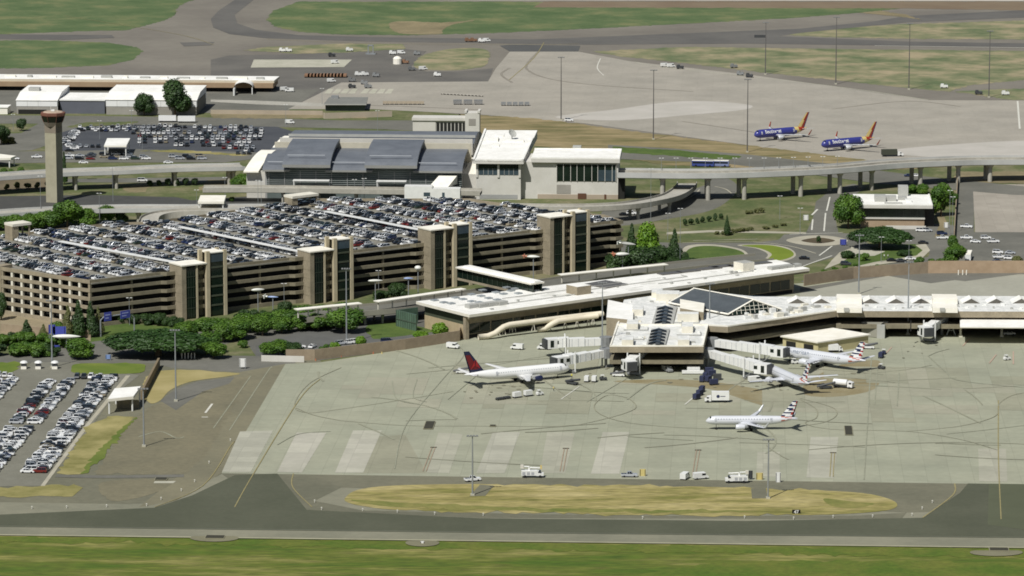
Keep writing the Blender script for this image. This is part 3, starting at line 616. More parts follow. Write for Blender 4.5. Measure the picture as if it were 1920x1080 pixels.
# left end wall: sunlit tan painted below, roof overhang shade painted above
Fe = frame(TF(2.5, 5), ang+PI/2+0.0)
q = MB(); e0 = Vector(TF(2.3, 5)); e1 = Vector(TF(back[0][0]+2.3, W0-3)); fe = frame(e0, math.atan2(e1.y-e0.y, e1.x-e0.x)); LE = (e1-e0).length
fbox(q, fe, 0, LE, 0, .35, 0, 5.4); q.build('end_wall', mat('sunlit tan wall', (170, 154, 122), c2=(182, 166, 134), scale=.5), A_)  # lighter tan holds the sunlit tone of the lower wall
q = MB(); fbox(q, fe, 0, LE, .02, .3, 5.4, 9.3); q.build('end_shade_band', mat('overhang shade olive', (70, 76, 58), var=.1), A_)  # dark olive strip paints the shadow cast by the roof overhang
q = MB(); fbox(q, TF, .6, 2.2, 3.2, 4.8, 0, 9.3); q.build('corner_post', tan, A_)
# roof furniture
def roofbox(px, py, d, z=10.5, m=None, rot=None, name='rooftop_unit', par=None, mt=None):
    p = P(px, py, z); q = MB(); q.box((p.x, p.y, z), d, ang if rot is None else rot, 0, 1 if mt else None)
    return q.build(name, [m or tan_l]+([mt] if mt else []), par or A_)
unit_grey = mat('grey roof unit', (168, 168, 162), var=.08)
sk = mat('skylight', (150, 156, 158), var=.1, rough=.3)
for px, py in ((815, 564), (832, 568), (846, 570), (854, 559), (868, 562), (884, 553), (902, 556), (884, 566), (898, 568), (916, 560), (932, 563), (930, 549), (944, 552), (958, 546), (972, 551), (990, 541), (1004, 545), (1022, 543), (905, 545), (950, 540), (966, 542)):
    roofbox(px, py, (2.6, 2.4, .5), m=sk, name='skylight')
for px, py in ((884, 577), (903, 575), (921, 573), (940, 571)): roofbox(px, py, (4.2, 3.2, 1.5), m=unit_grey)
roofbox(1085, 550, (7, 7, 3.4), m=tan, mt=roof_w, name='penthouse')
roofbox(1395, 506, (6, 6, 3.4), m=tan_l, mt=unit_grey, name='penthouse')
for px, py in ((1465, 503), (1480, 501), (1450, 505), (1492, 500)): roofbox(px, py, (4, 3, 1.2), m=unit_grey)
for px, py in ((1290, 509), (1330, 504), (1352, 500), (1256, 513), (1386, 498), (1424, 494)):
    roofbox(px, py, (10, 4.4, .4), m=mat('dark skylight glass', (96, 92, 86), var=.1, rough=.3), rot=ang-.1, name='skylight')
p = P(1136, 534, 10.5); q = MB(); q.prism([(p.x-9, p.y), (p.x, p.y-9), (p.x+9, p.y), (p.x, p.y+9)], 10.5, 10.9); q.build('skylight', MC['dark skylight glass'], A_)
for i in range(60):
    s = rnd.uniform(5, TL-6); t = rnd.uniform(2, min(W0, W1)-2); x, y = TF(s, t)
    if i % 3 == 0: q = MB(); q.box((x, y, 10.5), (rnd.uniform(.5, 1.5), rnd.uniform(.5, 1.2), rnd.uniform(.3, .9)), ang); q.build('roof_vent', unit_grey, A_)
# seams of the membrane
q = MB()
for i in range(9):
    t = 2.5+i*3.0; fbox(q, TF, 1, TL-3-t*.4, t, t+.12, 10.5, 10.53)
q.build('roof_seam', mat('membrane seam', (204, 202, 194), var=.03), A_)
def stains(F, a0, a1, b0, b1, n, par, seed, z=10.5):
    r = random.Random(seed); m = mat('roof ponding stain', (206, 205, 196), c2=(226, 224, 216), scale=.6)
    for i in range(n):
        s, t = r.uniform(a0, a1), r.uniform(b0, b1); q = MB(); ra, rb = r.uniform(1, 4.5), r.uniform(.6, 2.2)
        q.face([(*F(s+ra*math.cos(k)*r.uniform(.7, 1.2), t+rb*math.sin(k)*r.uniform(.7, 1.2)), z+.012+.0008*i) for k in [j*PI/6 for j in range(12)]]); q.build('roof_stain', m, par)
stains(TF, 8, TL-14, 4, min(W0, W1)-4, 26, A_, 4)
for s0, s1, t in ((10, 60, 9), (70, 120, 14), (30, 90, 19), (100, 150, 8)):
    q = MB(); q.tube([(*TF(s0, t), 10.85), (*TF(s1, t), 10.85), (*TF(s1, t+4), 10.85)], .16, 5); q.build('roof_pipe', unit_grey, A_)
# green glass end
a, e = P(744, 612, 0), P(784, 622, 0)
F = frame((a.x, a.y), math.atan2(e.y-a.y, e.x-a.x)); L = (e-a).length
gg = bpy.data.objects.new('glass_link', None); COL.objects.link(gg); gg.parent = A_
q = MB(); fbox(q, F, 0, L-1, -.2, .2, 0, 6.6); fbox(q, F, 0, .4, 0, 10, 0, 6.6); q.build('pane', glass_g, gg)
q = MB(); 
for i in range(10): fbox(q, F, i*(L-1)/9-.1, i*(L-1)/9+.1, -.35, -.2, 0, 6.6)
fbox(q, F, 0, L-1, -.4, -.2, 3, 3.4); q.build('mullion', mat('green frame', (70, 84, 70), var=.1), gg)
# ------------------------------------------------------------------ upper-level kerbside roadway with columns
def deck_road(name, label, top, width, z, par_h, piers, pier_z=0, m_deck=None, m_side=None, th=1.4, pier_w=1.6, cat='elevated road', twin=False, split=None):
    """top: pixel path of the near edge at deck height z (list or constant); width away from the camera"""
    zz = z if isinstance(z, (list, tuple)) else [z]*len(top)
    pts = [P(x, y, h) for (x, y), h in zip(top, zz)]
    pts = [Vector(v) for v in smoothpts([tuple(p) for p in pts], 6, closed=False)]
    near = []; far = []
    for i, p in enumerate(pts):
        t = pts[min(i+1, len(pts)-1)]-pts[max(0, i-1)]; t.z = 0; t.normalize(); n = Vector((-t.y, t.x, 0))
        near.append(p); far.append(p+n*width)
    T = thing(name, label, cat, (pts[0].x, pts[0].y, 0))
    def strip(rows, nm, m, sm=False): q = MB(); q.grid(rows, closed=True); q.build(nm, m, T, smooth=sm)
    dz = lambda l, h: [Vector((p.x, p.y, p.z+h)) for p in l]
    sh = lambda l, o, k: [l[i]+(o[i]-l[i]).normalized()*k for i in range(len(l))]
    rows = [[near[i], far[i], far[i]-Vector((0, 0, th)), near[i]-Vector((0, 0, th))] for i in range(len(near))]
    q = MB(); q.grid(rows, closed=True); q.build('deck', m_deck or conc_road, T)
    for A, B, side in ((near, far, 0), (far, near, 1)):
        o = sh(A, B, -.25); inn = sh(A, B, .05)
        rows = [[inn[i]+Vector((0, 0, par_h)), o[i]+Vector((0, 0, par_h)), o[i]-Vector((0, 0, th*.85)), inn[i]-Vector((0, 0, th*.85))] for i in range(len(A))]
        q = MB(); q.grid(rows, closed=True); q.build('parapet', m_side or conc_road, T)
    if twin:
        q = MB(); m1 = sh(near, far, width*.5); rows = [[m1[i]+Vector((0, 0, .02)), sh(near, far, width*.5+.25)[i]+Vector((0, 0, .02)), sh(near, far, width*.5+.25)[i]+Vector((0, 0, .9)), m1[i]+Vector((0, 0, .9))] for i in range(len(near))]
        q.grid(rows, closed=True); q.build('median_barrier', conc_road, T)
    for px in piers:
        j = min(range(len(near)), key=lambda i: abs(pix(near[i])[0]-px)); 
        for k in (.22, .78):
            c = near[j]+(far[j]-near[j])*k; q = MB(); h = c.z-th
            q.tube([(c.x, c.y, 0), (c.x, c.y, h-1.6), (c.x, c.y, h)], [pier_w/2, pier_w/2, pier_w*.95], 10); q.build('pier', conc_road, T)
    return T
deck_road('elevated_road', 'grey upper-level kerbside road between the parking garage and the white-roofed terminal',
          [(575, 599), (674, 588), (783, 577), (960, 550), (1150, 522), (1300, 503), (1450, 488)], 14, 5.4, .9, (640, 690, 730, 800, 900, 1000), m_deck=asph_gray, m_side=mat('grey bridge side', (150, 146, 132), var=.06), pier_w=1.0)
cn = thing('kerbside_canopy', 'long cream canopy roof over the upper kerb between garage and terminal', 'canopy', tuple(P(600, 590, 0)))
for a, e in (((555, 580), (676, 568)), ((706, 565), (870, 541)), ((1050, 515), (1250, 495))):
    a, e = P(*a, 9.5), P(*e, 9.5); F = frame((a.x, a.y), math.atan2(e.y-a.y, e.x-a.x)); L = (e-a).length
    q = MB(); fbox(q, F, 0, L, -1.5, 2, 9.2, 9.55, 0, 1); q.build('canopy_roof', [tan_l, roof_c], cn)
    q = MB()
    for i in range(7): s = 1+i*(L-2)/6; fbox(q, F, s-.2, s+.2, 0, .4, 6, 9.2)
    q.build('post', tan_l, cn)
# ------------------------------------------------------------------ pedestrian bridge garage - terminal
br = thing('pedestrian_bridge', 'enclosed dark glass footbridge with a white roof between garage and terminal', 'footbridge', tuple(P(940, 560, 0)))
a, e = P(864, 501, 14.2), P(1000, 531, 14.2); F = frame((a.x, a.y), math.atan2(e.y-a.y, e.x-a.x)); L = (e-a).length
q = MB(); fbox(q, F, -2, L, -1.2, 5.6, 13.6, 14.2, 0, 1); q.build('roof', [tan_l, roof_w], br)
q = MB(); fbox(q, F, 1, L, .6, 3.8, 14.2, 14.9); q.build('upper_roof', roof_w, br)
q = MB(); fbox(q, F, -2, L, 0, .3, 9.6, 13.6); fbox(q, F, -2, L, 4.2, 4.5, 9.6, 13.6); q.build('glass', glass_d, br)
q = MB(); fbox(q, F, -2, L, -.3, 4.8, 8.7, 9.6); q.build('floor_beam', tan, br)
q = MB()
for i in range(16): s = -2+i*(L+2)/15; fbox(q, F, s-.1, s+.1, -.15, 0, 9.6, 13.6)
q.build('mullion', MC['dark bronze frame'], br)
q = MB(); fbox(q, F, L*.62, L*.62+1.2, 1.5, 2.7, 0, 8.7); q.build('pier', tan, br)
# ------------------------------------------------------------------ concourse
CZ = 10.5
Cn = thing('concourse_building', 'gate concourse with a cluttered white roof and tan fascia where the jets park', 'concourse', tuple(P(1235, 700, 0)))
def pxprism(l, z0, z1, name, m, par, zp=None):
    q = MB(); q.prism(XY(l, z1 if zp is None else zp), z0, z1, 0, 1 if isinstance(m, list) else None); return q.build(name, m, par)
pier = [(1143, 650), (1319, 650), (1328, 611), (1365, 613), (1470, 597), (1570, 583), (1567, 556), (1414, 556), (1300, 543), (1170, 562)]
pxprism(pier, CZ-2.2, CZ, 'roof', [tan, roof_v], Cn)
ins = [(1150, 646), (1312, 646), (1320, 609), (1368, 609), (1566, 579), (1562, 560), (1300, 550), (1172, 568)]
pxprism(ins, 5.2, CZ-2.2, 'upper_glass', glass_d, Cn, CZ-2.2)
pxprism([(1143, 650), (1319, 650), (1328, 611), (1365, 613), (1570, 583), (1562, 560), (1300, 550), (1170, 562)], 3.6, 5.2, 'ledge_wall', tan_d, Cn, CZ-.4)
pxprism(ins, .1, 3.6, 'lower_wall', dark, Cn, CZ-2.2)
# parapet kerb round the pier roof
q = MB(); pp = XY([(1143, 650), (1319, 650), (1328, 611)], CZ)+XY([(1365, 613), (1570, 583)], CZ)
for i in range(len(pp)-1):
    a, e = Vector(pp[i]), Vector(pp[i+1]); F = frame(a, math.atan2(e.y-a.y, e.x-a.x)); fbox(q, F, 0, (e-a).length, 0, .5, CZ, CZ+.5)
a, e = [Vector(v) for v in XY([(1170, 573), (1143, 650)], CZ)]; F = frame(a, math.atan2(e.y-a.y, e.x-a.x)); fbox(q, F, 0, (e-a).length, 0, .5, CZ, CZ+.5)
a, e = [Vector(v) for v in XY([(1158, 611), (1328, 611)], CZ)]; F = frame(a, math.atan2(e.y-a.y, e.x-a.x)); fbox(q, F, 0, (e-a).length, 0, .6, CZ, CZ+.7)
q.build('parapet', roof_c, Cn)
cb = lambda x, y, d, m=tan_l, mt=roof_v, name='rooftop_unit': roofbox(x, y, d, CZ, m, GRID, name, Cn, mt)
for x, y in ((1196, 588), (1186, 615), (1177, 645), (1289, 620), (1282, 645), (1232, 556)): cb(x, y, (4.2, 9, 2.4))
cb(1290, 601, (8, 5, 3)); cb(1252, 562, (9, 8, 3)); cb(1310, 588, (3, 3, 2.2)); cb(1296, 586, (4, 5, 1.6))
for (xa, xb, yt, yb) in ((1228, 1268, 574, 606), (1218, 1254, 616, 645)):
    pxprism([(xa-6, yb), (xb-6, yb), (xb+2, yt), (xa+4, yt)], CZ, CZ+.7, 'skylight_kerb', unit_grey, Cn, CZ+.7)
    for i in range(5):
        y = yt+4+(yb-yt-6)*i/4; f = (y-yt)/(yb-yt); xm = (xa+xb)/2-f*6; hw = 15
        q = MB(); dp = (yb-yt)/5*.32
        q.prism(XY([(xm-hw, y+dp), (xm, y-dp*.2), (xm+hw, y+dp), (xm, y-dp*1.6)], CZ+1.0), CZ+.7, CZ+1.5); q.build('skylight', mat('dark skylight blue', (44, 50, 56), rough=.2, var=.2), Cn)
    pxprism([((xa+xb)/2-7, yb-1), ((xa+xb)/2+1, yb-1), ((xa+xb)/2+5, yt+2), ((xa+xb)/2-2, yt+2)], CZ+.7, CZ+1.2, 'skylight_ridge', mat('skylight dark frame', (70, 76, 80), var=.1), Cn, CZ+1.2)
for i in range(70):
    y = rnd.uniform(562, 645); x = rnd.uniform(1178-(y-573)*.33, 1318 if y > 610 else 1300)
    if 1212 < x < 1272 and y > 570: continue
    p = P(x, y, CZ); q = MB(); q.box((p.x, p.y, CZ), (rnd.uniform(.5, 2.2), rnd.uniform(.5, 1.8), rnd.uniform(.3, 1.1)), GRID); q.build('roof_vent', [unit_grey, white_m, tan_l][i % 3], Cn)
for i in range(26):
    p = P(rnd.uniform(1440, 1560), 0, CZ); x = rnd.uniform(1400, 1560); y = 604-(x-1400)*.14-rnd.uniform(0, 14); p = P(x, y, CZ)
    q = MB(); q.box((p.x, p.y, CZ), (rnd.uniform(1, 3.5), rnd.uniform(1, 2.5), rnd.uniform(.5, 1.8)), R(35)); q.build('roof_vent', [unit_grey, white_m, tan_l][i % 3], Cn)
F_c = frame((P(1236, 650, CZ).x, P(1236, 650, CZ).y), GRID)
stains(F_c, -16, 15, 3, 40, 22, Cn, 9)
for s0, s1, t in ((-15, -6, 12), (6, 15, 22), (-14, -5, 31), (-3, 14, 47)):
    q = MB(); q.tube([(*F_c(s0, t), CZ+.4), (*F_c(s1, t), CZ+.4), (*F_c(s1, t+5), CZ+.4)], .2, 5); q.build('roof_duct', unit_grey, Cn)
# tan plant wall at its left and the box before the slate roof
pxprism([(1137, 595), (1187, 600), (1188, 572), (1140, 562)], 0, CZ+1.5, 'plant_wall', [tan, roof_w], Cn, CZ+1.5)
q = MB(); q.prism(XY([(1275, 561), (1321, 569), (1319, 586), (1275, 578)], 13.5), CZ, 13.6, 0, 1); q.build('penthouse', [tan, roof_c], Cn)
# slate gable roof
r0, r1 = P(1300, 543, 15), P(1412, 564, 15); e0, e1 = P(1282, 560, 11), P(1365, 591, 11); f1 = P(1466, 582, 11); f0 = f1+(r0-r1)
slate = mat('slate grey roof', (72, 78, 82), c2=(82, 88, 92), scale=.3, fine=2, rough=.7)
e0 = e1+(r0-r1)
q = MB(); up = Vector((0, 0, .4))
q.face([e0, e1, r1, r0]); q.face([e0+up, e1+up, r1+up, r0+up]); q.face([e0, e1, e1+up, e0+up]); q.build('slate_roof', slate, Cn)
q = MB(); q.face([r0, r1, f1, f0]); q.face([r0+up, r1+up, f1+up, f0+up]); q.build('rear_slope', roof_w, Cn)
q = MB(); q.tube([e0+up, r0+up], .3, 4); q.tube([e1+up, r1+up, f1+up], .36, 4); q.tube([r0+up*1.5, r1+up*1.5], .25, 4); q.tube([e0+up, e1+up], .35, 4); q.build('verge_trim', roof_c, Cn)
q = MB(); q.face([e1, f1, r1]); q.build('gable_glass', glass_d, Cn)
q = MB(); n = (f1-e1).normalized(); nn = Vector((n.y, -n.x, 0))*.12
for i in range(1, 12):
    f = i/12; bse = e1.lerp(f1, f); top = e1.lerp(r1, f*2) if f < .5 else r1.lerp(f1, f*2-1); q.tube([bse+nn, top+nn], .09, 4)
for f in (.3, .6):
    q.tube([e1.lerp(r1, f)+nn, f1.lerp(r1, f)+nn], .1, 4)
q.build('gable_mullion', tan_l, Cn)
# right wing
rw = thing('concourse_wing', 'long right wing of the gate concourse with peaked dark skylights along a white roof', 'concourse', tuple(P(1740, 630, 0)))
wing = [(1570, 583), (2120, 585), (2120, 556), (1567, 554)]
pxprism(wing, CZ-2.4, CZ, 'roof', [tan, roof_v], rw)
pxprism([(1576, 580), (2120, 582), (2120, 558), (1574, 557)], 5.4, CZ-2.4, 'upper_glass', glass_d, rw, CZ-2.4)
pxprism([(1568, 585), (2120, 587), (2120, 556), (1567, 556)], 3.8, 5.4, 'ledge_wall', tan_d, rw, CZ-.3)
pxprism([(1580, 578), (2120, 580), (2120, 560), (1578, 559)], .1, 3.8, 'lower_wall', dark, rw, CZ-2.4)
for x in (1592, 1771, 1950):
    for y, h in ((584, 2.4), (569, 3.2)):
        roofbox(x, y-2, (9.6, 10, h*.75), CZ, roof_c, GRID, 'rooftop_unit', rw, roof_c)
    q = MB(); p = P(x-8, 580, CZ); q.box((p.x, p.y-2.7-5, CZ+.6), (2, .1, 1.4), GRID); q.build('louvre', unit_grey, rw)
for x in (1495, 1540, 1632, 1680, 1727, 1821, 1868, 1915):
    par = rw if x > 1570 else Cn
    a = P(x-17, 569, CZ); c = P(x+17, 569, CZ); t = P(x, 569, CZ)+Vector((0, 0, 1.9)); bk = Vector((0, 8, 0))
    q = MB(); q.face([a, c, t]); q.build('skylight_glass', mat('dusky skylight', (92, 88, 80), var=.1, rough=.3), par)
    q = MB(); q.face([a, t, t+bk, a+bk]); q.face([t, c, c+bk, t+bk]); q.face([c+bk, a+bk, t+bk]); q.build('skylight_roof', roof_w, par)
q = MB()
for i in range(20):
    p = P(1625+i*17, 574+rnd.uniform(-2, 7), CZ); q = MB(); q.box((p.x, p.y, CZ), (rnd.uniform(.6, 1.8), rnd.uniform(.6, 1.6), rnd.uniform(.4, 1)), GRID); q.build('roof_vent', [unit_grey, white_m][i % 2], rw)
q = MB(); p = P(1708, 596, CZ); q.box((p.x, p.y, 5.4), (.4, 1, 4), GRID); q.build('expansion_joint', dark, rw)
# white gate canopy on posts at the right
gc = thing('gate_canopy', 'white flat canopy on white posts along the right wing of the concourse', 'canopy', tuple(P(1860, 632, 0)))
pxprism([(1800, 613), (2120, 615), (2120, 598), (1800, 596)], 6.8, 7.2, 'canopy_roof', [tan_l, roof_w], gc)
for x in (1801, 1878, 1955, 2030):
    p = P(x, 632, 0); q = MB(); q.tube([(p.x, p.y, 0), (p.x, p.y, 6.8)], [.5, .35], 8); q.box((p.x, p.y, 0), (1.4, 1.4, .8)); q.build('post', tan_l, gc)
# shed with cream roof by the gates
shd = thing('baggage_shed', 'low tan shed with a big cream roof and two dark doorways beside the gates', 'shed', tuple(P(1540, 660, 0)))
sr = [P(1463, 629, 5), P(1533, 641, 5), P(1633, 626, 5), P(1562, 614, 5)]
q = MB(); q.prism([(v.x, v.y) for v in sr], 4.4, 4.9, 0, 1); q.build('roof', [tan_l, roof_c], shd)
sp = inset([(v.x, v.y) for v in sr], 1.0)
q = MB(); q.prism(sp, 0, 4.4); q.build('wall', mat('pale yellow wall', (186, 176, 134), var=.06, scale=.4), shd)
a, e = Vector(sp[0]), Vector(sp[1])
if a.x > e.x: a, e = e, a
F = frame(a, math.atan2(e.y-a.y, e.x-a.x)); L = (e-a).length
for s in (.1, .6): q = MB(); fbox(q, F, L*s, L*(s+.27), -.08, .1, 0, 3.2); q.build('door', dark, shd)
# beige sloping conveyor tubes beside the terminal
bt = thing('covered_ramp', 'long beige covered ramp that slopes to the apron along the terminal front', 'covered ramp', tuple(P(1000, 620, 0)))
beige = mat('beige plastic cover', (212, 203, 180), c2=(222, 213, 192), scale=.4, rough=.6)
def rtube(path, r, m, name, par, sq=.8):
    q = MB(); q.tube(path, r, 12); q.build(name, m, par, smooth=True)
def P3(x, y, z): return P(x, y, z)
rtube([P3(897, 632, 1.2), P3(915, 630, 1.4), P3(928, 625, 2.2), P3(944, 613, 4.2), P3(955, 609, 4.8), P3(1040, 598, 5), P3(1100, 591, 5), P3(1130, 588, 5)], 1.1, beige, 'tube', bt)
rtube([P3(1008, 618, 1.3), P3(1022, 616, 1.6), P3(1036, 607, 3.6), P3(1046, 602, 4.3), P3(1085, 597, 4.5), P3(1120, 592, 4.8)], 1.1, beige, 'branch_tube', bt)
for x, y, h in ((935, 630, 1.6), (945, 628, 3), (958, 625, 3.6), (964, 624, 3.6), (1000, 621, 3.8), (1030, 620, 2), (1060, 617, 3.2), (1082, 614, 3.4), (1104, 612, 3.6), (1112, 610, 3.6), (1093, 605, 1.8)):
    p = P(x, y, 0); q = MB(); q.tube([(p.x-.7, p.y, 0), (p.x, p.y, h)], .16, 5); q.tube([(p.x+.7, p.y, 0), (p.x, p.y, h)], .16, 5); q.build('support_leg', tan_l, bt)
# ------------------------------------------------------------------ terminal B: arched grey roofs
BA = GRID; bo = P(490, 372, 0); BO = (bo.x, bo.y); BF = frame(BO, BA)
tb = thing('arched_terminal', 'terminal with four bays of overlapping curved blue-grey metal roofs and louvred glass front', 'terminal', (BO[0], BO[1], 0))
def bs(px, y=0): return (P(px, 372, 0).x-BO[0])/math.cos(BA)
def arch(s0, s1, z0, z1, D, t0=0, name='vault', m=zinc, th=.9, par=None, n=12):
    rows_t = []; 
    for i in range(n+1):
        f = i/n; t = t0+D*f; g_ = min(1, f/.8); z = z0+(z1-z0)*(1-(1-g_)**2)**.66+.5*f
        rows_t.append([(*BF(s0, t), z), (*BF(s1, t), z), (*BF(s1, t), z-th), (*BF(s0, t), z-th)])
    q = MB(); q.grid(rows_t, closed=True, m=lambda i, j: 0 if j == 0 else 1); q.face([rows_t[0][k] for k in (3, 2, 1, 0)], 1); q.face(rows_t[-1], 1)
    return q.build(name, [m, mat('pale metal edge', (138, 138, 134), var=.05)], par or tb, smooth=False)
lows = [(494, 545), (612, 700), (776, 868)]; highs = [(532, 622), (686, 784)]
fine_seam = mat('seam line', (176, 180, 186), var=.04)
for a, e in lows:
    arch(bs(a), bs(e), 14.2, 18.6, 40, -3, n=24)
    q = MB(); f = .1; fbox(q, BF, bs(a)+2, bs(e)-3, 1.0, 1.3, 17.3, 17.6); q.build('snow_rail', fine_seam, tb)
for a, e in highs:
    arch(bs(a), bs(e), 16.9, 22.4, 46, -4.5, th=1.4, n=24)
    q = MB(); fbox(q, BF, bs(a)+2, bs(e)-3, 0, .3, 20.7, 21.0); q.build('snow_rail', fine_seam, tb)
s0, s1 = bs(497), bs(866)
louv = mat('louvred grey green glass', (92, 102, 100), c2=(104, 114, 112), rough=.55, scale=.1)
q = MB(); fbox(q, BF, s0+1, s1, .2, .8, 0, 15.0)
for a, e in highs: fbox(q, BF, bs(a)+5, bs(e)-2.4, .1, .7, 15.0, 19)
q.build('front_glass', louv, tb)
q = MB()
for z in [6.9+.95*i for i in range(9)]: fbox(q, BF, s0+1, s1, -.5, .2, z, z+.22)
for a, e in highs:
    for z in (15.2, 16.1, 17.0, 17.9): fbox(q, BF, bs(a)+5, bs(e)-2.4, -.5, .1, z, z+.22)
q.build('louvre', mat('louvre blade', (138, 144, 140), var=.06), tb)
q = MB()
for i in range(13): s = s0+2+i*(s1-s0-4)/12; fbox(q, BF, s-.12, s+.12, -.7, -.5, 5, 13.4)
q.build('mullion', stucco_d, tb)
q = MB(); fbox(q, BF, s0, s1, .8, 40, 0, 13.0); q.build('wall', stucco_d, tb)
q = MB(); fbox(q, BF, s0+.5, s1+2, 37, 39, 12, 21.6, 0); q.build('clerestory_wall', mat('beige clerestory', (186, 180, 162), var=.06, scale=.3), tb)
q = MB(); fbox(q, BF, s0+2, s1+2, 46, 47, 15, 22.6); q.build('rear_parapet', stucco, tb)
for a, e, D in ((516, 876, 60),):
    rows = []
    for i in range(11):
        f = i/10; t = 48+D*f; z = 20+3.0*math.sin(f*PI)-3*f; rows.append([(*BF(bs(a), t), z), (*BF(bs(e), t), z), (*BF(bs(e), t), 10), (*BF(bs(a), t), 10)])
    q = MB(); q.grid(rows, closed=True, m=lambda i, j: 0 if j == 0 else 1); q.face([rows[0][k] for k in (3, 2, 1, 0)], 1); q.face(rows[-1], 1); q.build('rear_roof', [zinc, stucco_d], tb)
    q = MB(); fbox(q, BF, bs(a), bs(e), 49, 107, 0, 10); q.build('rear_wall', stucco_d, tb)
    q = MB(); fbox(q, BF, bs(a), bs(e), 58, 58.7, 21.6, 22.8); q.build('roof_screen', unit_grey, tb)
for a, e, x in ((458, 490, 0), (484, 514, 1)):
    rows = []
    for i in range(11):
        f = i/10; t = (-2+30*f) if x == 0 else 44+24*f; z = (13.2+6.0*math.sin(f*PI/2)) if x == 0 else 15.5+5*math.sin(f*PI/2)
        sh_ = 5*f; rows.append([(*BF(bs(a)+sh_, t), z), (*BF(bs(e)+sh_-1, t), z), (*BF(bs(e)+sh_-1, t), z-.6), (*BF(bs(a)+sh_, t), z-.6)])
    q = MB(); q.grid(rows, closed=True); q.face(rows[0][::-1]); q.build('end_vault', roof_c, tb)
q = MB(); fbox(q, BF, bs(462), s0+1, 1, 30, 0, 13.0); q.build('end_wall', stucco, tb)
# kerbside deck along the front with white porch
deck_road('elevated_road', 'grey kerbside deck running past the louvred front of the arched terminal', [(380, 356), (500, 356), (700, 359), (900, 362)], 9, 6.2, .9, (520, 600, 680, 760, 840), m_side=conc_road, pier_w=1.0)
for a, e in ((552, 620), (708, 764)):
    q = MB(); fbox(q, BF, bs(a), bs(e), -6, -2, 9.3, 9.6); fbox(q, BF, bs(a), bs(a)+.4, -3, -2.6, 6, 9.3); fbox(q, BF, bs(e)-.4, bs(e), -3, -2.6, 6, 9.3); q.build('porch_roof', white_m, tb)
wp = thing('entrance_block', 'small white block with a sloping white roof in front of the arched terminal', 'entrance block', tuple(P(812, 376, 0)))
F = frame((P(762, 376, 0).x, P(762, 376, 0).y-8), BA)
q = MB(); fbox(q, F, 0, 26, -8, -2, 2.6, 8.2); fbox(q, F, 0, 13, -8, -2, 8.2, 9.2); q.build('wall', white_m, wp)
q = MB(); q.prism([F(11, -2), F(20, -2), F(23.5, 9), F(15, 9)], 8, [8.2, 8.2, 12, 12]); q.build('sloping_roof', roof_c, wp)
q = MB(); fbox(q, F, 9, 12, -8.1, -8, 4.6, 6.4); fbox(q, F, 17.6, 18.8, -8.1, -8, 3.6, 6.4); q.build('window', glass_b, wp)
for s in (1, 7, 13, 19, 25): q = MB(); fbox(q, F, s-.3, s+.3, -7.6, -7, 0, 3); q.build('column', conc_road, wp)
# tower block
tk = thing('tower_block', 'pale tower block with a wide slanting white roof and a band of dark windows', 'building', tuple(P(935, 374, 0)))
F = frame((P(893, 374, 0).x, P(893, 374, 0).y), BA); 
q = MB(); fbox(q, F, 0, 21, 0, 78, 0, 17.4); q.build('wall', stucco, tk)
b4 = [F(-1.5, -2.5), F(22.5, -2.5), F(24.5, 84), F(-1.0, 84)]
q = MB(); q.prism(b4, 17.4, [18.9, 18.9, 21.6, 21.6], 0, 1); q.build('roof', [stucco, roof_w], tk)
q = MB(); q.prism([F(21, 0), F(22.4, -2.0), F(24.3, 84), F(21, 80)], 17.0, [17.4, 17.4, 17.4, 17.4]); q.build('soffit', tan_d, tk)
def rim(a, e, z0, z1, w_=.7, h=.7):
    q.prism([a, e, (e[0]+.01, e[1]+w_), (a[0]+.01, a[1]+w_)], z0, [z0+h, z1+h, z1+h, z0+h])
q = MB()
for (x0, y0, x1, y1) in ((-1.5, -2.5, 22.5, -1.7), (-1.5, -2.5, -.6, 84), (21.6, -2.5, 22.5, 60)):
    zt = lambda t: 18.9+2.7*(t+2.5)/86.5+.7
    q.prism([F(x0, y0), F(x1, y0), F(x1+(2*(y1+2.5)/86.5 if x0 > 20 else 0), y1), F(x0+(2*(y1+2.5)/86.5 if x0 > 20 else 0), y1)], 18.5, [zt(y0), zt(y0), zt(y1), zt(y1)])
q.build('parapet', roof_w, tk)
q = MB(); fbox(q, F, 1.2, 10, -.15, .1, 11.8, 16.6); fbox(q, F, 11, 20, -.15, .1, 11.8, 16.6); q.build('window', glass_b, tk)
q = MB(); fbox(q, F, 1.2, 20, -.3, -.15, 14.9, 16.9); q.build('window_head', glass_d, tk)
q = MB(); fbox(q, F, 10, 11, -.5, .1, 10.6, 17.2); fbox(q, F, -.1, .8, -.5, .1, 10.6, 17.2); fbox(q, F, 20, 21, -.5, .1, 10.6, 17.2)
for s in (3.4, 5.6, 7.8, 13.2, 15.4, 17.6): fbox(q, F, s, s+.12, -.3, -.15, 11.8, 14.9)
q.build('mullion', stucco, tk)
q = MB(); fbox(q, F, 1.5, 19.5, -.12, .1, .5, 2.4); q.build('base_panel', stucco_d, tk)
for x, y, d in ((925, 266, (5, 8, 2)), (965, 268, (9, 3, 1.6)), (938, 258, (4, 10, 1.5)), (985, 254, (3, 10, 1.4)), (950, 262, (10, 1.5, .8)), (930, 275, (3, 3, 1.2))):
    roofbox(x, y, d, 19.9, roof_c, GRID, 'rooftop_unit', tk, roof_w)
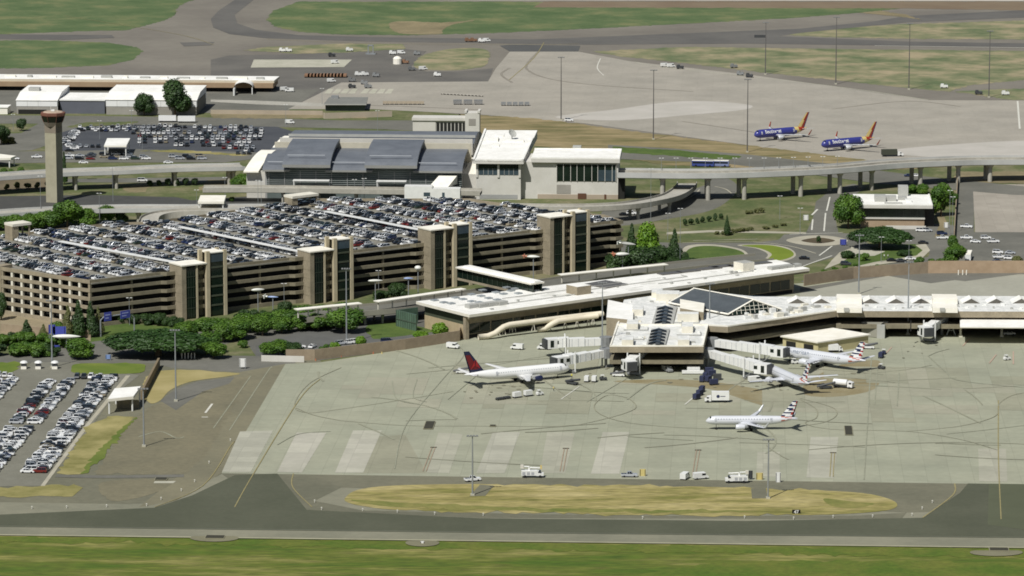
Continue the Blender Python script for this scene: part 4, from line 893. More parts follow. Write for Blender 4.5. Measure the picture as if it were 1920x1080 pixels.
# satellite dish
p = P(960, 264, 20); q = MB(); q.tube([(p.x, p.y, 19.8), (p.x, p.y, 23)], .3, 6)
n_ = Vector((.5, -.6, .6)).normalized(); c_ = Vector((p.x, p.y, 23.4)); a_ = n_.orthogonal().normalized(); b_ = n_.cross(a_)
rows = [[c_+(a_*math.cos(k*PI/8)+b_*math.sin(k*PI/8))*r_+n_*(r_*r_*.14) for k in range(16)] for r_ in (.1, 1.2, 2.2)]
q.grid(rows, closed=True); q.build('satellite_dish', unit_grey, tk)
# right hall
rh = thing('exhibition_hall', 'pale hall with flat white roof and tall strip window, right of the tower block', 'building', tuple(P(1080, 380, 0)))
F = frame((P(975, 376, 0).x, P(975, 376, 0).y), BA)
q = MB(); fbox(q, F, 0, 46, 6, 34, 0, 17.6); q.build('wall', stucco, rh)
q = MB(); fbox(q, F, 5, 46.8, 4.2, 36, 17.6, 19.4, 0, 1); q.build('roof', [stucco, roof_w], rh)
q = MB(); fbox(q, F, 5, 46.8, 4.2, 4.9, 19.4, 20.0); fbox(q, F, 46.1, 46.8, 4.9, 36, 19.4, 20); fbox(q, F, 5, 46.1, 35.3, 36, 19.4, 20); q.build('parapet', roof_w, rh)
q = MB(); fbox(q, F, 17, 45, 5.75, 6.05, 8.6, 16.6); q.build('window', glass_d, rh)
q = MB()
for s in (17, 20.2, 23.6, 26.6, 30, 33.6, 36.4, 39.8, 43.2, 45): fbox(q, F, s-.12, s+.12, 5.5, 5.75, 8.6, 16.6)
q.build('mullion', stucco, rh)
q = MB(); fbox(q, F, 36.6, 45, 5.6, 5.75, 8.8, 14); q.build('blind', glass_b, rh)
q = MB(); fbox(q, F, 17, 23.6, 5.85, 6.05, 2.6, 6.8); q.build('louvre', mat('louvre grey', (150, 146, 138), var=.08), rh)
q = MB(); fbox(q, F, 8, 46, 5.7, 6.02, 0, 2.2); q.build('base_wall', mat('brown base wall', (168, 154, 136), var=.06), rh)
q = MB(); fbox(q, F, 27, 31, 5.4, 5.7, 0, 2.8); fbox(q, F, 39.5, 40.4, 5.4, 5.7, 0, 2.4); q.build('door', mat('dark red brown door', (92, 62, 44), var=.1), rh)
q = MB(); fbox(q, F, 46.0, 49, 7, 20, 0, 11); q.build('glass_porch', dark, rh)
roofbox(1082, 278, (4, 5, 1.2), 19.6, unit_grey, GRID, 'rooftop_unit', rh)
# small link buildings left of the tower
lk = thing('service_annex', 'narrow pale annex with a white roof between the arched terminal and the tower block', 'building', tuple(P(880, 366, 0)))
F = frame((P(867, 370, 0).x, P(867, 370, 0).y), BA)
q = MB(); q.prism([F(0, 1), F(6.6, 1), F(6.8, 60), F(3, 60)], 0, [11, 11, 15, 15], 0, 1); q.build('wall', [stucco, roof_c], lk)
bkh = thing('rear_annex', 'pale block with stub tower and dark square windows behind the curved roofs', 'building', tuple(P(830, 262, 0)))
y_ = P(830, 262, 0)
F = frame((P(774, 262, 0).x, y_.y), BA)
q = MB(); fbox(q, F, 0, 9, 0, 10, 0, 10.5); fbox(q, F, 9, 12, 0, 10, 0, 10); q.build('wall', stucco, bkh)
q = MB(); fbox(q, F, -.4, 31, -.6, 10.4, 10.2, 11.6); q.build('roof', [stucco], bkh)
q = MB(); fbox(q, F, 12, 28, .4, 9.6, 0, 10.2); q.build('rear_wall', stucco, bkh)
for i in range(8): q = MB(); fbox(q, F, 12.4+i*1.95, 13.9+i*1.95, .25, .4, 4.6, 9.2); q.build('window', dark, bkh)
q = MB(); fbox(q, F, 27.5, 35, -1.5, 7, 0, 14.5); fbox(q, F, 27.2, 28.4, -1.8, 7.2, 14.5, 15.6); fbox(q, F, 34, 35.3, -1.8, 7.2, 14.5, 15.6); q.build('stub_tower', stucco, bkh)
q = MB(); fbox(q, F, 29.4, 33, -1.65, -1.5, 8, 11.5); q.build('louvre', MC['louvre grey'], bkh)
# ------------------------------------------------------------------ viaducts
deck_road('viaduct', 'long pale elevated viaduct on tall round piers crossing to the far right', [(1157, 327), (1230, 328), (1300, 328.5), (1400, 327), (1560, 320), (1680, 310), (1780, 305), (1860, 303), (2060, 303)], 15, [12.5, 12.5, 12.5, 12.5, 12, 11.5, 11, 10.5, 10], .9,
          (1240, 1322, 1397, 1510, 1583, 1645, 1735, 1800, 1870), twin=True, th=1.8, pier_w=2.2, m_side=mat('viaduct side', (176, 176, 172), c2=(188, 188, 184), scale=.1))
deck_road('curved_ramp', 'curved concrete ramp sweeping from the pale hall under the viaduct', [(880, 388), (1000, 391), (1100, 391), (1180, 387), (1240, 378), (1280, 367), (1302, 352), (1306, 344)], 9, [7, 7, 7, 7, 6.6, 6, 5, 4.6], .9, (1100, 1200, 1262), th=1.5)
deck_road('elevated_road', 'elevated grey road on short piers beyond the concrete control tower', [(-60, 338), (60, 330), (130, 326), (220, 323), (330, 318), (430, 316), (460, 315)], 13, 8.5, .8, (145, 212, 324, 432, 440), th=1.3, m_side=MC['viaduct side'])
deck_road('loop_road', 'lower elevated loop road passing in front of the control tower', [(-60, 408), (60, 400), (150, 396), (240, 394), (360, 394), (480, 393), (560, 396), (640, 400)], 12, 7.0, .8, (160, 250, 300, 345), th=1.3, m_side=MC['viaduct side'])
cr_ = deck_road('spiral_ramp', 'small curved concrete ramp at the rear corner of the parking garage', [(296, 416), (300, 408), (320, 402), (360, 399), (420, 400), (470, 402)], 8, [9, 9.5, 10, 10.5, 11, 11.5], .9, (), th=2.2)
# ------------------------------------------------------------------ control tower
ct = thing('control_tower', 'tall square concrete control tower with a small red-roofed cab at the left', 'control tower', tuple(P(100, 381, 0)))
cx, cy = P(101, 381, 0).x, P(101, 381, 0).y+4; cw = 5.9; ca_ = R(-24)
shaft = mat('pale shaft concrete', (156, 151, 130), c2=(170, 165, 143), scale=.15, rough=.9)
q = MB(); q.box((cx, cy, 0), (cw, cw, 33), ca_); q.build('shaft', shaft, ct)
q = MB(); q.box((cx, cy, 33), (cw+.1, cw+.1, 5), ca_); q.build('neck', mat('brown grey neck', (132, 122, 108), var=.1), ct)
def ngon(c, r_, n, rot=0): return [(c[0]+r_*math.cos(2*PI*i/n+rot), c[1]+r_*math.sin(2*PI*i/n+rot)) for i in range(n)]
def lathe(b, c, prof, n=8, rot=0, m=0):
    rows = [[(c[0]+r_*math.cos(2*PI*k/n+rot), c[1]+r_*math.sin(2*PI*k/n+rot), z) for k in range(n)] for r_, z in prof]
    b.grid(rows, closed=True, m=m); b.face(rows[-1], m if not callable(m) else 0); b.face(rows[0][::-1], m if not callable(m) else 0)
q = MB(); lathe(q, (cx, cy), [(3.8, 36), (4.8, 38)], 8, PI/8); q.build('cab_base', MC['brown grey neck'], ct)
q = MB(); lathe(q, (cx, cy), [(4.6, 38), (5.6, 40.6)], 8, PI/8); q.build('cab_glass', mat('dark green cab glass', (20, 28, 24), rough=.1, var=.1), ct)
q = MB()
for k in range(8):
    a = 2*PI*k/8+PI/8; q.tube([(cx+4.65*math.cos(a), cy+4.65*math.sin(a), 38), (cx+5.65*math.cos(a), cy+5.65*math.sin(a), 40.6)], .14, 5)
q.build('mullion', mat('rust red trim', (118, 78, 64), var=.1), ct)
q = MB(); lathe(q, (cx, cy), [(5.2, 40.5), (6.0, 41.2), (6.0, 42.4), (5.2, 42.6)], 8, PI/8); q.build('cab_roof', MC['rust red trim'], ct)
q = MB(); lathe(q, (cx, cy), [(4.9, 42.6), (4.4, 42.9)], 8, PI/8); q.build('roof_top', mat('dusty roof top', (178, 158, 138), var=.1), ct)
q = MB(); q.tube([(cx-1, cy, 43), (cx-1, cy, 46)], .1, 5); q.tube([(cx+2, cy+1, 43), (cx+2, cy+1, 45)], .1, 5); q.box((cx, cy, 43), (1.5, 1, .8)); q.build('antenna', white_m, ct)
# ------------------------------------------------------------------ far left: long flat building and hangars
lb = thing('cargo_building', 'very long low brown-walled building with a white roof at the far left', 'building', tuple(P(260, 170, 0)))
pxprism([(-260, 146), (514, 151), (524, 143), (-260, 137)], 5.2, 6.6, 'roof', [mat('cream edge', (196, 188, 168), var=.05), roof_w], lb)
pxprism([(-260, 147), (512, 152), (521, 144), (-260, 139)], 2.6, 5.2, 'fascia_wall', mat('brown wall', (148, 124, 98), c2=(160, 138, 110), scale=.1), lb, 6.6)
pxprism([(-260, 144), (508, 149), (518, 144), (-260, 139)], 0, 2.6, 'dock_wall', mat('dark dock wall', (60, 58, 58), var=.2), lb, 6.6)
for i in range(14): roofbox(20+i*36, 144+i*.35, (rnd.uniform(2, 9), 3, rnd.uniform(.6, 1.5)), 6.6, unit_grey if i % 2 else roof_c, GRID, 'rooftop_unit', lb)
def hangar(label, x0, x1, yb, w0, zb, zt, front, m_wall, m_low, zl, skew=9, shed=False, flat=False):
    a, e = P(x0, yb, 0), P(x1, yb+1, 0); F = frame((a.x, a.y), GRID); L = (e-a).length
    h = thing('hangar', label, 'hangar', (a.x, a.y, 0))
    D = w0
    if flat:
        q = MB(); fbox(q, F, 0, L, 0, D, 0, zb); q.build('wall', m_wall, h)
        q = MB(); fbox(q, F, -.3, L+.3, -.4, D+.3, zb, zb+.6, 0, 1); q.build('roof', [white_m, roof_w], h)
    else:
        prof = [(0, zb), (D*.35, zt), (D, zt+.4)]
        q = MB(); rows = [[(*F(s, t), z) for t, z in [(0, zl), (0, zb), (D*.35, zt), (D, zt+.4), (D, zl)]] for s in (0, L)]
        q.grid(rows); q.face(rows[0][::-1]); q.face(rows[1]); q.build('upper_wall', [m_wall], h)
        q = MB(); rows = [[(*F(s, t), z+.12) for t, z in [(-.3, zb-.1), (D*.35, zt), (D+.3, zt+.4)]] for s in (-.3, L+.3)]; q.grid(rows)
        rows = [[(*F(s, t), z) for t, z in [(-.3, zb-.1), (D*.35, zt), (D+.3, zt+.4)]] for s in (-.3, L+.3)]; q.grid(rows); q.build('roof', roof_w, h)
        q = MB(); fbox(q, F, .1, L-.1, .15, D-.1, 0, zl); q.build('base_wall', m_low, h)
        q = MB(); fbox(q, F, L, L+.15, D*.1, D*.9, .3, zb-.5); q.build('end_door', mat('shaded door grey', (120, 116, 104), var=.05), h)
        q = MB()
        for i in range(1, int(L/6)): fbox(q, F, i*6, i*6+.12, -.06, 0, zl, zb)
        q.build('panel_joint', unit_grey, h)
    return h, F, L
wpan = mat('white wall panel', (226, 226, 224), var=.04, scale=.2)
h1, F, L = hangar('white hangar with grey base, leftmost of three behind the control tower', 31, 107, 214, 40, 7.6, 10.5, 0, wpan, MC['louvre grey'], 4.4)
q = MB(); fbox(q, F, 1, L-6, -.02, .2, 0.2, 2.6); q.build('open_door', dark, h1); roofbox(65, 169, (6, 5, 1.6), 10.8, unit_grey, GRID, 'rooftop_unit', h1)
hangar('dark grey walled hangar with a flat white roof between two white hangars', 113, 196, 213, 30, 7.2, 8, 0, mat('dark blue grey wall', (92, 95, 104), var=.05), stucco_d, 0, flat=True)
hangar('long white hangar behind two green trees, rightmost of the hangars', 199, 369, 215, 40, 8.2, 11, 0, wpan, MC['louvre grey'], 4.6)
lw = thing('white_shed', 'small white shed at the left frame edge beside the hangars', 'shed', tuple(P(5, 214, 0)))
F = frame((P(-30, 214, 0).x, P(0, 214, 0).y), GRID); q = MB(); fbox(q, F, 0, 13, 0, 10, 0, 3.6); q.build('wall', roof_c, lw); q = MB(); fbox(q, F, -.3, 13.3, -.4, 10, 3.6, 4); q.build('roof', roof_w, lw)
# yard building with grey roof, arched white tent, red container, walls
yb_ = thing('yard_building', 'low dark building with a grey roof beside the white painted slabs', 'building', tuple(P(648, 205, 0)))
pxprism([(607, 195), (687, 195), (690, 182), (617, 182)], 3.6, 4.2, 'roof', [unit_grey, mat('mid grey roof', (124, 124, 118), var=.06)], yb_)
pxprism([(610, 194), (684, 194), (686, 184), (618, 184)], 0.05, 3.6, 'wall', mat('green grey glazed wall', (74, 82, 78), var=.15), yb_, 4.2)
roofbox(628, 184, (4, 3, 1.4), 4.2, grey_m, GRID, 'rooftop_unit', yb_)
def simple_wall(label, pts, z, m, th=.4, name='boundary_wall', cat='wall', base=0.0, curve=False):
    w_ = [P(x, y, 0) for x, y in pts]; q = MB()
    for i in range(len(w_)-1):
        a, e = w_[i], w_[i+1]; F = frame((a.x, a.y), math.atan2(e.y-a.y, e.x-a.x)); fbox(q, F, 0, (e-a).length+.05, 0, th, base, z if not isinstance(z, list) else z[i])
    return q.build(name, m, base=tuple(w_[0]), label=label, cat=cat)
bw = mat('tan block wall', (142, 127, 106), c2=(154, 139, 117), scale=.4)
simple_wall('low beige wall behind the landside road, below the grey-roofed yard building', [(395, 214), (605, 216)], 2.4, mat('beige wall', (168, 156, 138), var=.06))
simple_wall('beige wall with a dark opening under the grey-roofed yard building', [(606, 222), (610, 223), (735, 219)], 3.2, MC['beige wall'])
tn = thing('arched_tent', 'small white arched canopy in front of the long brown-walled building', 'canopy', tuple(P(457, 178, 0)))
c = P(457, 176, 0); rows = []
for i in range(9):
    a = PI*i/8; rows.append([(c.x-5.4*math.cos(a), c.y+y_, 4.0+3*math.sin(a)) for y_ in (-4, 10)])
q = MB(); q.grid(rows); rows = [[(x, y, z+.15) for x, y, z in r] for r in rows]; q.grid(rows); q.build('arched_roof', roof_w, tn, smooth=True)
q = MB(); q.box((c.x-5, c.y-3, 0), (.8, 12, 4)); q.box((c.x+5, c.y-3, 0), (.5, .5, 4)); q.build('post', white_m, tn)
# ------------------------------------------------------------------ right: office building with white roof
ob = thing('office_building', 'two-storey brick and glass office with a broad white roof between two leafy trees', 'office', tuple(P(1670, 426, 0)))
F = frame((P(1610, 426, 0).x, P(1610, 426, 0).y), GRID)
q = MB(); fbox(q, F, 1, 29.5, 0, 28, 0, 9.2); q.build('wall', mat('brown brick', (156, 136, 112), c2=(168, 148, 124), scale=.3), ob)
q = MB(); fbox(q, F, .9, 29.6, -.15, .0, 4.6, 8.6); q.build('window', mat('office glass', (58, 66, 62), rough=.15, var=.2, scale=.3), ob)
q = MB(); fbox(q, F, .9, 29.7, -.6, .3, 3.9, 4.6); q.build('sill_band', stucco, ob)
q = MB()
for i in range(10): fbox(q, F, 1+i*3.15, 1.12+i*3.15, -.25, -.15, 4.6, 8.6)
q.build('mullion', dgrey_m, ob)
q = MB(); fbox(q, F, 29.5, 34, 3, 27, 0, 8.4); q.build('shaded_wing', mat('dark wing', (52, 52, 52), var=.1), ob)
q = MB(); fbox(q, F, -2, 33, -3, 30, 9.2, 10.6, 0, 1); q.build('roof', [stucco, roof_w], ob)
q = MB(); fbox(q, F, -2, 33, -3, -2.4, 10.6, 11); fbox(q, F, 32.4, 33, -2.4, 30, 10.6, 11); q.build('parapet', roof_w, ob)
for x, y, d in ((1650, 376, (5, 8, 2.4)), (1668, 376, (6, 5, 2.2)), (1693, 366, (4.5, 6, 4.4)), (1692, 374, (4, 5, 1.4)), (1703, 378, (3, 3, 1.2)), (1675, 382, (8, 1.5, .6))):
    roofbox(x, y, d, 10.6, unit_grey if x < 1698 else white_m, GRID, 'rooftop_unit', ob)
q = MB(); fbox(q, F, 12, 30, -5, -4.4, 0, 1.6); q.build('low_wall', stucco, ob)
# ------------------------------------------------------------------ apron walls
simple_wall('long low brown blast wall rising along the apron edge below the staff cars', [(536, 676), (590, 676), (760, 656), (862, 640), (866, 625)], 4.2, bw)
simple_wall('low pale concrete wall left of the brown blast wall', [(490, 678), (570, 680)], 2.4, stucco)
simple_wall('curving brown blast wall behind the right wing of the concourse', [(1508, 537), (1600, 523), (1740, 513)], 5.0, bw)
simple_wall('tall orange-brown blast wall at the far right behind the concourse', [(1740, 513), (2120, 512)], 5.4, mat('orange brown wall', (162, 140, 114), c2=(174, 152, 126), scale=.3))
simple_wall('low tan retaining wall under the left end of the parking garage', [(0, 622), (60, 628), (170, 634)], 3.2, bw)
simple_wall('dark sloping concrete wall beside the white-roofed shelter', [(268, 750), (300, 688)], 3.4, mat('brown shaded wall', (126, 112, 88), var=.08), .8)
simple_wall('brown wall along the left side of the pale concrete lot', [(1790, 446), (1796, 344)], 3, bw)
# white-roofed shelter
def shelter(label, c4, z, posts, m_roof=roof_w, th=1.0, name='shelter'):
    pts = XY(c4, z); t = thing(name, label, 'shelter', (pts[0][0], pts[0][1], 0))
    q = MB(); q.prism(pts, z-th, z, 0, 1); q.build('roof', [roof_c, m_roof], t)
    for f in inset(pts, 1.0): q = MB(); q.tube([(f[0], f[1], 0), (f[0], f[1], z-th)], .3, 6); q.build('post', white_m, t)
    return t
s_ = shelter('open shelter with a bright white roof beside the car park and drainage grass', [(202, 748), (250, 743), (264, 724), (215, 728)], 5.6, 4)
q = MB(); p = P(236, 774, 0); q.box((p.x, p.y+8, 0), (8, .3, 3)); q.build('back_panel', tan_d, s_)
s2 = shelter('white-roofed toll canopy on slim posts in the far car park', [(195, 273), (237, 273), (244, 259), (201, 259)], 6.4, 4, th=.8)
q = MB(); p = P(219, 290, 0); q.box((p.x, p.y, 0), (8, 4, 3)); q.build('kiosk', dgrey_m, s2)
shelter('cream flat canopy at the left frame edge above the service road', [(-40, 297), (20, 296), (30, 292), (-40, 284)], 5, 4, roof_c)
shelter('white roofed bus shelter on the loop road deck in front of the garage', [(371, 378), (420, 378), (424, 366), (376, 366)], 10.5, 4, roof_c)
# ================================================================== cars
WIN = mat('car window', (26, 32, 38), rough=.08, var=0); TYR = black_r
PAINTS = {'white': (238, 238, 236), 'silver': (196, 199, 203), 'black': (24, 25, 28), 'dark grey': (70, 73, 78), 'dark blue': (36, 48, 84), 'red': (112, 34, 28), 'tan': (150, 140, 118), 'green': (44, 60, 48)}
PM_ = {k: mat('car paint '+k, v, rough=.25, metal=.25 if k in ('silver', 'dark grey') else 0, var=0, coat=.6) for k, v in PAINTS.items()}
PW = ['white']*12+['silver']*8+['black']*8+['dark grey']*3+['dark blue']+['tan']+['red' if k == 2 else 'black' for k in range(3)]+['green']
KINDS = {  # profile of the body, then glasshouse: bottom x range, top x range, heights
 'sedan': (4.7, 1.8, [(-2.3, .35), (-2.35, .8), (-2.2, .95), (-1.5, .98), (1.0, .95), (2.15, .78), (2.35, .6), (2.3, .3)], (-1.75, 1.05), (-1.05, .35), .96, 1.43),
 'suv': (4.8, 1.9, [(-2.35, .4), (-2.4, .9), (-2.35, 1.08), (1.1, 1.08), (2.2, .98), (2.4, .7), (2.35, .35)], (-2.3, 1.15), (-2.0, .55), 1.08, 1.74),
 'minivan': (5.0, 1.95, [(-2.45, .35), (-2.5, .9), (-2.45, 1.05), (1.5, 1.05), (2.4, .85), (2.5, .6), (2.45, .3)], (-2.42, 1.7), (-2.2, .8), 1.05, 1.8),
 'pickup truck': (5.5, 1.95, [(-2.7, .5), (-2.75, 1.0), (-2.7, 1.12), (1.1, 1.12), (2.6, 1.05), (2.75, .8), (2.7, .4)], (-.75, 1.2), (-.6, .55), 1.12, 1.84)}
def car_parts(kind):
    L, W, prof, gb, gt, z0, z1 = KINDS[kind]; h = W/2
    body = MB(); k = [(x, z) for x, z in prof]
    rows = []
    for y, s in ((-h, .94), (-h+.06, 1), (h-.06, 1), (h, .94)):
        rows.append([(x*s, y, z if s == 1 else max(z-.05, .32)) for x, z in k])
    body.grid(rows, closed=True); body.face(rows[0][::-1]); body.face(rows[-1])
    r0, r1 = gt; t = h-.28
    body.face([(r0, -t, z1), (r1, -t, z1), (r1, t, z1), (r0, t, z1)])
    if kind == 'pickup truck':
        body.box((-1.75, 0, 1.125), (.08, W-.2, .02))
    win = MB(); b = h-.1
    B = [(gb[0], -b, z0), (gb[1], -b, z0), (gb[1], b, z0), (gb[0], b, z0)]; T = [(r0, -t, z1-.03), (r1, -t, z1-.03), (r1, t, z1-.03), (r0, t, z1-.03)]
    for i in range(4): j = (i+1) % 4; win.face([B[i], B[j], T[j], T[i]])
    # pillars in body colour
    for i in range(4):
        body.tube([Vector(B[i])+Vector((0, 0, -.02)), Vector(T[i])+Vector((0, 0, .03))], .06, 4)
    for s in (-1, 1): body.tube([((gb[0]+gb[1])/2-.1, s*b, z0), ((r0+r1)/2-.1, s*t, z1)], .05, 4)
    if kind == 'pickup truck': win.face([(-2.6, -h+.18, 1.125), (-.9, -h+.18, 1.125), (-.9, h-.18, 1.125), (-2.6, h-.18, 1.125)])
    wheels = []
    for x in (-L*.3, L*.3):
        for s in (-1, 1):
            q = MB(); q.tube([(x, s*(h-.22), .33), (x, s*(h+.01), .33)], .33, 10); wheels.append(q)
    return body, win, wheels
CP = {k: car_parts(k) for k in KINDS}
PROTO = {}
def car(kind, paint, loc, rz, label, group, parts=True, cat=None):
    key = (kind, paint, parts)
    cat = cat or ('car' if kind != 'pickup truck' else 'pickup truck')
    nm = {'sedan': 'sedan_car', 'suv': 'suv_car', 'minivan': 'minivan', 'pickup truck': 'pickup_truck'}[kind]
    if key in PROTO:
        return dup(PROTO[key], loc, rz, label, group)
    body, win, wheels = CP[kind]
    if parts:
        t = thing(nm, label, cat, (0, 0, 0), 0, group)
        body.build('body', PM_[paint], t, smooth=False); win.build('windows', WIN, t)
        for w_ in wheels: w_.build('wheel', TYR, t)
    else:
        q = MB(); q.add(body, Matrix()); q.add(win, Matrix(), {0: 1})
        for w_ in wheels: q.add(w_, Matrix(), {0: 2})
        t = q.build(nm, [PM_[paint], WIN, TYR], label=label, cat=cat, group=group)
    t.location = loc; t.rotation_euler = (0, 0, rz)
    PROTO[key] = proto_tree(t)
    return t
STUFF = {}
def stuff_car(kind, paint, loc, rz, key='far'):
    b = STUFF.setdefault(key, MB()); body, win, wheels = CP[kind]; M = Matrix.Translation(loc) @ Matrix.Rotation(rz, 4, 'Z')
    pi = list(PAINTS).index(paint)
    b.add(body, M, {0: pi}); b.add(win, M, {0: 8})
    for w_ in wheels: b.add(w_, M, {0: 9})
rc = random.Random(11)
def pick(): return rc.choice(['sedan']*5+['suv']*4+['minivan']+['pickup truck']*2), rc.choice(PW)
def row(name_, a, e, face, gapf=.06, label='near end', n=None, pitch=2.75, z=0.0, group=None, off=0.0, mode='ind', forced={}):
    """cars side by side from pixel a to pixel e; face = heading relative to the row direction"""
    A, E = P(*a, z), P(*e, z); d = E-A; d.z = 0; L = d.length; u = d.normalized(); hd = math.atan2(u.y, u.x)+face
    n = n or int(L/pitch); k = 0; out = []
    perp = Vector((-u.y, u.x, 0))
    for i in range(n):
        kind, paint = forced.get(i, pick())
        if i not in forced and rc.random() < .3: paint = 'white'
        if i not in forced and rc.random() < gapf: continue
        p = A+u*(L*(i+.5)/n)+perp*(off+rc.uniform(-.3, .3))
        out.append((kind, paint, (p.x, p.y, z), hd+rc.uniform(-.03, .03)+(PI if rc.random() < .3 else 0)))
    if mode == 'stuff':
        for c in out: stuff_car(*c)
    else:
        for j, c in enumerate(out):
            car(c[0], c[1], c[2], c[3], '%s %s, %s from the %s, %s' % (c[1], 'car' if c[0] == 'sedan' else c[0].upper() if c[0] == 'suv' else c[0], nth(j), label, name_), group or 'cars in the lower left car park')
    return out
z_ = .2
LOTG = 'cars in the lower left car park'
row('outer right row of lower left lot', (73, 888), (211, 708), -PI/2, 0.02, z=z_)
row('inner right row of lower left lot', (51, 888), (190, 708), -PI/2, 0.02, z=z_)
row('outer middle row of lower left lot', (64, 796), (131, 716), -PI/2, 0.02, z=z_, forced={0: ('minivan', 'white')})
row('inner middle row of lower left lot', (29, 796), (94, 716), -PI/2, 0.02, z=z_, forced={10: ('sedan', 'red')})
row('outer short row at left frame edge', (-20, 890), (52, 806), -PI/2, 0.02, z=z_)
row('inner short row at left frame edge', (-52, 890), (20, 806), -PI/2, 0.02, z=z_)
row('outer uppermost row of lower left lot', (-22, 760), (24, 712), -PI/2, 0.0, z=z_)
row('inner uppermost row of lower left lot', (-50, 760), (-4, 712), -PI/2, 0.0, z=z_)
row('short row below bright grass verge', (138, 709), (190, 709), PI/2, 0.0, z=z_, n=4, label='left')
row('short row by left grass verge', (-8, 706), (26, 706), PI/2, 0.0, z=z_, n=3, label='left')
# staff lot behind the blast wall
for i, (x, y, k, c, a) in enumerate([(548, 655, 'suv', 'white', .1), (562, 652, 'sedan', 'white', .1), (537, 661, 'sedan', 'dark blue', .2), (640, 646, 'suv', 'silver', .4), (652, 645, 'pickup truck', 'white', .4), (664, 643, 'suv', 'white', .5), (675, 640, 'sedan', 'dark grey', .4), (586, 652, 'sedan', 'white', 1.2), (726, 642, 'minivan', 'dark blue', .3), (628, 650, 'sedan', 'black', .4)]):
    p = P(x, y, .12); car(k, c, (p.x, p.y, .12), a, '%s %s, %s from the left behind the brown blast wall' % (c, k if k != 'suv' else 'SUV', nth([2, 3, 1, 6, 7, 8, 9, 4, 10, 5][i]-1)), 'cars behind the blast wall')
# landside strays
LB_ = [(1184, 402, 'suv', 'white', 'white SUV parked under the curved ramp by the garage end'), (1170, 404, 'sedan', 'black', 'black sedan beside the white SUV under the curved ramp'), (1508, 486, 'sedan', 'black', 'small dark sedan on the curve of the terminal exit road'),
 (1586, 497, 'suv', 'dark grey', 'dark grey SUV on the road just behind the right end of the terminal roof'), (1672, 490, 'sedan', 'black', 'black sedan on the road below the oval hedge'), (1707, 487, 'sedan', 'white', 'white sedan on the road below the right end of the oval hedge'), (1690, 491, 'sedan', 'dark grey', 'dark grey sedan between a black and a white one below the oval hedge'),
 (1731, 457, 'sedan', 'black', 'black sedan passing the right end of the oval hedge'), (1727, 434, 'suv', 'white', 'white SUV at the near right corner of the office building'), (1738, 434, 'suv', 'silver', 'silver SUV at the near right corner of the office building'),
 (1766, 440, 'suv', 'dark blue', 'dark blue SUV beside the tall light poles right of the office'), (1767, 448, 'pickup truck', 'white', 'white pickup truck beside the tall light poles right of the office'),
 (1812, 427, 'pickup truck', 'white', 'white pickup truck at the lower left corner of the pale concrete lot'), (1812, 448, 'pickup truck', 'white', 'white pickup truck, left end of the row below the pale concrete lot'), (1829, 455, 'sedan', 'white', 'white sedan, second in the row below the pale concrete lot'), (1848, 448, 'suv', 'white', 'white SUV, third in the row below the pale concrete lot'), (1862, 455, 'pickup truck', 'white', 'white pickup truck, right end of the row below the pale concrete lot'),
 (1871, 475, 'suv', 'white', 'white SUV in the small cluster at the right lot, back left'), (1873, 484, 'pickup truck', 'white', 'white pickup truck in the small cluster at the right lot, middle left'), (1871, 492, 'sedan', 'dark blue', 'dark blue sedan in the small cluster at the right lot, front left'), (1894, 476, 'sedan', 'silver', 'silver sedan in the small cluster at the right lot, back right'), (1892, 486, 'suv', 'white', 'white SUV in the small cluster at the right lot, front right'),
 (1892, 628, 'suv', 'white', 'white SUV parked under the white gate canopy'), (69, 296, 'pickup truck', 'white', 'white pickup truck left of the control tower shaft'), (28, 299, 'sedan', 'white', 'white sedan under the cream canopy at the left frame edge'),
 (1067, 227, 'suv', 'white', 'white SUV on the far apron edge at the foot of a tall mast'), (1718, 331, 'sedan', 'white', 'white sedan under the far viaduct span'), (1704, 331, 'sedan', 'dark blue', 'dark blue sedan under the far viaduct span'),
 (211, 210, 'pickup truck', 'white', 'white pickup truck in front of the long white hangar'), (267, 340, 'minivan', 'white', 'white minivan on the dirt path between the two elevated roads')]
for x, y, k, c, l in LB_:
    p = P(x, y, .18); car(k, c, (p.x, p.y, .18), rc.uniform(-.25, .15), l, None)
for x, y, z, c, l in ((157, 304, 8.5, 'white', 'white sedan driving on the elevated road beyond the tower, leftmost'), (316, 304, 8.5, 'white', 'white sedan driving on the elevated road beyond the tower, rightmost')):
    p = P(x, y+2, z); car('sedan', c, (p.x, p.y-1, z+.03), .05, l, None)
# roof deck of the garage
def inpoly(x, y, poly):
    r = False; j = len(poly)-1
    for i in range(len(poly)):
        if (poly[i][1] > y) != (poly[j][1] > y) and x < (poly[j][0]-poly[i][0])*(y-poly[i][1])/(poly[j][1]-poly[i][1])+poly[i][0]: r = not r
        j = i
    return r
din = inset(deck, 2.6); RA = R(-50); ru = Vector((math.cos(RA), math.sin(RA))); rv = Vector((-ru.y, ru.x))
wkl = [(P(*a, 20.4), P(*e, 20.4)) for a, e in (((113, 452), (338, 493)), ((338, 425), (562, 471)), ((612, 396), (802, 433)))]
slots = []
o_ = Vector((deck[0][0], deck[0][1]))
for m in range(-14, 16):
    for side, dv in ((0, 0), (1, 5.3)):
        v = m*16.5+dv+1.4
        for k in range(-60, 90):
            p = o_+rv*v+ru*(k*2.72)
            if not inpoly(p.x, p.y, din): continue
            if (k % 23) in (0,): continue
            slots.append((p.x, p.y, m, k, side))
slots.sort(key=lambda s: s[1])
cars_ = [s for s in slots if rc.random() < .93]
nearN = 118
fr = {}
for i, (x, y, m, k, side) in enumerate(cars_):
    kind, paint = pick(); h = RA+PI/2+(PI if rc.random() < .5 else 0)+rc.uniform(-.03, .03)
    if i < nearN: fr.setdefault((m, side), []).append((kind, paint, (x, y, GZ+.02), h, k))
    else: stuff_car(kind, paint, (x, y, GZ+.02), h, 'roof')
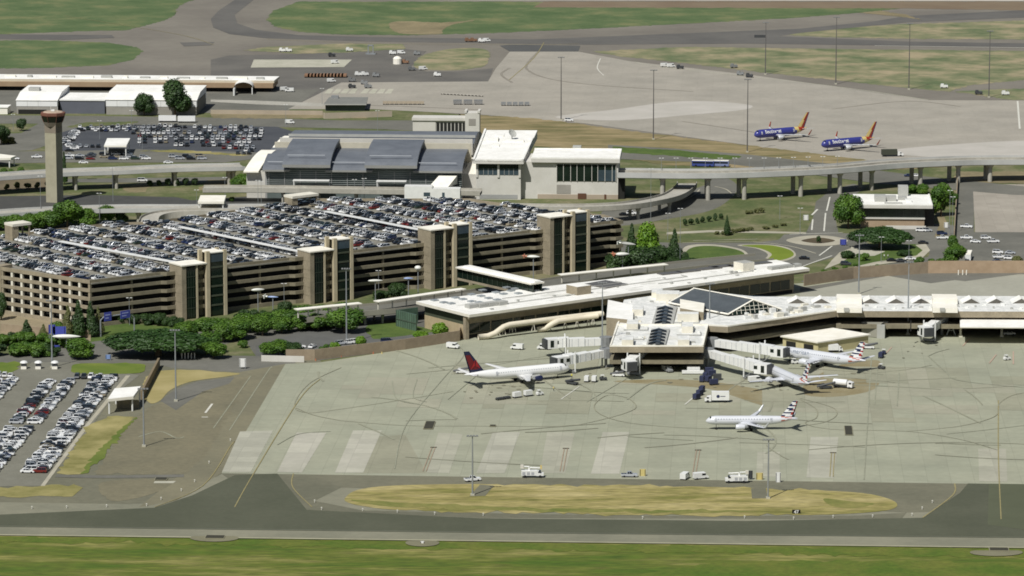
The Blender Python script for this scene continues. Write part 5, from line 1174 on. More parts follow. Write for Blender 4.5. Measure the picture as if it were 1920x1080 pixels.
for ri, key in enumerate(sorted(fr)):
    for j, c in enumerate(sorted(fr[key], key=lambda q: q[4])):
        car(c[0], c[1], c[2], c[3], '%s %s, %s from rear in %s diagonal row from left, garage roof' % (c[1], 'SUV' if c[0] == 'suv' else c[0], nth(j), nth(ri)), 'cars on the garage roof', parts=False)
# far car park
LX = []
for y0, x0, x1, f in ((240, 270, 490, .3), (246, 180, 500, .06), (251, 250, 500, .05), (257, 262, 498, .05), (262, 262, 496, .08), (268, 262, 488, .25), (274, 330, 484, .2), (279, 420, 486, .1), (284, 440, 482, .1), (289, 446, 478, .2), (243, 165, 262, .15), (276, 128, 196, .1), (239, 150, 262, .25), (238, 300, 340, 0)):
    a = P(x0, y0, .1); e = P(x1, y0, .1); n = int((e-a).length/2.7)
    for i in range(n):
        if rc.random() < f+.04: continue
        x = a.x+(e.x-a.x)*i/n
        if 186 < pix((x, a.y, 0))[0] < 250 and y0 > 250: continue
        kind, paint = pick(); stuff_car(kind, paint, (x, a.y+rc.uniform(-.5, .5), .12), PI/2+rc.uniform(-.05, .05))
for i in range(22):
    t = i/21; x = 122+26*math.sin(t*PI)*-.6+(t*6)+ (t*t*20); y = 280-36*t
    p = P(118+abs(t-.35)*40+rc.uniform(0, 12), y, .1); kind, paint = rc.choice(['sedan', 'suv']), rc.choice(['white', 'silver', 'white', 'black']); stuff_car(kind, paint, (p.x, p.y, .12), rc.uniform(-.3, .3))
for x0, x1, y in ((130, 190, 294), (195, 270, 296), (270, 310, 296), (325, 400, 295), (130, 180, 284), (128, 400, 299), (150, 262, 291)):
    a, e = P(x0, y, .12), P(x1, y, .12); n = int((e-a).length/5.4)
    for i in range(n):
        if rc.random() < .15: continue
        kind, paint = pick(); p = a.lerp(e, i/max(1, n)); stuff_car(kind, paint, (p.x, p.y+rc.uniform(-1, 1), .14), rc.uniform(-.06, .06))
for k, b in STUFF.items():
    b.build('parked_cars', [PM_[c] for c in PAINTS]+[WIN, TYR], kind='stuff', cat='cars',
            label='dense mass of parked cars over the rear of the garage roof' if k == 'roof' else 'dense mass of parked cars in the car park beyond the control tower')
# ================================================================== airliners (nose towards +x, origin under the nose)
def fus_profile(L, Rr):
    pr = [(0, .03, -.22), (.004, .16, -.2), (.012, .34, -.16), (.025, .55, -.10), (.045, .76, -.04), (.07, .9, -.01), (.10, .98, 0), (.14, 1, 0)]
    pr += [(.14+.5*i/22, 1, 0) for i in range(1, 23)]
    pr += [(.66, .99, .01), (.70, .96, .03), (.74, .91, .07), (.78, .84, .13), (.82, .74, .2), (.86, .62, .28), (.90, .48, .36), (.94, .33, .42), (.975, .19, .46), (1.0, .07, .48)]
    return [(-x*L, r*Rr, z*Rr) for x, r, z in pr]
def airliner(name, label, L, Rr, span, loc, heading, livery, text=None, winglet=None, tail_h=7.5, wing_x=.36, group=None, eng_r=1.1, eng_x=.33, hub=None):
    t = thing(name, label, 'airliner', (0, 0, 0), 0, group); zc = Rr+1.75
    M_ = livery['mats']; pf = fus_profile(L, Rr); n = 24
    rows = [[(x, r*math.sin(2*PI*k/n), zc+zo+r*math.cos(2*PI*k/n)*(1.06 if r > .5*Rr else 1)) for k in range(n)] for x, r, zo in pf]
    q = MB(); q.grid(rows, closed=True, m=lambda i, k: livery['fus'](-(pf[i][0]+pf[min(i+1, len(pf)-1)][0])/2/L, math.cos(2*PI*(k+.5)/n))); q.face(rows[0][::-1], 0); q.face(rows[-1], 0)
    fus = q.build('fuselage', M_, t, smooth=True)
    # belly fairing
    q = MB(); rws = []
    for i in range(9):
        f = i/8; x = -(wing_x-.02+.2*f)*L; r = Rr*(.35+.65*math.sin(PI*min(1, max(0, f)))**.5); rws.append([(x, r*1.02*math.sin(2*PI*k/12), zc-Rr*.62+r*.55*math.cos(2*PI*k/12)) for k in range(12)])
    q.grid(rws, closed=True); q.build('belly_fairing', livery['belly'], t, smooth=True)
    # windows
    wb = MB()
    for s in (-1, 1):
        nW = int(L*.62/.95)
        for i in range(nW):
            x = -(.13*L+i*.95); a = R(68); y = s*(Rr*1.012)*math.sin(a); z = zc+Rr*1.06*math.cos(a)
            wb.face([(x, y, z-.17), (x-.42, y, z-.17), (x-.42, y*.99, z+.2), (x, y*.99, z+.2)][::s])
    wb.build('cabin_windows', livery.get('win', glass_b), t)
    for s in (-1, 1):
        for dx in (.095, .70):
            q = MB(); r_ = Rr*(1.015 if dx < .5 else .985)
            for a0 in (R(58), R(78)):
                pass
            q.grid([[(-(dx*L)-w__, s*r_*math.sin(a), zc+r_*1.05*math.cos(a)+(.04*Rr if dx > .5 else 0)) for a in (R(52), R(66), R(80), R(94))] for w__ in (0, .85)]); q.build('door', mat('door grey line', (176, 178, 182) if livery is not SW else (70, 76, 150), var=0), t)
    cw_ = MB()
    for k in range(-3, 3):
        a0, a1 = k*R(17), (k+1)*R(17)
        def pt(x, r, a, zo): return (x, r*math.sin(a)*1.02, zc+zo+r*math.cos(a)*1.03)
        cw_.face([pt(-.043*L, .745*Rr, a0, .02*Rr), pt(-.043*L, .745*Rr, a1, .02*Rr), pt(-.058*L, .86*Rr, a1, .03*Rr), pt(-.058*L, .86*Rr, a0, .03*Rr)])
    cw_.build('cockpit_windows', glass_d, t)
    def foil(b, rc_, tc_, cr, ct_, thk, seg=5, vert=False, m=0):
        """lofted surface from root leading edge rc_ to tip leading edge tc_"""
        sec = [(0, 0), (.06, .5), (.25, 1), (.6, .72), (1, .04), (.6, -.5), (.25, -.7), (.06, -.4)]
        rws = []
        for i in range(seg+1):
            f = i/seg; p = Vector(rc_).lerp(Vector(tc_), f); c = cr+(ct_-cr)*f; th_ = thk*(1-f*.6)
            rws.append([(p.x-u*c, p.y+(v*th_ if vert else 0), p.z+(0 if vert else v*th_)) for u, v in sec])
        b.grid(rws, closed=True, m=m); b.face(rws[0][::-1], m if not callable(m) else 0); b.face(rws[-1], m(seg-1, 0) if callable(m) else m)
    hs = span/2; wr = -wing_x*L; cr = L*.165; zw = zc-Rr*.55
    for s in (-1, 1):
        q = MB(); k = .34
        foil(q, (wr, s*Rr*.6, zw), (wr-hs*k*.52, s*hs*k, zw+hs*k*.08), cr, cr*.6, .42)
        foil(q, (wr-hs*k*.52, s*hs*k, zw+hs*k*.08), (wr-hs*.52, s*hs, zw+hs*.08), cr*.6, cr*.22, .24)
        wg = q.build('wing', livery['wing'], t, smooth=True)
        if winglet:
            q = MB(); foil(q, (wr-hs*.52-.1, s*hs, zw+hs*.08), (wr-hs*.52-1.7, s*(hs+.75), zw+hs*.08+winglet[1]), cr*.21, .55, .09, 3, True); q.build('winglet', winglet[0], wg, smooth=True)
        q = MB()
        for f in (.3, .45, .62):
            yy = hs*f; xx = wr-yy*.52-cr*(.8-.5*f); q.tube([(xx+.9, s*yy, zw+yy*.1-.25), (xx, s*yy, zw+yy*.1-.42), (xx-1.3, s*yy, zw+yy*.1-.1)], [.05, .22, .05], 6)
        q.build('flap_fairing', livery['wing'], wg, smooth=True)
        # engine
        ex = -eng_x*L; ey = s*hs*.32; ez = zw-eng_r*.75+.1; q = MB()
        prof = [(0, .82), (.12, .95), (.5, 1.03), (1.3, 1.05), (2.3, .92), (3.1, .72)]
        rws = [[(ex-a, ey+eng_r*b_*math.sin(2*PI*k/16), ez+eng_r*b_*math.cos(2*PI*k/16)) for k in range(16)] for a, b_ in prof]
        q.grid(rws, closed=True); en = q.build('engine', livery['engine'], t, smooth=True)
        q = MB(); q.face([(ex-.25, ey+eng_r*.84*math.sin(2*PI*k/16), ez+eng_r*.84*math.cos(2*PI*k/16)) for k in range(16)]); q.build('fan', dgrey_m, en)
        q = MB(); rws = [[(ex-a, ey+eng_r*b_*math.sin(2*PI*k/12), ez+eng_r*b_*math.cos(2*PI*k/12)) for k in range(12)] for a, b_ in ((2.9, .6), (3.9, .4), (4.4, .12))]; q.grid(rws, closed=True); q.build('exhaust', grey_m, en, smooth=True)
        q = MB(); rws = [[(ex-a, ey+w__, z) for w__ in (-.14, .14)] for a, z in ((.8, ez+eng_r*.9), (4, ez+eng_r*.85))]; q.prism([(ex-.9, ey-.14), (ex-.9, ey+.14), (ex-4.2, ey+.14), (ex-4.2, ey-.14)], ez+eng_r*.6, zw+.2+hs*.03); q.build('pylon', livery['wing'], en)
        # tailplane
        q = MB(); foil(q, (-.875*L, s*.3, zc+.42*Rr), (-.875*L-hs*.2, s*hs*.40, zc+.42*Rr+.9), L*.085, L*.032, .16); q.build('tailplane', livery['wing'], t, smooth=True)
    # fin: strips so that a livery can colour them
    q = MB(); seg = 12; rz = zc+.62*Rr; fr_ = L*.145; ftip = L*.052; x0 = -.805*L; x1 = x0-tail_h*.78; cols = [0, .12, .3, .5, .7, .88, 1]
    for s in (-1, 1):
        rws = []
        for i in range(seg+1):
            f = i/seg; c = fr_+(ftip-fr_)*f; th_ = .26*(1-f*.55)
            rws.append([(x0+(x1-x0)*f-c*u, s*th_*math.sin(PI*min(1, u+.12)), rz+tail_h*f) for u in cols])
        q.grid(rws if s > 0 else [r[::-1] for r in rws], m=lambda i, j, s=s: livery['fin'](i/seg, cols[j if s > 0 else 5-j]+.1))
    q.prism([(x0-tail_h*.78, -.1), (x0-tail_h*.78, .1), (x0-tail_h*.78-ftip, .06), (x0-tail_h*.78-ftip, -.06)], rz+tail_h-.05, rz+tail_h+.02, livery['fin'](1, .5))
    q.face([(x0+3.2, 0, zc+Rr), (x0-.5, .14, rz+.3), (x0-.9, .1, rz+tail_h*.12), (x0-.3, 0, rz+tail_h*.1)], livery['fin'](0, 0)); q.face([(x0+3.2, 0, zc+Rr), (x0-.3, 0, rz+tail_h*.1), (x0-.9, -.1, rz+tail_h*.12), (x0-.5, -.14, rz+.3)], livery['fin'](0, 0))
    fn = q.build('tail_fin', M_, t)
    # gear
    for gx, gy in ((-.115*L, 0), (-(wing_x+.13)*L, 2.7), (-(wing_x+.13)*L, -2.7)):
        q = MB(); q.tube([(gx, gy, .5), (gx, gy, zc-Rr*.7)], .14, 6); gr = q.build('landing_gear', grey_m, t)
        for s in (-1, 1):
            q = MB(); r_ = .36 if gy == 0 else .55; q.tube([(gx, gy+s*.18, r_), (gx, gy+s*.5, r_)], r_, 12); q.build('wheel', TYR, gr)
    if hub: hub(t, L, Rr, zc, x0, rz, tail_h)
    for txt in (text or []):
        s_, size, xs, ang_, tm = txt
        for side in (-1, 1):
            cu = bpy.data.curves.new('lettering', 'FONT'); cu.body = s_; cu.size = size; cu.fill_mode = 'BOTH'; cu.extrude = 0; cu.offset = .03*size if livery.get('bold') else 0.01
            cu.space_character = .98
            to = bpy.data.objects.new('tmp', cu); COL.objects.link(to); dg = bpy.context.evaluated_depsgraph_get(); me = bpy.data.meshes.new_from_object(to.evaluated_get(dg))
            bpy.data.objects.remove(to, do_unlink=True)
            bm = bmesh.new(); bm.from_mesh(me); bmesh.ops.triangulate(bm, faces=bm.faces)
            wdt = max(v.co.x for v in bm.verts)
            for v in bm.verts:
                u, h_ = v.co.x, v.co.y; a = ang_-(h_-size*.35)/Rr
                x = (-xs*L-wdt+u) if side < 0 else (-xs*L-u)
                v.co = (x, side*Rr*1.02*math.sin(a), zc+Rr*1.08*math.cos(a))
            bm.to_mesh(me); bm.free(); me.materials.clear(); me.materials.append(tm)
            lo = bpy.data.objects.new('lettering', me); COL.objects.link(lo); lo.parent = t
    t.location = loc; t.rotation_euler = (0, 0, heading)
    return t
sv = mat('airliner silver', (212, 214, 218), rough=.3, metal=.1, var=.02); wh = mat('airliner white', (232, 232, 230), rough=.3, var=.02)
navy = mat('livery navy', (28, 40, 78), rough=.35, var=0); lred = mat('livery red', (160, 44, 36), rough=.35, var=0)
swb = mat('livery royal blue', (58, 62, 132), rough=.3, var=.04, scale=.3); swy = mat('livery gold', (206, 186, 122), rough=.35, var=0); swr = mat('livery warm red', (158, 56, 36), rough=.35, var=0)
dred = mat('livery deep red', (104, 24, 30), rough=.35, var=.02); dblue = mat('livery dark blue', (30, 36, 66), rough=.35, var=0); lstripe = mat('livery faded red', (168, 104, 84), rough=.4, var=0); lblue = mat('livery mid blue', (70, 88, 128), rough=.4, var=0)
def sw_f(f, c):
    if f > .80-.05*c and f < .835-.05*c: return 1
    if f > .86-.05*c and f < .93: return 2
    if f >= .835-.05*c and f < .86-.05*c or f >= .93: return 1
    return 0
def sw_fin(f, u):
    k = u+f*.12
    return 1 if k < .46 else (2 if k < .9 else 0)
SW = dict(mats=[swb, swy, swr], fus=lambda f, c: (1 if f > .775-.04*c else 0) if f < .84-.04*c else 2 if f < .92 else 1, fin=sw_fin, belly=swb, wing=mat('pale wing grey', (196, 198, 200), rough=.4, var=.03), engine=mat('engine grey white', (206, 208, 212), rough=.3, var=.02), win=swb, bold=True)
def aa_fin(f, u):
    band = int(f*9+u*.8)
    if band % 2: return 0
    return 1 if u < .62 else 2
AA = dict(mats=[sv, navy, lred, lstripe, lblue, wh], fus=lambda f, c: (3 if c > -.2 else 4) if .86 < f < .93 and abs(c-.25) < .22 else 0, fin=lambda f, u: 5 if int(f*9+u*.8) % 2 else (1 if u < .62 else 2), belly=sv, wing=mat('wing light grey', (206, 208, 212), rough=.35, var=.03), engine=sv, win=mat('window dusk', (120, 128, 138), var=0, rough=.2))
def aaf(f, c):
    if f > .80 and f < .93 and c > -.55:
        b = int((c+f*6)*2.6) % 3
        return 3 if b == 0 else (0 if b == 1 else 0)
    return 0
AA['fus'] = aaf
DL = dict(mats=[wh, dblue, dred, swr], fus=lambda f, c: 0, fin=lambda f, u: (1 if f < .1 or f > .82 else (2 if u > .3-.1*f and u < .93 else 1)), belly=wh, wing=mat('wing white grey', (214, 214, 212), rough=.35, var=.03), engine=dblue, win=mat('white cabin window', (168, 172, 176), var=0))
def dhub(t, L, Rr, zc, x0, rz, th):   # red triangular emblem
    for s in (-1, 1):
        q = MB(); xx = x0-3.6
        def T(a, b_, c): q.face([(a[0], s*.33, a[1]), (b_[0], s*.33, b_[1]), (c[0], s*.33, c[1])][::s], 0)
        T((xx-.2, rz+5.1), (xx+1.6, rz+1.5), (xx-.3, rz+2.7)); T((xx-.5, rz+5.1), (xx-.6, rz+2.7), (xx-2.3, rz+1.5)); q.build('emblem', mat('emblem red', (150, 34, 34), var=0), t)
def place(noseg, tailg): a, e = P(*noseg), P(*tailg); return math.atan2(a.y-e.y, a.x-e.x)
# red-tailed airliner: nose wheel ~ (1050,706)
a = P(1063, 708, 0); airliner('airliner', 'white airliner with a dark red tail parked at the left gates of the concourse', 42.5, 1.9, 35.8, (a.x+1, a.y, .15), place((1050, 706), (880, 722)), DL, winglet=None, tail_h=8.2, hub=dhub, eng_r=1.05)
# taxiing regional jet
a = P(1323, 806, 0); airliner('airliner', 'slim silver jet with a striped red and blue tail taxiing alone on the open apron', 31.6, 1.5, 28.6, (a.x, a.y, .15), R(180), AA, winglet=(sv, 2.0), tail_h=5.9, eng_r=.95, eng_x=.32)
# long silver jet nosed into the upper right bridge
a = P(1458, 676, 0); e = P(1612, 699, 0); hd = place((1458, 676), (1612, 699))
gy = mat('airline lettering grey', (120, 130, 146), var=0)
airliner('airliner', 'long silver airliner lettered American, nose under the jet bridge beside the cream-roofed shed', 38.5, 1.9, 34, (a.x+1, a.y, .15), hd, AA, text=[('American', 2.4, .13, R(58), gy)], tail_h=6.6, eng_r=1.05)
# jet seen from behind at the lower bridge
a = P(1440, 709, 0); airliner('airliner', 'silver jet seen from its tail, wings spread, at the lower right jet bridge', 35, 1.8, 35, (a.x, a.y, .15), R(111), AA, winglet=None, tail_h=7.2, eng_r=1.0)
# blue pair on the far apron
a = P(1414, 266, 0); airliner('airliner', 'royal blue airliner with gold and red tail on the far apron, left of two', 33.4, 2.08, 35.8, (a.x, a.y, .15), R(211), SW, text=[('Southwest', 2.4, .17, R(60), white_m)], winglet=(swr, 2.6), tail_h=8.0)
a = P(1540, 285, 0); airliner('airliner', 'royal blue airliner with gold and red tail on the far apron, right of two', 33.4, 2.08, 35.8, (a.x, a.y, .15), R(211), SW, text=[('Southwest', 2.4, .17, R(60), white_m)], winglet=(swr, 2.6), tail_h=8.0)
# ================================================================== jet bridges
ribm = mat('bridge rib grey', (176, 180, 184), var=.04)
def jet_bridge(label, path, z0, z1, cab_dir=None, w_=3.0, wheel=True, bld=True):
    """path: ground pixels rotunda -> cab"""
    pts = [P(x, y, 0) for x, y in path]; t = thing('jet_bridge', label, 'jet bridge', tuple(pts[0]), 0, 'jet bridges')
    a, e = pts[0], pts[-1]; d = (e-a); L = d.length; u = d.normalized(); ang_ = math.atan2(u.y, u.x); F = frame((a.x, a.y), ang_)
    def zz(f): return z0+(z1-z0)*f
    q = MB(); lathe(q, (a.x, a.y), [(2.5, z0-.6), (2.5, z0+2.9)], 12); q.build('rotunda', grey_m, t)
    q = MB(); q.tube([(a.x, a.y, 0), (a.x, a.y, z0-.6)], .55, 8); q.build('rotunda_column', grey_m, t)
    secs = [(2, L*.42, 1.0), (L*.38, L*.7, 1.14), (L*.66, L-3.5, 1.28)]
    for s0, s1, k in secs:
        hw = w_/2*k; q = MB(); f0, f1 = s0/L, s1/L; hh = 2.6*k
        rows = [[(*F(s, y), zz(s/L)+z) for y, z in ((-hw, -.1), (hw, -.1), (hw, hh), (-hw, hh))] for s in (s0, s1)]
        q.grid(rows, closed=True); q.face(rows[0]); q.face(rows[1][::-1]); sec = q.build('tunnel', white_m, t)
        q = MB()
        for i in range(int((s1-s0)/2.4)+1):
            s = s0+i*2.4
            for y in (-hw-.06, hw+.06): q.tube([(*F(s, y), zz(s/L)-.1), (*F(s, y), zz(s/L)+hh)], .07, 4)
        q.build('rib', ribm, sec)
    c = F(L-1.2, 0); q = MB(); cd = ang_ if cab_dir is None else cab_dir; Fc = frame(c, cd)
    fbox(q, Fc, -2.6, 2.6, -2.1, 2.1, z1-.3, z1+3.3); q.build('cab', white_m, t)
    q = MB(); fbox(q, Fc, 2.6, 3.6, -1.9, 1.9, z1-.2, z1+3.1); q.build('canopy_bellows', dgrey_m, t)
    q = MB(); fbox(q, Fc, -2.66, -1.2, -2.16, 2.16, z1+1.3, z1+2.6); fbox(q, Fc, .2, 1.6, -2.16, 2.16, z1+.2, z1+2.8); q.build('window', glass_d, t)
    if wheel:
        s = L*.72
        for y in (-2.3, 2.3):
            q = MB(); q.tube([(*F(s, y), .6), (*F(s, y), zz(.72)+4.4)], .28, 6); q.build('lift_column', white_m, t)
        q = MB(); fbox(q, F, s-.7, s+.7, -2.4, 2.4, .5, 1.2); q.build('bogie_frame', grey_m, t)
        for y in (-1.4, 1.4): q = MB(); q.tube([(*F(s, y-.3), .6), (*F(s, y+.3), .6)], .6, 12); q.build('wheel', TYR, t)
        q = MB(); Fs = frame(F(L*.86, -2.6), ang_)
        for i in range(9): fbox(q, Fs, -i*.42, -i*.42+.42, -.9, 0, z1-.2-i*(z1-.2)/9-.15, z1-.2-i*(z1-.2)/9)
        q.build('service_stairs', grey_m, t)
    return t
jet_bridge('white jet bridge at the upper left gate with no aircraft, beside the beige ramp', [(1136, 668), (1030, 669)], 4.6, 3.8, R(200))
jet_bridge('white jet bridge docked to the nose of the red-tailed airliner', [(1136, 690), (1046, 703)], 4.6, 3.6, R(215))
jet_bridge('white jet bridge pointing at the viewer under the front of the concourse pier', [(1212, 684), (1178, 712)], 4.6, 3.8, R(-70))
jet_bridge('long white jet bridge docked to the lettered silver airliner', [(1334, 670), (1466, 684)], 4.6, 3.4, R(-30))
jet_bridge('white jet bridge docked to the jet seen from its tail', [(1326, 690), (1434, 716)], 4.6, 3.4, R(-30))
jet_bridge('white jet bridge standing free under the right wing of the concourse', [(1766, 628), (1733, 646)], 4.6, 3.6, R(-70))
gt = thing('gate_stair', 'grey enclosed gate stair and stub link in front of the concourse corner', 'stair', tuple(P(1640, 634, 0)))
q = MB(); p = P(1614, 620, 0); q.box((p.x, p.y, 3.4), (4, 3, 4)); q.build('link', roof_c, gt)
q = MB(); p = P(1636, 632, 0); q.box((p.x, p.y, .3), (8, 3, 5.6), R(-25)); q.build('stair_shell', mat('warm grey metal', (146, 144, 132), var=.05), gt)
q = MB(); p = P(1652, 634, 0); q.box((p.x, p.y, 0), (3, 3, 5.4), R(-10)); q.build('lift_shaft', unit_grey, gt)
q = MB(); p = P(1660, 630, 0); q.box((p.x, p.y, 3), (2, 3, 2.6), R(-10)); q.build('side_box', roof_c, gt)
af = MB(); p = P(1783, 630, 0); af.tube([(p.x-1.8, p.y, 0), (p.x, p.y, 5)], .3, 5); af.tube([(p.x+1.8, p.y, 0), (p.x, p.y, 5)], .3, 5); af.tube([(p.x-1, p.y, 2.2), (p.x+1, p.y, 2.2)], .22, 5)
af.build('bridge_trestle', galv, base=(p.x, p.y, 0), label='white A-shaped trestle right of the free jet bridge', cat='trestle')
# ================================================================== ground vehicles
def veh(name, label, cat, px, py, rz, parts, group=None, z=.15):
    """parts: list of (name, material, function(MB))"""
    t = thing(name, label, cat, (0, 0, 0), 0, group)
    for nm, m, fn in parts: q = MB(); fn(q); q.build(nm, m, t)
    p = P(px, py, z); t.location = (p.x, p.y, z); t.rotation_euler = (0, 0, rz); return t
def wheels(xs, hw, r_=.4):
    return [('wheel', TYR, (lambda q, x=x, s=s: q.tube([(x, s*(hw-.25), r_), (x, s*hw, r_)], r_, 10))) for x in xs for s in (-1, 1)]
def cabshape(q, x0, x1, hw, z0, z1, sl=.5): q.prism([(x0, -hw), (x1, -hw), (x1, hw), (x0, hw)], z0, [z1, z1-sl, z1-sl, z1])
def box_truck(label, px, py, rz, c=white_m, L=7.5, H=3.4, logo=False, group=None, name='box_truck', cat='truck'):
    pr = [('cargo_box', c, lambda q: q.box((-L*.12, 0, .9), (L*.72, 2.4, H-.9))), ('cab', white_m, lambda q: (cabshape(q, L*.26, L*.44, 1.05, .5, 2.4, .3), q.box((L*.47, 0, .5), (L*.12, 2.0, .9)))),
          ('windshield', WIN, lambda q: q.box((L*.40, 0, 1.5), (L*.085, 2.14, .55))), ('chassis', dgrey_m, lambda q: q.box((0, 0, .55), (L*.9, 1.6, .35)))]+wheels((-L*.3, L*.4), 1.15, .48)
    if logo: pr.append(('logo', navy, lambda q: [q.face([(-.2+.6*math.cos(2*PI*k/14), s*1.215, 2.3+.6*math.sin(2*PI*k/14)) for k in range(14)][::s]) for s in (-1, 1)] and q.box((-1.9, 0, 2.2), (1.8, 2.43, .25))))
    return veh(name, label, cat, px, py, rz, pr, group)
box_truck('white box truck with a dark round logo, above the taxiing jet', 1345, 754, R(180), logo=True, L=8.6, H=3.9)
def bucket_truck(label, px, py, rz, yel=True):
    pr = [('body', white_m, lambda q: (q.box((-.8, 0, .8), (4.8, 2.3, 1.6)), cabshape(q, 1.6, 3.1, 1.1, .7, 2.5, .4), q.box((3.5, 0, .7), (1.1, 2.0, .9)))),
          ('windshield', WIN, lambda q: q.box((2.7, 0, 1.7), (.9, 2.24, .55))), ('locker_door', mat('locker grey', (168, 170, 172), var=.05), lambda q: [q.box((x, 0, 1.0), (1.0, 2.36, 1.0)) for x in (-2.4, -.9, .5)]),
          ('boom', white_m, lambda q: (q.tube([(-.6, 0, 2.4), (-.6, 0, 3.2)], .4, 8), q.tube([(-.4, 0, 3.3), (3.0, 0, 3.1)], .22, 6), q.tube([(-.6, .3, 3.5), (-3.0, .3, 3.6)], .2, 6))),
          ('bucket', mat('fibre bucket', (206, 202, 190), var=.04), lambda q: q.box((-3.0, .3, 3.0), (1.0, .9, 1.1)))]+wheels((-2.0, 2.9), 1.15, .48)
    if yel: pr.append(('marker', swy, lambda q: q.box((3.2, 0, 2.8), (.6, .6, 1.2))))
    return veh('bucket_truck', label, 'truck', px, py, rz, pr)
bucket_truck('white bucket truck with folded boom parked on the near apron edge, leftmost', 996, 895, 0)
bucket_truck('white bucket truck with raised boom beside the mast on the near apron edge', 1383, 905, R(180), False)
def van(label, px, py, rz, c=white_m, group=None, name='van', cat='van'):
    return veh(name, label, cat, px, py, rz, [('body', c, lambda q: (q.box((-.4, 0, .45), (3.9, 1.95, 1.75)), cabshape(q, 1.5, 2.6, .95, .45, 1.6, .6))), ('windows', WIN, lambda q: q.box((.9, 0, 1.35), (1.3, 2.0, .6)))]+wheels((-1.5, 1.6), .98, .34), group)
van('small dark-sided white van on the near apron edge, left of a smaller white cart', 1284, 898, R(70)); van('small white cart-like van on the near apron edge beside the dark-sided one', 1313, 898, R(20))
van('white van alone on the apron below the brown blast wall', 849, 653, R(-25)); van('white minivan beside the upper left jet bridge', 1020, 655, R(170)); van('small white van on the apron between blast wall and upper left jet bridge', 970, 655, R(160))
van('grey van parked before the dark undercroft of the concourse pier', 1251, 697, R(-60), grey_m)
van('white service van by the dark doorway of the cream-roofed shed', 1513, 656, R(5)); box_truck('square white container truck at the end of the cream-roofed shed', 1565, 660, R(5), L=5.5, H=3)
def tug(label, px, py, rz, c=white_m, group='baggage tugs'):
    return veh('baggage_tug', label, 'baggage tug', px, py, rz, [('body', c, lambda q: (q.box((0, 0, .3), (2.6, 1.4, .75)), q.box((-.9, 0, 1.05), (.6, 1.3, .25)))), ('seat', dgrey_m, lambda q: q.box((-.3, 0, 1.0), (.5, 1.1, .5))), ('roof', white_m, lambda q: (q.box((-.3, 0, 1.9), (1.3, 1.3, .08)), [q.tube([(x, y, 1.0), (x, y, 1.9)], .04, 4) for x in (-.9, .3) for y in (-.6, .6)]))]+wheels((-.8, .8), .72, .3), group)
def cart(label, px, py, rz, c, cover=True, group='baggage carts'):
    pr = [('bed', dgrey_m, lambda q: q.box((0, 0, .45), (3.1, 1.5, .15))), ('drawbar', dgrey_m, lambda q: q.tube([(1.5, 0, .5), (2.3, 0, .4)], .06, 4))]+wheels((-1.1, 1.1), .78, .24)
    if cover: pr += [('cover', c, lambda q: q.box((0, 0, .6), (3.0, 1.55, 1.6)))]
    else: pr += [('load', c, lambda q: q.box((0, 0, .6), (2.6, 1.3, .35)))]
    return veh('baggage_cart', label, 'baggage cart', px, py, rz, pr, group)
navy_c = mat('navy canvas', (44, 50, 78), var=.1)
hh = place((1010, 738), (940, 748))
for x, y, c, cv, l in ((969, 746, white_m, 1, 'white covered baggage cart, left of the two behind a tug near the red-tailed airliner'), (990, 743, white_m, 1, 'white covered baggage cart, right of the two behind a tug near the red-tailed airliner'), (937, 750, dgrey_m, 0, 'low empty dark baggage cart, leftmost in the train near the red-tailed airliner'), (950, 748, dgrey_m, 0, 'low empty dark baggage cart, second in the train near the red-tailed airliner')):
    cart(l, x, y, hh, c, cv)
tug('white baggage tug pulling the covered cart train near the red-tailed airliner', 1012, 741, hh)
for x, y, c, l in ((1100, 716, white_m, 'tall white cart at the nose of the red-tailed airliner, left of two'), (1114, 716, white_m, 'tall white cart at the nose of the red-tailed airliner, right of two')): cart(l, x, y, R(80), c)
tug('dark baggage tug right of the two tall white carts', 1131, 713, R(10), dgrey_m)
for i, (x, y) in enumerate(((1312, 742), (1306, 749), (1316, 735), (1330, 700), (1322, 710), (1338, 722), (1328, 716), (1345, 712), (1334, 705), (1316, 716))):
    cart('navy covered baggage cart, %s from the left in the group near the pier corner' % nth([1, 0, 3, 6, 4, 8, 5, 9, 7, 2][i]), x, y, R([60, 55, 70, 10, 80, 20, 60, 0, 30, 80][i]), navy_c if i != 7 else dgrey_m)
for i, (x, y) in enumerate(((1292, 698), (1300, 698), (1308, 698))): cart('low white cart under the pier corner, %s from the left' % nth(i), x, y, R(90), white_m)
q = MB(); p = P(1299, 702, 0); q.box((p.x, p.y, .5), (8, 2, .9)); q.build('flat_trailer', white_m, base=tuple(p), label='long low white trailer under the right corner of the pier', cat='trailer')
def belt(label, px, py, rz, group='belt loaders', c=white_m):
    return veh('belt_loader', label, 'belt loader', px, py, rz, [('chassis', c, lambda q: q.box((0, 0, .4), (4.5, 1.7, .6))), ('conveyor', dgrey_m, lambda q: q.tube([(-3.2, 0, .9), (3.6, 0, 2.3)], .42, 4)), ('cab', c, lambda q: q.box((-.8, .75, 1.0), (1.0, .6, .9)))]+wheels((-1.5, 1.5), .85, .34), group)
belt('white belt loader at the tail of the red-tailed airliner', 866, 700, R(5)); belt('dark belt loader below the nose of the red-tailed airliner', 1073, 721, R(-40), c=dgrey_m)
belt('white belt loader behind the shed near the tail stripes', 1628, 654, R(-8)); tug('navy tug beside the belt loader right of the shed', 1657, 664, R(80), navy_c); cart('navy cart below the navy tug right of the shed', 1652, 671, R(70), navy_c)
belt('white belt loader near the left gates behind the two carts', 1160, 706, R(-10)); tug('small dark tug on the open apron right of the gates', 1653, 692, R(-30), dgrey_m)
tug('white tug under the lettered silver airliner', 1490, 682, R(15)); belt('dark belt loader under the tail-on jet', 1548, 729, R(8), c=dgrey_m)
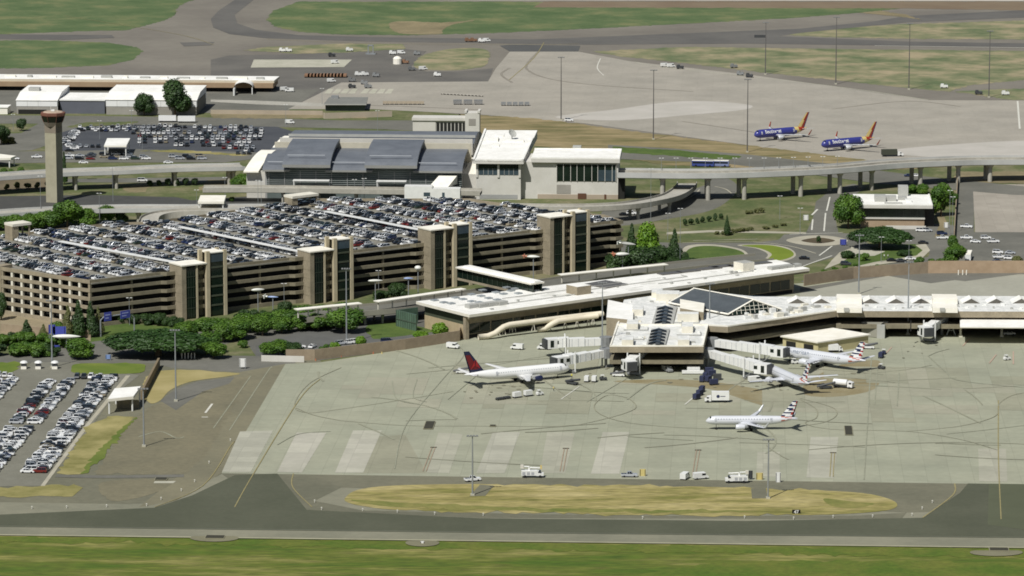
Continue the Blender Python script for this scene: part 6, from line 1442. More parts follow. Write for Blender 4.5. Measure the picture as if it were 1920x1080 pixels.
tug('black and white tug at the far right apron stand', 1888, 675, R(30))
fuel = veh('fuel_truck', 'white fuel truck under the right wing tip of the tail-on jet', 'fuel truck', 1580, 727, R(-25), [('tank', wh, lambda q: q.tube([(-3.6, 0, 2.0), (-3.4, 0, 2.0), (1.6, 0, 2.0), (1.8, 0, 2.0)], [.8, 1.15, 1.15, .8], 12)), ('cab', wh, lambda q: cabshape(q, 2.1, 4.0, 1.15, .6, 2.7, .5)), ('windshield', WIN, lambda q: q.box((3.2, 0, 1.7), (1.0, 2.34, .6))), ('chassis', dgrey_m, lambda q: q.box((0, 0, .6), (7.4, 1.6, .3)))]+wheels((-2.6, -1.4, 2.8), 1.15, .5))
van('white pickup-like tug under the nose of the tail-on jet', 1415, 716, R(20)); tug('grey tug between the two right jet bridges', 1398, 690, R(0), grey_m)
car('pickup truck', 'silver', (*P(1180, 894, .15).xy, .15), 0, 'silver pickup truck on the near apron edge beside a yellow board', None)
p = P(886, 902, .2); car('pickup truck', 'white', (p.x, p.y, .2), .4, 'white pickup truck at the foot of the near left mast', None)
def board(label, px, py, w_, h, m, legs=0, name='board', cat='board', rz=0, base=0):
    p = P(px, py, 0); t = thing(name, label, cat, tuple(p)); q = MB(); q.box((p.x, p.y, base+legs), (w_, .3, h), rz); q.build('panel', m, t)
    q = MB(); q.box((p.x-w_*.4*math.cos(rz), p.y-w_*.4*math.sin(rz), base), (.2, .3, h+legs-.1), rz); q.box((p.x+w_*.4*math.cos(rz), p.y+w_*.4*math.sin(rz), base), (.2, .3, h+legs-.1), rz); q.build('post', galv, t); return t
yb2 = mat('pale yellow board', (200, 184, 120), var=.06)
board('pale yellow upright board on the near apron edge, left one', 1205, 893, 2, 2.4, yb2); board('pale yellow upright board on the near apron edge beside the right mast', 1424, 900, 2.2, 2.4, yb2)
board('white upright stand with lamps right of the right near mast', 1459, 905, 1.6, 3.4, white_m); board('dark steel frame behind the right bucket truck', 1407, 900, 1.4, 2.6, dgrey_m, .5)
sg = board('small black sign lettered 47 in white in the bottom edge of the dry grass island', 1493, 964, 2.6, 1.2, mat('sign black', (34, 32, 28), var=0), .2, 'taxiway_sign', 'sign')
cu = bpy.data.curves.new('lettering', 'FONT'); cu.body = '47'; cu.size = 1.5; cu.offset = .03; cu.align_x = 'CENTER'; cu.extrude = .01
to = bpy.data.objects.new('tmp', cu); COL.objects.link(to); dg = bpy.context.evaluated_depsgraph_get(); me = bpy.data.meshes.new_from_object(to.evaluated_get(dg)); bpy.data.objects.remove(to, do_unlink=True)
me.materials.clear(); me.materials.append(white_m); lo = bpy.data.objects.new('lettering', me); COL.objects.link(lo); lo.parent = sg; lo.location = (0, -.19, .28); lo.rotation_euler = (PI/2, 0, 0)
board('tiny white and grey marker in the gravel patch of the foreground grass edge', 792, 1020, 1.2, .8, white_m, .1, 'marker', 'marker')
# far apron ground equipment
def trail(label, px, py, n, m, group, d=(4.5, 2.4, 2.2), step=20, name='container', rz=0, dy=0, cat='container'):
    for i in range(n):
        p = P(px+i*step, py+i*dy, .12); t = thing(name, label % nth(i), cat, (p.x, p.y, .12), rz, group)
        q = MB(); q.prism([(p.x-d[0]/2, p.y-d[1]/2), (p.x+d[0]/2, p.y-d[1]/2), (p.x+d[0]/2, p.y+d[1]/2), (p.x-d[0]/2, p.y+d[1]/2)], .7, .12+d[2]); q.build('body', m, t)
        q = MB(); q.box((p.x-d[0]*.35, p.y, .12), (.5, d[1], .6)); q.box((p.x+d[0]*.35, p.y, .12), (.5, d[1], .6)); q.build('wheels', TYR, t)
trail('silver cylindrical water trailer on the far apron, %s from the left', 858, 196, 3, chrome, 'silver trailers on the far apron', (4.8, 2.2, 2.6), 19.5, 'trailer', cat='trailer')
trail('grey ground power cart on the far apron, %s from the left in the right-hand group', 944, 198, 5, grey_m, 'grey carts on the far apron', (2.6, 2, 2), 11, 'power_cart', cat='cart')
trail('brown grey baggage trailer behind the far apron road, %s from the left', 722, 196, 9, mat('dusty tan metal', (166, 154, 134), var=.15), 'dusty trailers on the far apron', (2.4, 2, 1.9), 8.6, 'trailer', cat='trailer')
trail('pale folded cart in the far dotted row, %s from the left', 830, 177, 12, mat('pale dusty cart', (190, 184, 172), var=.1), 'small carts in the far dotted row', (2.0, 1.2, .7), 6.6, 'baggage_cart', dy=.35, cat='baggage cart')
trail('rust brown stacked dolly on the far yard asphalt, %s from the left', 576, 144, 12, mat('rust brown steel', (136, 104, 80), var=.15), 'rust brown dollies in the yard', (3, 8, 1.6), 6.3, 'dolly', cat='dolly')
for i, (x, y, k) in enumerate(sorted([(533, 170, 'v'), (543, 172, 'v'), (621, 154, 'v'), (660, 153, 'b'), (683, 158, 'g'), (672, 142, 'w'), (684, 142, 'w'), (705, 144, 'g'), (820, 143, 'w'), (760, 119, 'r'), (745, 120, 'o'), (772, 132, 'b'), (793, 131, 'v'), (655, 96, 'w'), (695, 102, 't'), (622, 106, 'd'), (628, 119, 'p'), (736, 102, 'w'), (752, 101, 'v'), (782, 103, 'g'), (530, 97, 'w'), (541, 97, 'w'), (690, 165, 'g'), (660, 165, 'd'), (1246, 125, 'v'), (1258, 126, 'v'), (1275, 129, 'd'), (1376, 127, 'g'), (1388, 141, 'g'), (1405, 145, 'd'), (1770, 165, 'w'), (1835, 177, 'd'), (1885, 178, 'w'), (912, 78, 'p'), (903, 79, 'w'), (878, 78, 'r'), (888, 78, 'r')])):
    where = 'beyond the arched terminal' if x < 860 and y > 90 else 'on the far taxiway' if y < 90 else 'on the far apron edge'
    nm = nth(i)
    M4 = {'w': white_m, 'g': grey_m, 'd': dgrey_m, 'r': MC['rust brown steel'], 'o': roof_c, 'b': mat('two tone grey', (110, 112, 112), var=.2), 't': galv}
    if k in 'vp': van('white service vehicle %s, %s small vehicle from the left' % (where, nm), x, y, R(rc.choice([0, 180, 20])), group='small far vehicles')
    elif k == 'o': 
        p = P(x, y, 0); q = MB(); lathe(q, (p.x, p.y), [(2.6, 0), (2.6, 3.4), (1.6, 4.4), (.3, 4.8)], 12); q.build('storage_tank', roof_c, base=tuple(p), label='round cream storage tank in the far yard beside the grass patch', cat='tank')
    elif k == 't':
        p = P(x, y, 0); q = MB(); q.box((p.x-1.5, p.y, 0), (.6, 1, 5.5)); q.box((p.x+1.5, p.y, 0), (.6, 1, 5.5)); q.box((p.x, p.y, 5.2), (3.6, 1, .8)); q.box((p.x, p.y, 0), (6, 3, .8)); q.build('gantry', galv, base=tuple(p), label='pale steel gantry frame in the far yard', cat='gantry')
    else:
        veh('ground_equipment', '%s equipment cart %s, %s small vehicle from the left' % ({'w': 'white', 'g': 'grey', 'd': 'dark grey', 'r': 'rust brown', 'b': 'mottled grey'}[k], where, nm), 'equipment cart', x, y, R(rc.uniform(-20, 20)), [('body', M4[k], lambda q: (q.box((0, 0, .5), (4.2, 2.1, 1.2)), q.box((-1, 0, 1.7), (1.6, 1.8, .8)))), ('mast', galv, lambda q: q.tube([(1.2, 0, 1.6), (1.2, 0, 2.9)], .12, 5))]+wheels((-1.3, 1.3), 1.05, .4), 'small far vehicles')
box_truck('dark green canvas-sided truck with a white cab behind the right blue airliner', 1672, 293, R(6), mat('dark green canvas', (62, 66, 54), var=.1), L=11, H=3.6)
for x, y, l in ((314, 229, 'long white trailer roof, left of two on the road beyond the car park'), (350, 230, 'long white trailer roof, right of two on the road beyond the car park')):
    p = P(x, y, 0); t = thing('trailer', l, 'trailer', tuple(p)); q = MB(); q.box((p.x, p.y, .9), (9.4, 2.6, 2.7)); q.build('body', wh, t); q = MB(); q.box((p.x-3.4, p.y, .05), (1.6, 2.3, .85)); q.box((p.x+3.4, p.y, .05), (1.6, 2.3, .85)); q.build('wheels', TYR, t)
van('white shuttle van on the road beyond the car park, right of the white trailers', 543, 232, 0)
def bus(label, px, py, rz, c, z=.15):
    return veh('bus', label, 'bus', px, py, rz, [('body', c, lambda q: q.box((0, 0, .4), (11, 2.5, 2.5))), ('roof', roof_c, lambda q: q.box((0, 0, 2.9), (10.8, 2.4, .25))), ('windows', WIN, lambda q: q.box((0, 0, 1.6), (10.2, 2.56, .9)))]+wheels((-3.4, 3.6), 1.26, .5), None, z)
bus('blue bus with a cream roof on the road behind the viaduct', 1318, 312, R(-8), mat('bus blue', (58, 74, 140), var=.05)); bus('second blue and white bus just right of the first behind the viaduct', 1346, 312, R(-8), mat('bus pale', (120, 130, 170), var=.05))
bus('long white shuttle bus parked right of the leafy shrubs in the right lot', 1816, 486, R(80), white_m)
# ================================================================== masts, lamps, signs
def mast(px, py, h, label, group='tall floodlight masts', r_=.32, heads=4, m=galv, base=.0):
    p = P(px, py, 0); t = thing('light_mast', label, 'light mast', tuple(p), 0, group)
    q = MB(); q.tube([(p.x, p.y, base), (p.x, p.y, h*.55), (p.x, p.y, h)], [r_, r_*.8, r_*.5], 8); q.build('pole', m, t)
    q = MB(); q.box((p.x, p.y, base), (1.3, 1.3, .8)); q.build('footing', conc_pale, t)
    for i in range(heads):
        x = p.x+(i-(heads-1)/2)*.95; q = MB(); q.box((x, p.y-.3, h-.1), (.7, .6, .45)); q.build('lamp_head', grey_m, t)
    q = MB(); q.box((p.x, p.y, h-.25), (heads*.95, .15, .15)); q.build('crossbar', dgrey_m, t)
md = mat('weathered mast', (96, 94, 92), var=.1)
for x, y, top, l in ((886, 930, 815, 'tall floodlight mast in the dry grass island, left one'), (1440, 936, 822, 'tall floodlight mast in the dry grass island, right one'), (270, 838, 727, 'tall floodlight mast on the tan asphalt left of the apron'), (330, 753, 617, 'tall floodlight mast at the dry grass wedge below the dark oval hedge'),
    (650, 645, 502, 'tall floodlight mast among the cars behind the blast wall'), (98, 690, 562, 'tall floodlight mast at the entrance of the lower left car park'), (1129, 690, 528, 'tall floodlight mast at the left gates in front of the terminal roof'), (1330, 648, 530, 'tall floodlight mast beside the pier right edge'),
    (1610, 552, 440, 'tall floodlight mast behind the concourse, left of two'), (1702, 628, 490, 'tall floodlight mast before the right wing of the concourse'), (1052, 226, 107, 'tall thin mast on the far apron edge, left of three'), (1225, 262, 131, 'tall thin mast on the far apron edge, middle of three'), (1401, 286, 148, 'tall thin mast on the far apron edge, right of three'),
    (1435, 140, 42, 'far mast with a dark crossboard beyond the blue airliners, first from the left'), (1567, 158, 32, 'far mast beyond the blue airliners, second from the left'), (1704, 168, 44, 'far mast beyond the blue airliners, third from the left'), (1854, 183, 58, 'far mast beyond the blue airliners, fourth from the left')):
    p = P(x, y, 0); s_ = FPX/(p.y*math.cos(TH)+HC*math.sin(TH)); h = (y-top)/s_/math.cos(TH)*.985
    mast(x, y, h, l, m=galv if y > 400 else md)
p = P(1435, 140, 0); q = MB(); q.box((p.x-3.5, p.y, 22), (6.5, .4, 1.6)); q.build('crossboard', dgrey_m, base=(p.x, p.y, 22), label='dark rectangular board fixed high on the first far mast', cat='board')
lampn = 0
def lamp(px, py, h, label, dbl=True, group='street lamps', z=0):
    p = P(px, py, z); t = thing('street_lamp', label, 'street lamp', (p.x, p.y, z), 0, group)
    q = MB(); q.tube([(p.x, p.y, z), (p.x, p.y, z+h)], [.13, .08], 6); q.build('pole', galv, t)
    q = MB(); 
    for s in ((-1, 1) if dbl else (1,)): q.box((p.x+s*.7, p.y, z+h-.1), (.9, .4, .2))
    q.build('lamp_head', white_m, t)
for i in range(13):
    f = i/12; px = 1240+f*330; lamp(px, 318-f*3.5+(0 if f < .6 else -(f-.6)*8), 5.5-f*.8, 'short lamp on the rear edge of the viaduct, %s from the left' % nth(i), z=13-f*.7, group='lamps along the viaduct')
for i, (x, y, h) in enumerate(sorted([(77, 420, 22), (187, 424, 15), (212, 378, 16), (490, 392, 13), (484, 390, 13), (369, 392, 9), (422, 372, 10), (665, 376, 10), (683, 378, 11), (1220, 418, 25), (1275, 495, 24), (1252, 450, 12), (1462, 412, 11), (1500, 440, 12), (1652, 492, 11), (1704, 490, 9), (1785, 462, 22), (1780, 440, 20), (187, 262, 10), (262, 274, 10), (267, 280, 10), (247, 242, 10), (454, 292, 10), (536, 238, 12), (708, 246, 11), (604, 196, 9), (25, 246, 9), (243, 610, 11), (533, 592, 13), (710, 562, 12)])):
    lamp(x, y, h, 'slender grey street lamp, %s of the landside lamps from the left' % nth(i))
blue = mat('sign blue', (66, 76, 160), var=.06)
def gantry(label, a, e, h, panels):
    A_g, E_g = P(*a, 0), P(*e, 0); t = thing('sign_gantry', label, 'road sign', tuple(A_g))
    q = MB(); q.tube([A_g, A_g+Vector((0, 0, h-1)), A_g.lerp(E_g, .08)+Vector((0, 0, h)), A_g.lerp(E_g, .85)+Vector((0, 0, h)), E_g+Vector((0, 0, h-2)), E_g], .3, 6); q.build('arch', galv, t)
    d = (E_g-A_g).normalized(); an = math.atan2(d.y, d.x)
    for f, w_, hh_ in panels:
        c = A_g.lerp(E_g, f); F = frame((c.x, c.y), an); pn = MB(); fbox(pn, F, -w_/2, w_/2, -.5, -.3, h-1.6, h-1.6+hh_); po = pn.build('panel', blue, t)
        q = MB()
        for i in range(2): fbox(q, F, -w_*.36, w_*.3-i*w_*.2, -.55, -.5, h-1.6+hh_*(.62-.36*i), h-1.6+hh_*(.62-.36*i)+hh_*.16)
        q.build('panel_marking', mat('sign marking pale', (150, 158, 210), var=0), po)
gantry('arched white sign gantry with two blue road signs in front of the garage corner', (189, 632), (252, 622), 7.6, ((.2, 3.4, 3.4), (.72, 4.6, 3)))
for x, y, w_, h, lg, l in ((98, 652, 2.6, 3.4, 5.5, 'blue road sign on posts left of the white airship-shaped sculpture'), (112, 652, 5, 3.2, 5, 'wide blue road sign beside the smaller one by the white sculpture'), (105, 664, 2.8, 1.8, 1.6, 'small blue sign below the two larger blue signs by the hedge'), (203, 676, 2, 1.6, .6, 'pale blue sign at the tip of the dark oval hedge'), (1581, 461, 2.8, 2.4, .5, 'blue square sign right of the roundabout')):
    board(l, x, y, w_, h, blue if x != 203 else mat('pale blue sign', (120, 146, 190), var=.05), lg, 'road_sign', 'road sign')
board('white rectangular information board on posts near the apron gate', 455, 692, 2.4, 3.2, white_m, .8, 'information_board', 'sign')
board('white sign with a dark figure beside the path right of the office', 1774, 428, 2, 2.4, white_m, .3, 'sign_board', 'sign')
board('round-cornered white arrow sign beside the road left of the office', 1511, 414, 2.4, 2.4, white_m, .3, 'sign_board', 'sign')
# booths at the car park entrance
for i, (x, y) in enumerate(((45, 692), (72, 692), (103, 692))):
    p = P(x, y, 0); t = thing('toll_booth', 'small white domed toll booth at the car park entrance, %s from the left' % nth(i), 'toll booth', tuple(p), 0, 'toll booths')
    q = MB(); q.box((p.x, p.y, .1), (2.0, 2.4, 1.1)); q.build('body', roof_c, t); q = MB(); q.box((p.x, p.y, 1.2), (1.8, 2.2, 1.2)); q.build('glass', dgrey_m, t); q = MB(); lathe(q, (p.x, p.y), [(1.5, 2.4), (1.2, 2.9), (.4, 3.2)], 10); q.build('dome', white_m, t)
for i in range(5):
    p = P(341+i*6, 673, 0); q = MB(); q.tube([(p.x, p.y, 0), (p.x, p.y, 2.3)], .22, 6); q.build('bollard', roof_c, base=tuple(p), label='pale bollard under the oval hedge edge, %s from the left' % nth(i), cat='bollard', group='pale bollards')
for i, x in enumerate((1797, 1805, 1812)):
    p = P(x, 516, 0); q = MB(); q.tube([(p.x, p.y, 0), (p.x, p.y, 2.2)], .25, 6); q.build('bollard', roof_c, base=tuple(p), label='cream bollard before the orange-brown wall, %s from the left' % nth(i), cat='bollard', group='cream bollards')
cone = mat('cone orange', (170, 104, 70), var=0)
for i, (x, y) in enumerate(((716, 664), (592, 677), (640, 670), (700, 664))):
    p = P(x, y, 0); q = MB(); lathe(q, (p.x, p.y), [(.35, 0), (.3, .1), (.06, 1.1)], 8); q.build('traffic_cone', cone if i else swy, base=tuple(p), label='traffic cone along the foot of the brown blast wall, %s from the left' % nth([3, 0, 1, 2][i]), cat='traffic cone')
# wing and bird shaped sculptures on poles before the garage
sc_w = mat('sculpture white', (226, 226, 216), rough=.4, var=.03); sc_b = mat('sculpture pale blue', (150, 168, 206), rough=.4, var=.03); sc_r = mat('sculpture salmon', (196, 128, 100), rough=.4, var=.03)
def blimp(label, px, py, h, Ls, rr, rz, m, tailm=None, rings=((0, .05), (.06, .45), (.2, .85), (.4, 1), (.6, .92), (.8, .6), (.94, .25), (1, .04))):
    p = P(px, py, 0); t = thing('sculpture', label, 'sculpture', tuple(p)); q = MB(); ca2, sa2 = math.cos(rz), math.sin(rz)
    rows = [[(p.x+ca2*(f-.5)*Ls-sa2*r_*rr*math.sin(2*PI*k/12), p.y+sa2*(f-.5)*Ls+ca2*r_*rr*math.sin(2*PI*k/12), h+r_*rr*.7*math.cos(2*PI*k/12)) for k in range(12)] for f, r_ in rings]
    q.grid(rows, closed=True); q.build('body', m, t, smooth=True)
    q = MB(); q.tube([(p.x, p.y, 0), (p.x, p.y, h)], .2, 6); q.build('pole', galv, t)
    if tailm:
        q = MB(); x, y = p.x-ca2*Ls*.5, p.y-sa2*Ls*.5
        q.tube([(x, y, h), (x-ca2*2, y-sa2*2, h+.4)], [.5, .1], 4); q.box((x-ca2, y-sa2, h-.5), (.3, 3.2, 1.4), rz); q.build('tail', tailm, t)
    return t
blimp('white airship-shaped sculpture beside the blue signs at the lower left', 125, 655, 5, 11, 1.2, 0, sc_w)
blimp('white round-headed sculpture with a tail, left of the first garage tower', 266, 598, 6.5, 6, 1.1, R(20), sc_w, sc_w)
blimp('cream leaf-shaped sculpture on a pole right of the first garage tower', 484, 592, 10.5, 5.5, .9, R(20), sc_w, None)
blimp('pale blue bird-like sculpture on a pole between first and second garage tower', 512, 594, 8, 4.5, .6, R(-10), sc_b, sc_w)
blimp('cream leaf-shaped sculpture right of the second garage tower', 704, 572, 10, 6, .8, R(10), sc_w, None)
blimp('pale blue wing-shaped sculpture left of the third garage tower', 766, 570, 10.5, 4, .7, R(5), sc_b, None)
blimp('upright blue and white wing sculpture left of the third garage tower', 784, 566, 14, 2.6, 1.4, R(80), sc_w, None)
blimp('salmon and white sculpture on a curved pole between third and fourth garage tower', 1000, 537, 12.5, 5.5, .9, R(-5), sc_w, sc_r)
blimp('white sculpture on a pole beyond the right end of the garage, upper one', 1178, 512, 12.5, 7, 1, R(-30), unit_grey, sc_w)
blimp('white and salmon sculpture on a pole beyond the right end of the garage, lower one', 1167, 516, 9, 6, 1.2, R(10), sc_w, sc_r)
blimp('small cream domed tent at the foot of the third garage tower', 866, 550, .6, 6, 1.3, R(5), roof_c)
# ================================================================== people
def person(label, px, py, rz, top, pants=dgrey_m):
    p = P(px, py, .2); me = bpy.data.meshes.new('person')
    V = [(0, 0, .95), (0, 0, 1.25), (0, 0, 1.45), (0, 0, 1.56), (0, .02, 1.7), (.2, 0, 1.42), (.3, .05, 1.15), (.3, .2, .95), (-.2, 0, 1.42), (-.3, .02, 1.15), (-.32, .12, .92), (.1, 0, .88), (.12, .05, .5), (.13, 0, .08), (.13, .14, .05), (-.1, 0, .88), (-.12, -.02, .5), (-.13, -.08, .08), (-.13, .06, .05)]
    E_ = [(0, 1), (1, 2), (2, 3), (3, 4), (2, 5), (5, 6), (6, 7), (2, 8), (8, 9), (9, 10), (0, 11), (11, 12), (12, 13), (13, 14), (0, 15), (15, 16), (16, 17), (17, 18)]
    rr = [.16, .15, .16, .06, .11, .07, .05, .04, .07, .05, .04, .1, .07, .05, .04, .1, .07, .05, .04]
    me.from_pydata(V, E_, []); o = bpy.data.objects.new('tmp', me); COL.objects.link(o)
    md_ = o.modifiers.new('s', 'SKIN'); 
    for i, r_ in enumerate(rr): me.skin_vertices[0].data[i].radius = (r_, r_)
    me.skin_vertices[0].data[0].use_root = True
    ss = o.modifiers.new('u', 'SUBSURF'); ss.levels = 1
    m2 = bpy.data.meshes.new_from_object(o.evaluated_get(bpy.context.evaluated_depsgraph_get())); bpy.data.objects.remove(o, do_unlink=True)
    m2.name = 'person'; m2.materials.clear()
    for x in (top, pants, mat('skin', (190, 140, 112), var=0), mat('hair dark', (40, 32, 26), var=0)): m2.materials.append(x)
    for f in m2.polygons: f.material_index = 3 if f.center.z > 1.74 else 2 if f.center.z > 1.52 or (abs(f.center.x) > .24 and f.center.z < 1.0) else 0 if f.center.z > .95 else 1
    o = bpy.data.objects.new('person', m2); COL.objects.link(o); o.location = p; o.rotation_euler = (0, 0, rz); return tag(o, label, 'person')
hv = mat('high visibility vest', (206, 200, 60), var=0)
person('person in a yellow vest standing at the nose of the red-tailed airliner', 1072, 709, R(160), hv); person('person in a pale yellow top on the apron right of the cart train', 1038, 733, R(30), mat('pale yellow shirt', (222, 206, 130), var=0))
person('person in a white shirt beside the road below the oval hedge, left of two', 1658, 484, 0, white_m); person('person in a white shirt beside the road below the oval hedge, right of two', 1665, 484, R(40), white_m)
# ================================================================== vegetation
def leafmat(name, a, b_): 
    m = mat(name, a, c2=b_, rough=.6, scale=.55); return m
LM = {'mid': leafmat('leaf mid green', (44, 78, 12), (90, 122, 30)), 'dark': leafmat('leaf dark green', (30, 54, 16), (54, 80, 28)), 'lime': leafmat('leaf lime green', (78, 116, 16), (112, 146, 30)), 'oval': leafmat('leaf clipped green', (32, 60, 14), (48, 78, 20)), 'olive': leafmat('leaf olive', (78, 84, 44), (110, 112, 62))}
bark = mat('bark', (92, 78, 60), c2=(112, 96, 74), scale=1)
rt = random.Random(5)
def crown_mesh(shape, n, seed, leaf=.5):
    """unit crown (radius 1, base at z=0, top at z=2 for round) of leaf faces on lobes"""
    r = random.Random(seed); q = MB(); lobes = []
    if shape == 'round':
        for i in range(11):
            a = r.uniform(0, 2*PI); d = r.uniform(.15, .62); z = r.uniform(.5, 1.55); lobes.append((d*math.cos(a), d*math.sin(a), z, r.uniform(.3, .5)))
        lobes.append((0, 0, 1.2, .62))
    elif shape == 'cone':
        for i in range(14): z = .15+1.75*i/13; a = r.uniform(0, 2*PI); d = .25*(1-z/2.1); lobes.append((d*math.cos(a), d*math.sin(a), z, .08+.62*(1-z/2.05)*r.uniform(.75, 1.1)))
    elif shape == 'flat':
        for i in range(90):
            a = i*2.39996; d = math.sqrt((i+.5)/90)*.9; lobes.append((d*math.cos(a), d*math.sin(a), .2+.72*math.sqrt(max(0, 1-d*d))+r.uniform(-.04, .04), r.uniform(.15, .2)))
    else:
        for i in range(9): lobes.append((r.uniform(-.6, .6), r.uniform(-.6, .6), r.uniform(.3, 1.1), r.uniform(.3, .5)))
    tot = sum(l[3]**2 for l in lobes)
    for x, y, z, rad in lobes:
        for k in range(int(n*rad*rad/tot)):
            v = Vector((r.gauss(0, 1), r.gauss(0, 1), r.gauss(0, 1))).normalized(); rr_ = rad*r.uniform(.72, 1.12); c = Vector((x, y, z))+v*rr_
            if c.z < .02: continue
            nrm = (v+Vector((r.uniform(-.7, .7), r.uniform(-.7, .7), r.uniform(-.2, .9)))).normalized(); a_ = nrm.orthogonal().normalized(); b_ = nrm.cross(a_); s = leaf*r.uniform(.6, 1.3)*.17
            ang_ = r.uniform(0, PI); e1_ = a_*math.cos(ang_)+b_*math.sin(ang_); e2_ = nrm.cross(e1_)
            q.face([c-e1_*s*1.2, c-e2_*s*.8, c+e1_*s*1.2, c+e2_*s*.8])
        # inner body so that the crown is not see-through everywhere
        rows = []
        for i in range(1, 5):
            th_ = PI*i/5; rows.append([(x+rad*.74*math.sin(th_)*math.cos(2*PI*k/7)*r.uniform(.8, 1.1), y+rad*.74*math.sin(th_)*math.sin(2*PI*k/7)*r.uniform(.8, 1.1), max(.02, z+rad*.74*math.cos(th_))) for k in range(7)])
        q.grid(rows, closed=True); q.face(rows[0]); q.face(rows[-1][::-1])
    return q
CM = {}
def crown(shape, matk, var=0, n=1500):
    key = (shape, matk, var)
    if key not in CM:
        me_o = crown_mesh(shape, n, hash((shape, var)) % 1000 if False else (ord(shape[0])*7+var*13), .36 if shape != 'flat' else .2).build('crown', LM[matk]); CM[key] = me_o.data; bpy.data.objects.remove(me_o, do_unlink=True)
    return CM[key]
def tree(px, py, wpx, hpx, shape, matk, label, name='tree', cat='tree', group=None, trunk=True, z=0.0, sy=1.0):
    p = P(px, py, z); s_ = FPX/(p.y*math.cos(TH)+HC*math.sin(TH)); g_ = {'round': 1.25, 'bush': 1.3, 'cone': 1.25, 'flat': 1.0}[shape]; W = wpx/s_/2*g_; H = hpx/s_*(1.08 if shape != 'flat' else 1)
    t = thing(name, label, cat, (p.x, p.y, z), 0, group); th_ = (H*.08 if shape != 'flat' else H*.04) if trunk else 0.0
    me = crown(shape, matk, rt.randrange(3), 16000 if shape == 'flat' else 5200)
    c = bpy.data.objects.new('crown', me); COL.objects.link(c); c.parent = t; c.location = (0, 0, th_)
    top = {'round': 1.98, 'cone': 2.1, 'flat': 1.2, 'bush': 1.5}[shape]
    c.scale = (W, W*sy, (H-th_)/top); c.rotation_euler = (0, 0, rt.uniform(0, 6.28) if sy == 1 else 0)
    if trunk:
        q = MB(); r_ = max(.12, W*.07)
        q.tube([(p.x, p.y, z-.1), (p.x+.1, p.y, z+H*.25), (p.x, p.y, z+H*.6)], [r_, r_*.75, r_*.3], 7)
        for k in range(3):
            a = k*2.1+rt.random(); q.tube([(p.x, p.y, z+H*.25), (p.x+W*.5*math.cos(a), p.y+W*.5*math.sin(a), z+H*.6)], [r_*.5, r_*.15], 5)
        q.build('trunk', bark, t)
    return t
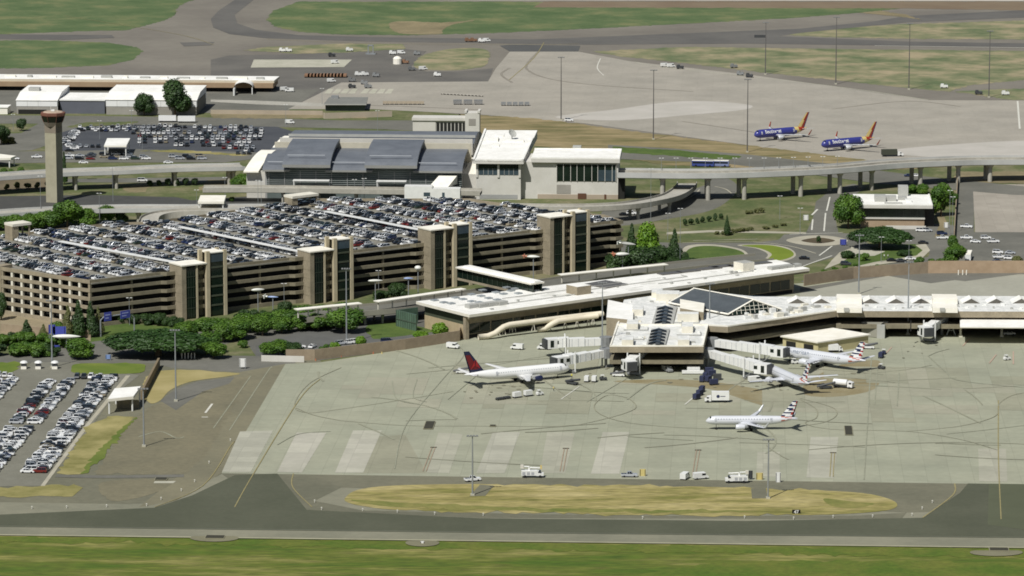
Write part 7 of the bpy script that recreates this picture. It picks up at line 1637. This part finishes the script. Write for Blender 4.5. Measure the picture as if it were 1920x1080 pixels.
TREES = [
 (1590, 428, 50, 64, 'round', 'mid', 'leafy green tree at the left end of the white-roofed office'), (1764, 406, 44, 62, 'round', 'mid', 'leafy green tree at the right end of the white-roofed office'), (1718, 362, 34, 16, 'bush', 'mid', 'low shrubbery behind the white-roofed office'), (1784, 384, 20, 22, 'round', 'mid', 'small tree crown beside the pole at the pale lot'),
 (270, 217, 34, 42, 'round', 'dark', 'smaller rounded tree before the long white hangar'), (328, 218, 54, 66, 'round', 'dark', 'largest green tree before the long white hangar'),
 (40, 246, 16, 24, 'round', 'dark', 'small round tree left of the control tower cab'), (2, 272, 28, 38, 'round', 'dark', 'dark tree cut by the left frame edge'), (18, 270, 22, 14, 'bush', 'olive', 'yellow-green shrub beside the dark tree at the left frame edge'),
 (121, 346, 16, 60, 'cone', 'dark', 'narrow dark conifer just right of the control tower shaft'), (7, 336, 18, 20, 'round', 'mid', 'small round tree beyond the left elevated road, first of three'), (22, 336, 16, 18, 'round', 'mid', 'small round tree beyond the left elevated road, second of three'), (39, 336, 18, 22, 'round', 'mid', 'small round tree beyond the left elevated road, third of three'),
 (462, 358, 34, 32, 'round', 'mid', 'bushy tree at the left foot of the arched terminal'), (445, 359, 26, 28, 'round', 'mid', 'bushy tree left of another at the foot of the arched terminal'), (436, 378, 12, 10, 'bush', 'mid', 'small shrub under the kerbside deck of the arched terminal'),
 (126, 428, 52, 52, 'round', 'mid', 'tall leafy tree behind the garage roof, highest of the left group'), (92, 430, 44, 36, 'round', 'mid', 'leafy tree behind the garage roof, left of the tallest'), (60, 432, 40, 32, 'round', 'mid', 'leafy tree behind the garage roof, third from the left edge'), (25, 432, 44, 30, 'round', 'mid', 'leafy tree behind the garage roof, second from the left edge'), (-4, 432, 44, 28, 'round', 'mid', 'leafy tree cut by the left frame edge behind the garage'), (160, 426, 40, 34, 'round', 'mid', 'leafy tree right of the tallest behind the garage roof'), (200, 420, 32, 36, 'round', 'mid', 'leafy tree behind the garage roof under the loop road'), (226, 420, 26, 26, 'round', 'dark', 'dark leafy tree behind the garage, right end of the left group'),
 (1212, 496, 46, 76, 'round', 'lime', 'bright lime-green tree right of the garage end'), (1184, 494, 30, 74, 'cone', 'dark', 'dark conifer between garage end and the lime tree'), (1265, 492, 30, 62, 'cone', 'dark', 'narrow dark conifer right of the lime tree'), (1240, 500, 36, 40, 'round', 'dark', 'dark leafy tree between lime tree and narrow conifer'), (1206, 512, 50, 50, 'round', 'dark', 'broad dark tree below the lime tree'), (1160, 512, 44, 40, 'bush', 'dark', 'dark undergrowth at the right end of the garage'), (1285, 498, 14, 26, 'round', 'dark', 'small dark tree right of the narrow conifer'), (1363, 442, 14, 38, 'cone', 'dark', 'lone dark conifer in the landscaped field by the curved ramp'),
 (148, 634, 34, 70, 'cone', 'dark', 'tall dark conifer at the near corner of the garage'), (170, 632, 30, 66, 'cone', 'dark', 'second tall dark conifer right at the garage corner'), (128, 636, 28, 62, 'cone', 'olive', 'olive-green feathery tree left of the garage corner conifers'), (185, 628, 20, 52, 'cone', 'olive', 'thin olive tree against the long front of the garage'), (108, 632, 26, 30, 'round', 'mid', 'light green tree below the left wall of the garage'), (50, 636, 30, 36, 'cone', 'dark', 'dark shrub-like tree at the lower left before the garage wall'), (2, 600, 22, 50, 'round', 'dark', 'dark tree at the left frame edge beside the garage wall'), (22, 640, 18, 16, 'bush', 'dark', 'small dark shrub on the gravel left of the garage'), (82, 634, 20, 26, 'cone', 'olive', 'slim yellow-green tree before the garage wall'),
 (145, 672, 54, 36, 'round', 'mid', 'round dense green tree below the white airship-shaped sculpture'), (30, 668, 46, 26, 'bush', 'mid', 'green hedge mass at the lower left, second from the edge'), (-8, 668, 46, 28, 'bush', 'dark', 'dark hedge mass cut by the left frame edge'), (72, 668, 44, 26, 'bush', 'mid', 'green hedge mass left of the blue signs'), (96, 668, 30, 20, 'bush', 'dark', 'low dark hedge under the blue signs'),
 (300, 606, 26, 20, 'bush', 'dark', 'dark bush at the foot of the garage, left of the first tower'), (262, 602, 22, 16, 'bush', 'dark', 'low dark bush under the white round-headed sculpture'), (460, 600, 24, 22, 'bush', 'dark', 'dark bush right of the first garage tower'), (536, 594, 26, 30, 'bush', 'dark', 'dark bush left of the second garage tower'), (745, 562, 34, 32, 'round', 'dark', 'dark bushy tree between second and third garage tower'), (718, 566, 26, 22, 'bush', 'dark', 'dark bush beside the tree between second and third garage tower'),
 (355, 662, 48, 34, 'round', 'mid', 'street tree at the left end of the long row below the garage'), (388, 664, 44, 42, 'round', 'mid', 'street tree, second from the left in the long row below the garage'), (418, 642, 44, 36, 'round', 'mid', 'street tree, third from the left in the long row below the garage'), (452, 636, 46, 36, 'round', 'mid', 'street tree, fourth from the left in the long row below the garage'), (492, 630, 40, 34, 'round', 'mid', 'street tree, fifth from the left in the long row below the garage'), (528, 624, 42, 32, 'round', 'mid', 'street tree, sixth from the left in the long row below the garage'), (562, 620, 40, 30, 'round', 'mid', 'street tree, seventh from the left in the long row below the garage'), (596, 620, 40, 32, 'round', 'mid', 'street tree, eighth from the left in the long row below the garage'), (646, 624, 60, 46, 'round', 'mid', 'largest round street tree at the right end of the row below the garage'),
 (400, 672, 44, 32, 'round', 'mid', 'rounded tree right of the dark oval hedge'), (522, 668, 46, 30, 'round', 'mid', 'broad rounded tree above the pale concrete wall'), (548, 668, 40, 26, 'round', 'dark', 'dark rounded tree beside another above the pale concrete wall'), (500, 666, 26, 24, 'round', 'mid', 'small tree left of the broad rounded one above the pale wall'), (454, 652, 18, 16, 'bush', 'mid', 'small green shrub beside the cars near the apron gate'),
 (827, 628, 30, 26, 'bush', 'lime', 'lime-green shrub at the end wall of the terminal'), (788, 636, 28, 16, 'bush', 'lime', 'low lime-green shrub left of the terminal end wall'), (678, 646, 20, 18, 'bush', 'lime', 'lime-green shrub behind the blast wall, right of the cars'), (629, 656, 18, 16, 'bush', 'lime', 'yellow-green shrub at the blast wall, left of the cars'), (608, 658, 16, 12, 'bush', 'mid', 'small green shrub at the blast wall beside the yellow-green one'),
 (1792, 496, 44, 36, 'round', 'mid', 'dense green shrub tree in front of the right car lot'), (1785, 470, 22, 28, 'round', 'mid', 'green shrub tree at the foot of the tall poles'), (1724, 494, 16, 12, 'bush', 'mid', 'small clipped shrub in the row below the right lot, first'), (1745, 496, 16, 12, 'bush', 'mid', 'small clipped shrub in the row below the right lot, second'), (1764, 496, 16, 12, 'bush', 'mid', 'small clipped shrub in the row below the right lot, third'), (1908, 494, 20, 16, 'bush', 'olive', 'olive shrub at the far right before the brown wall'), (1590, 484, 26, 16, 'bush', 'dark', 'dark shrub on the verge left of the oval hedge'), (1618, 488, 22, 14, 'bush', 'mid', 'green shrub on the verge below the oval hedge'), (1640, 505, 18, 9, 'bush', 'mid', 'small green shrub at the top of the curving brown wall'), (1570, 514, 18, 9, 'bush', 'mid', 'small green shrub at the left start of the curving brown wall'), (1535, 456, 8, 14, 'round', 'dark', 'tiny palm-like tree in the middle of the roundabout'), (1700, 480, 30, 12, 'bush', 'dark', 'dark shrub bed below the right end of the oval hedge')]
for (x, y, w_, h, s_, mk, l) in TREES:
    tree(x, y, w_, h, s_, mk, l, name={'bush': 'shrub', 'cone': 'conifer_tree'}.get(s_, 'tree'), cat='shrub' if s_ == 'bush' else 'tree', trunk=s_ != 'bush')
tree(297, 668, 204, 54, 'flat', 'oval', 'huge dark green oval-trimmed tree canopy at the left below the garage', 'hedge', 'hedge', trunk=True, sy=.62)
tree(1650, 466, 120, 44, 'flat', 'oval', 'dark green oval-trimmed tree canopy right of the roundabout', 'hedge', 'hedge', trunk=True, sy=.75)
def rowt(x0, y0, x1, y1, n, w_, h, mk, l, shape='round'):
    for i in range(n): f = i/max(1, n-1); tree(x0+(x1-x0)*f, y0+(y1-y0)*f, w_*rt.uniform(.85, 1.1), h*rt.uniform(.85, 1.1), shape, mk, l % nth(i), 'small_tree', 'tree', l.split(',')[0].replace('small ', '')+' row')
rowt(14, 356, 90, 352, 5, 11, 13, 'olive', 'small brownish tree in the bed left of the control tower, %s from the left')
rowt(281, 350, 365, 348, 6, 11, 14, 'dark', 'small dark tree between the two elevated roads, %s from the left')
rowt(1284, 424, 1352, 412, 7, 9, 13, 'dark', 'small dark tree in the landscaped field, %s from the left')
rowt(1376, 437, 1408, 433, 5, 10, 8, 'olive', 'small scrubby bush in the landscaped field, %s from the left', 'bush')
rowt(1400, 402, 1428, 399, 4, 10, 9, 'olive', 'small brown shrub by the road curve, %s from the left', 'bush')
rowt(1436, 430, 1470, 424, 3, 12, 6, 'olive', 'low heath shrub left of the white arrow sign, %s from the left', 'bush')
rowt(1606, 500, 1545, 512, 4, 12, 7, 'mid', 'low verge shrub along the curving brown wall, %s from the right', 'bush')
rowt(1345, 440, 1370, 441, 3, 9, 7, 'olive', 'low shrub beside the lone conifer, %s from the left', 'bush')
rowt(350, 636, 640, 600, 9, 42, 34, 'mid', 'background tree in the green band below the garage, %s from the left', 'round')
rowt(196, 604, 330, 612, 6, 28, 20, 'dark', 'dark bush at the garage foot behind the sign gantry, %s from the left', 'bush')
rowt(-6, 648, 120, 650, 6, 34, 24, 'mid', 'bush in the upper hedge line at the lower left, %s from the left', 'bush')
rowt(450, 604, 560, 592, 4, 26, 18, 'dark', 'dark bush between first and second garage tower, %s from the left', 'bush')
rowt(460, 612, 600, 596, 6, 22, 10, 'lime', 'low bright ground shrub below the second tower, %s from the left', 'bush')
rowt(700, 580, 790, 566, 4, 22, 14, 'dark', 'dark bush between second and third garage tower, %s from left', 'bush')
rowt(1168, 508, 1290, 500, 5, 34, 22, 'dark', 'dark undergrowth bush right of the garage end, %s from the left', 'bush')
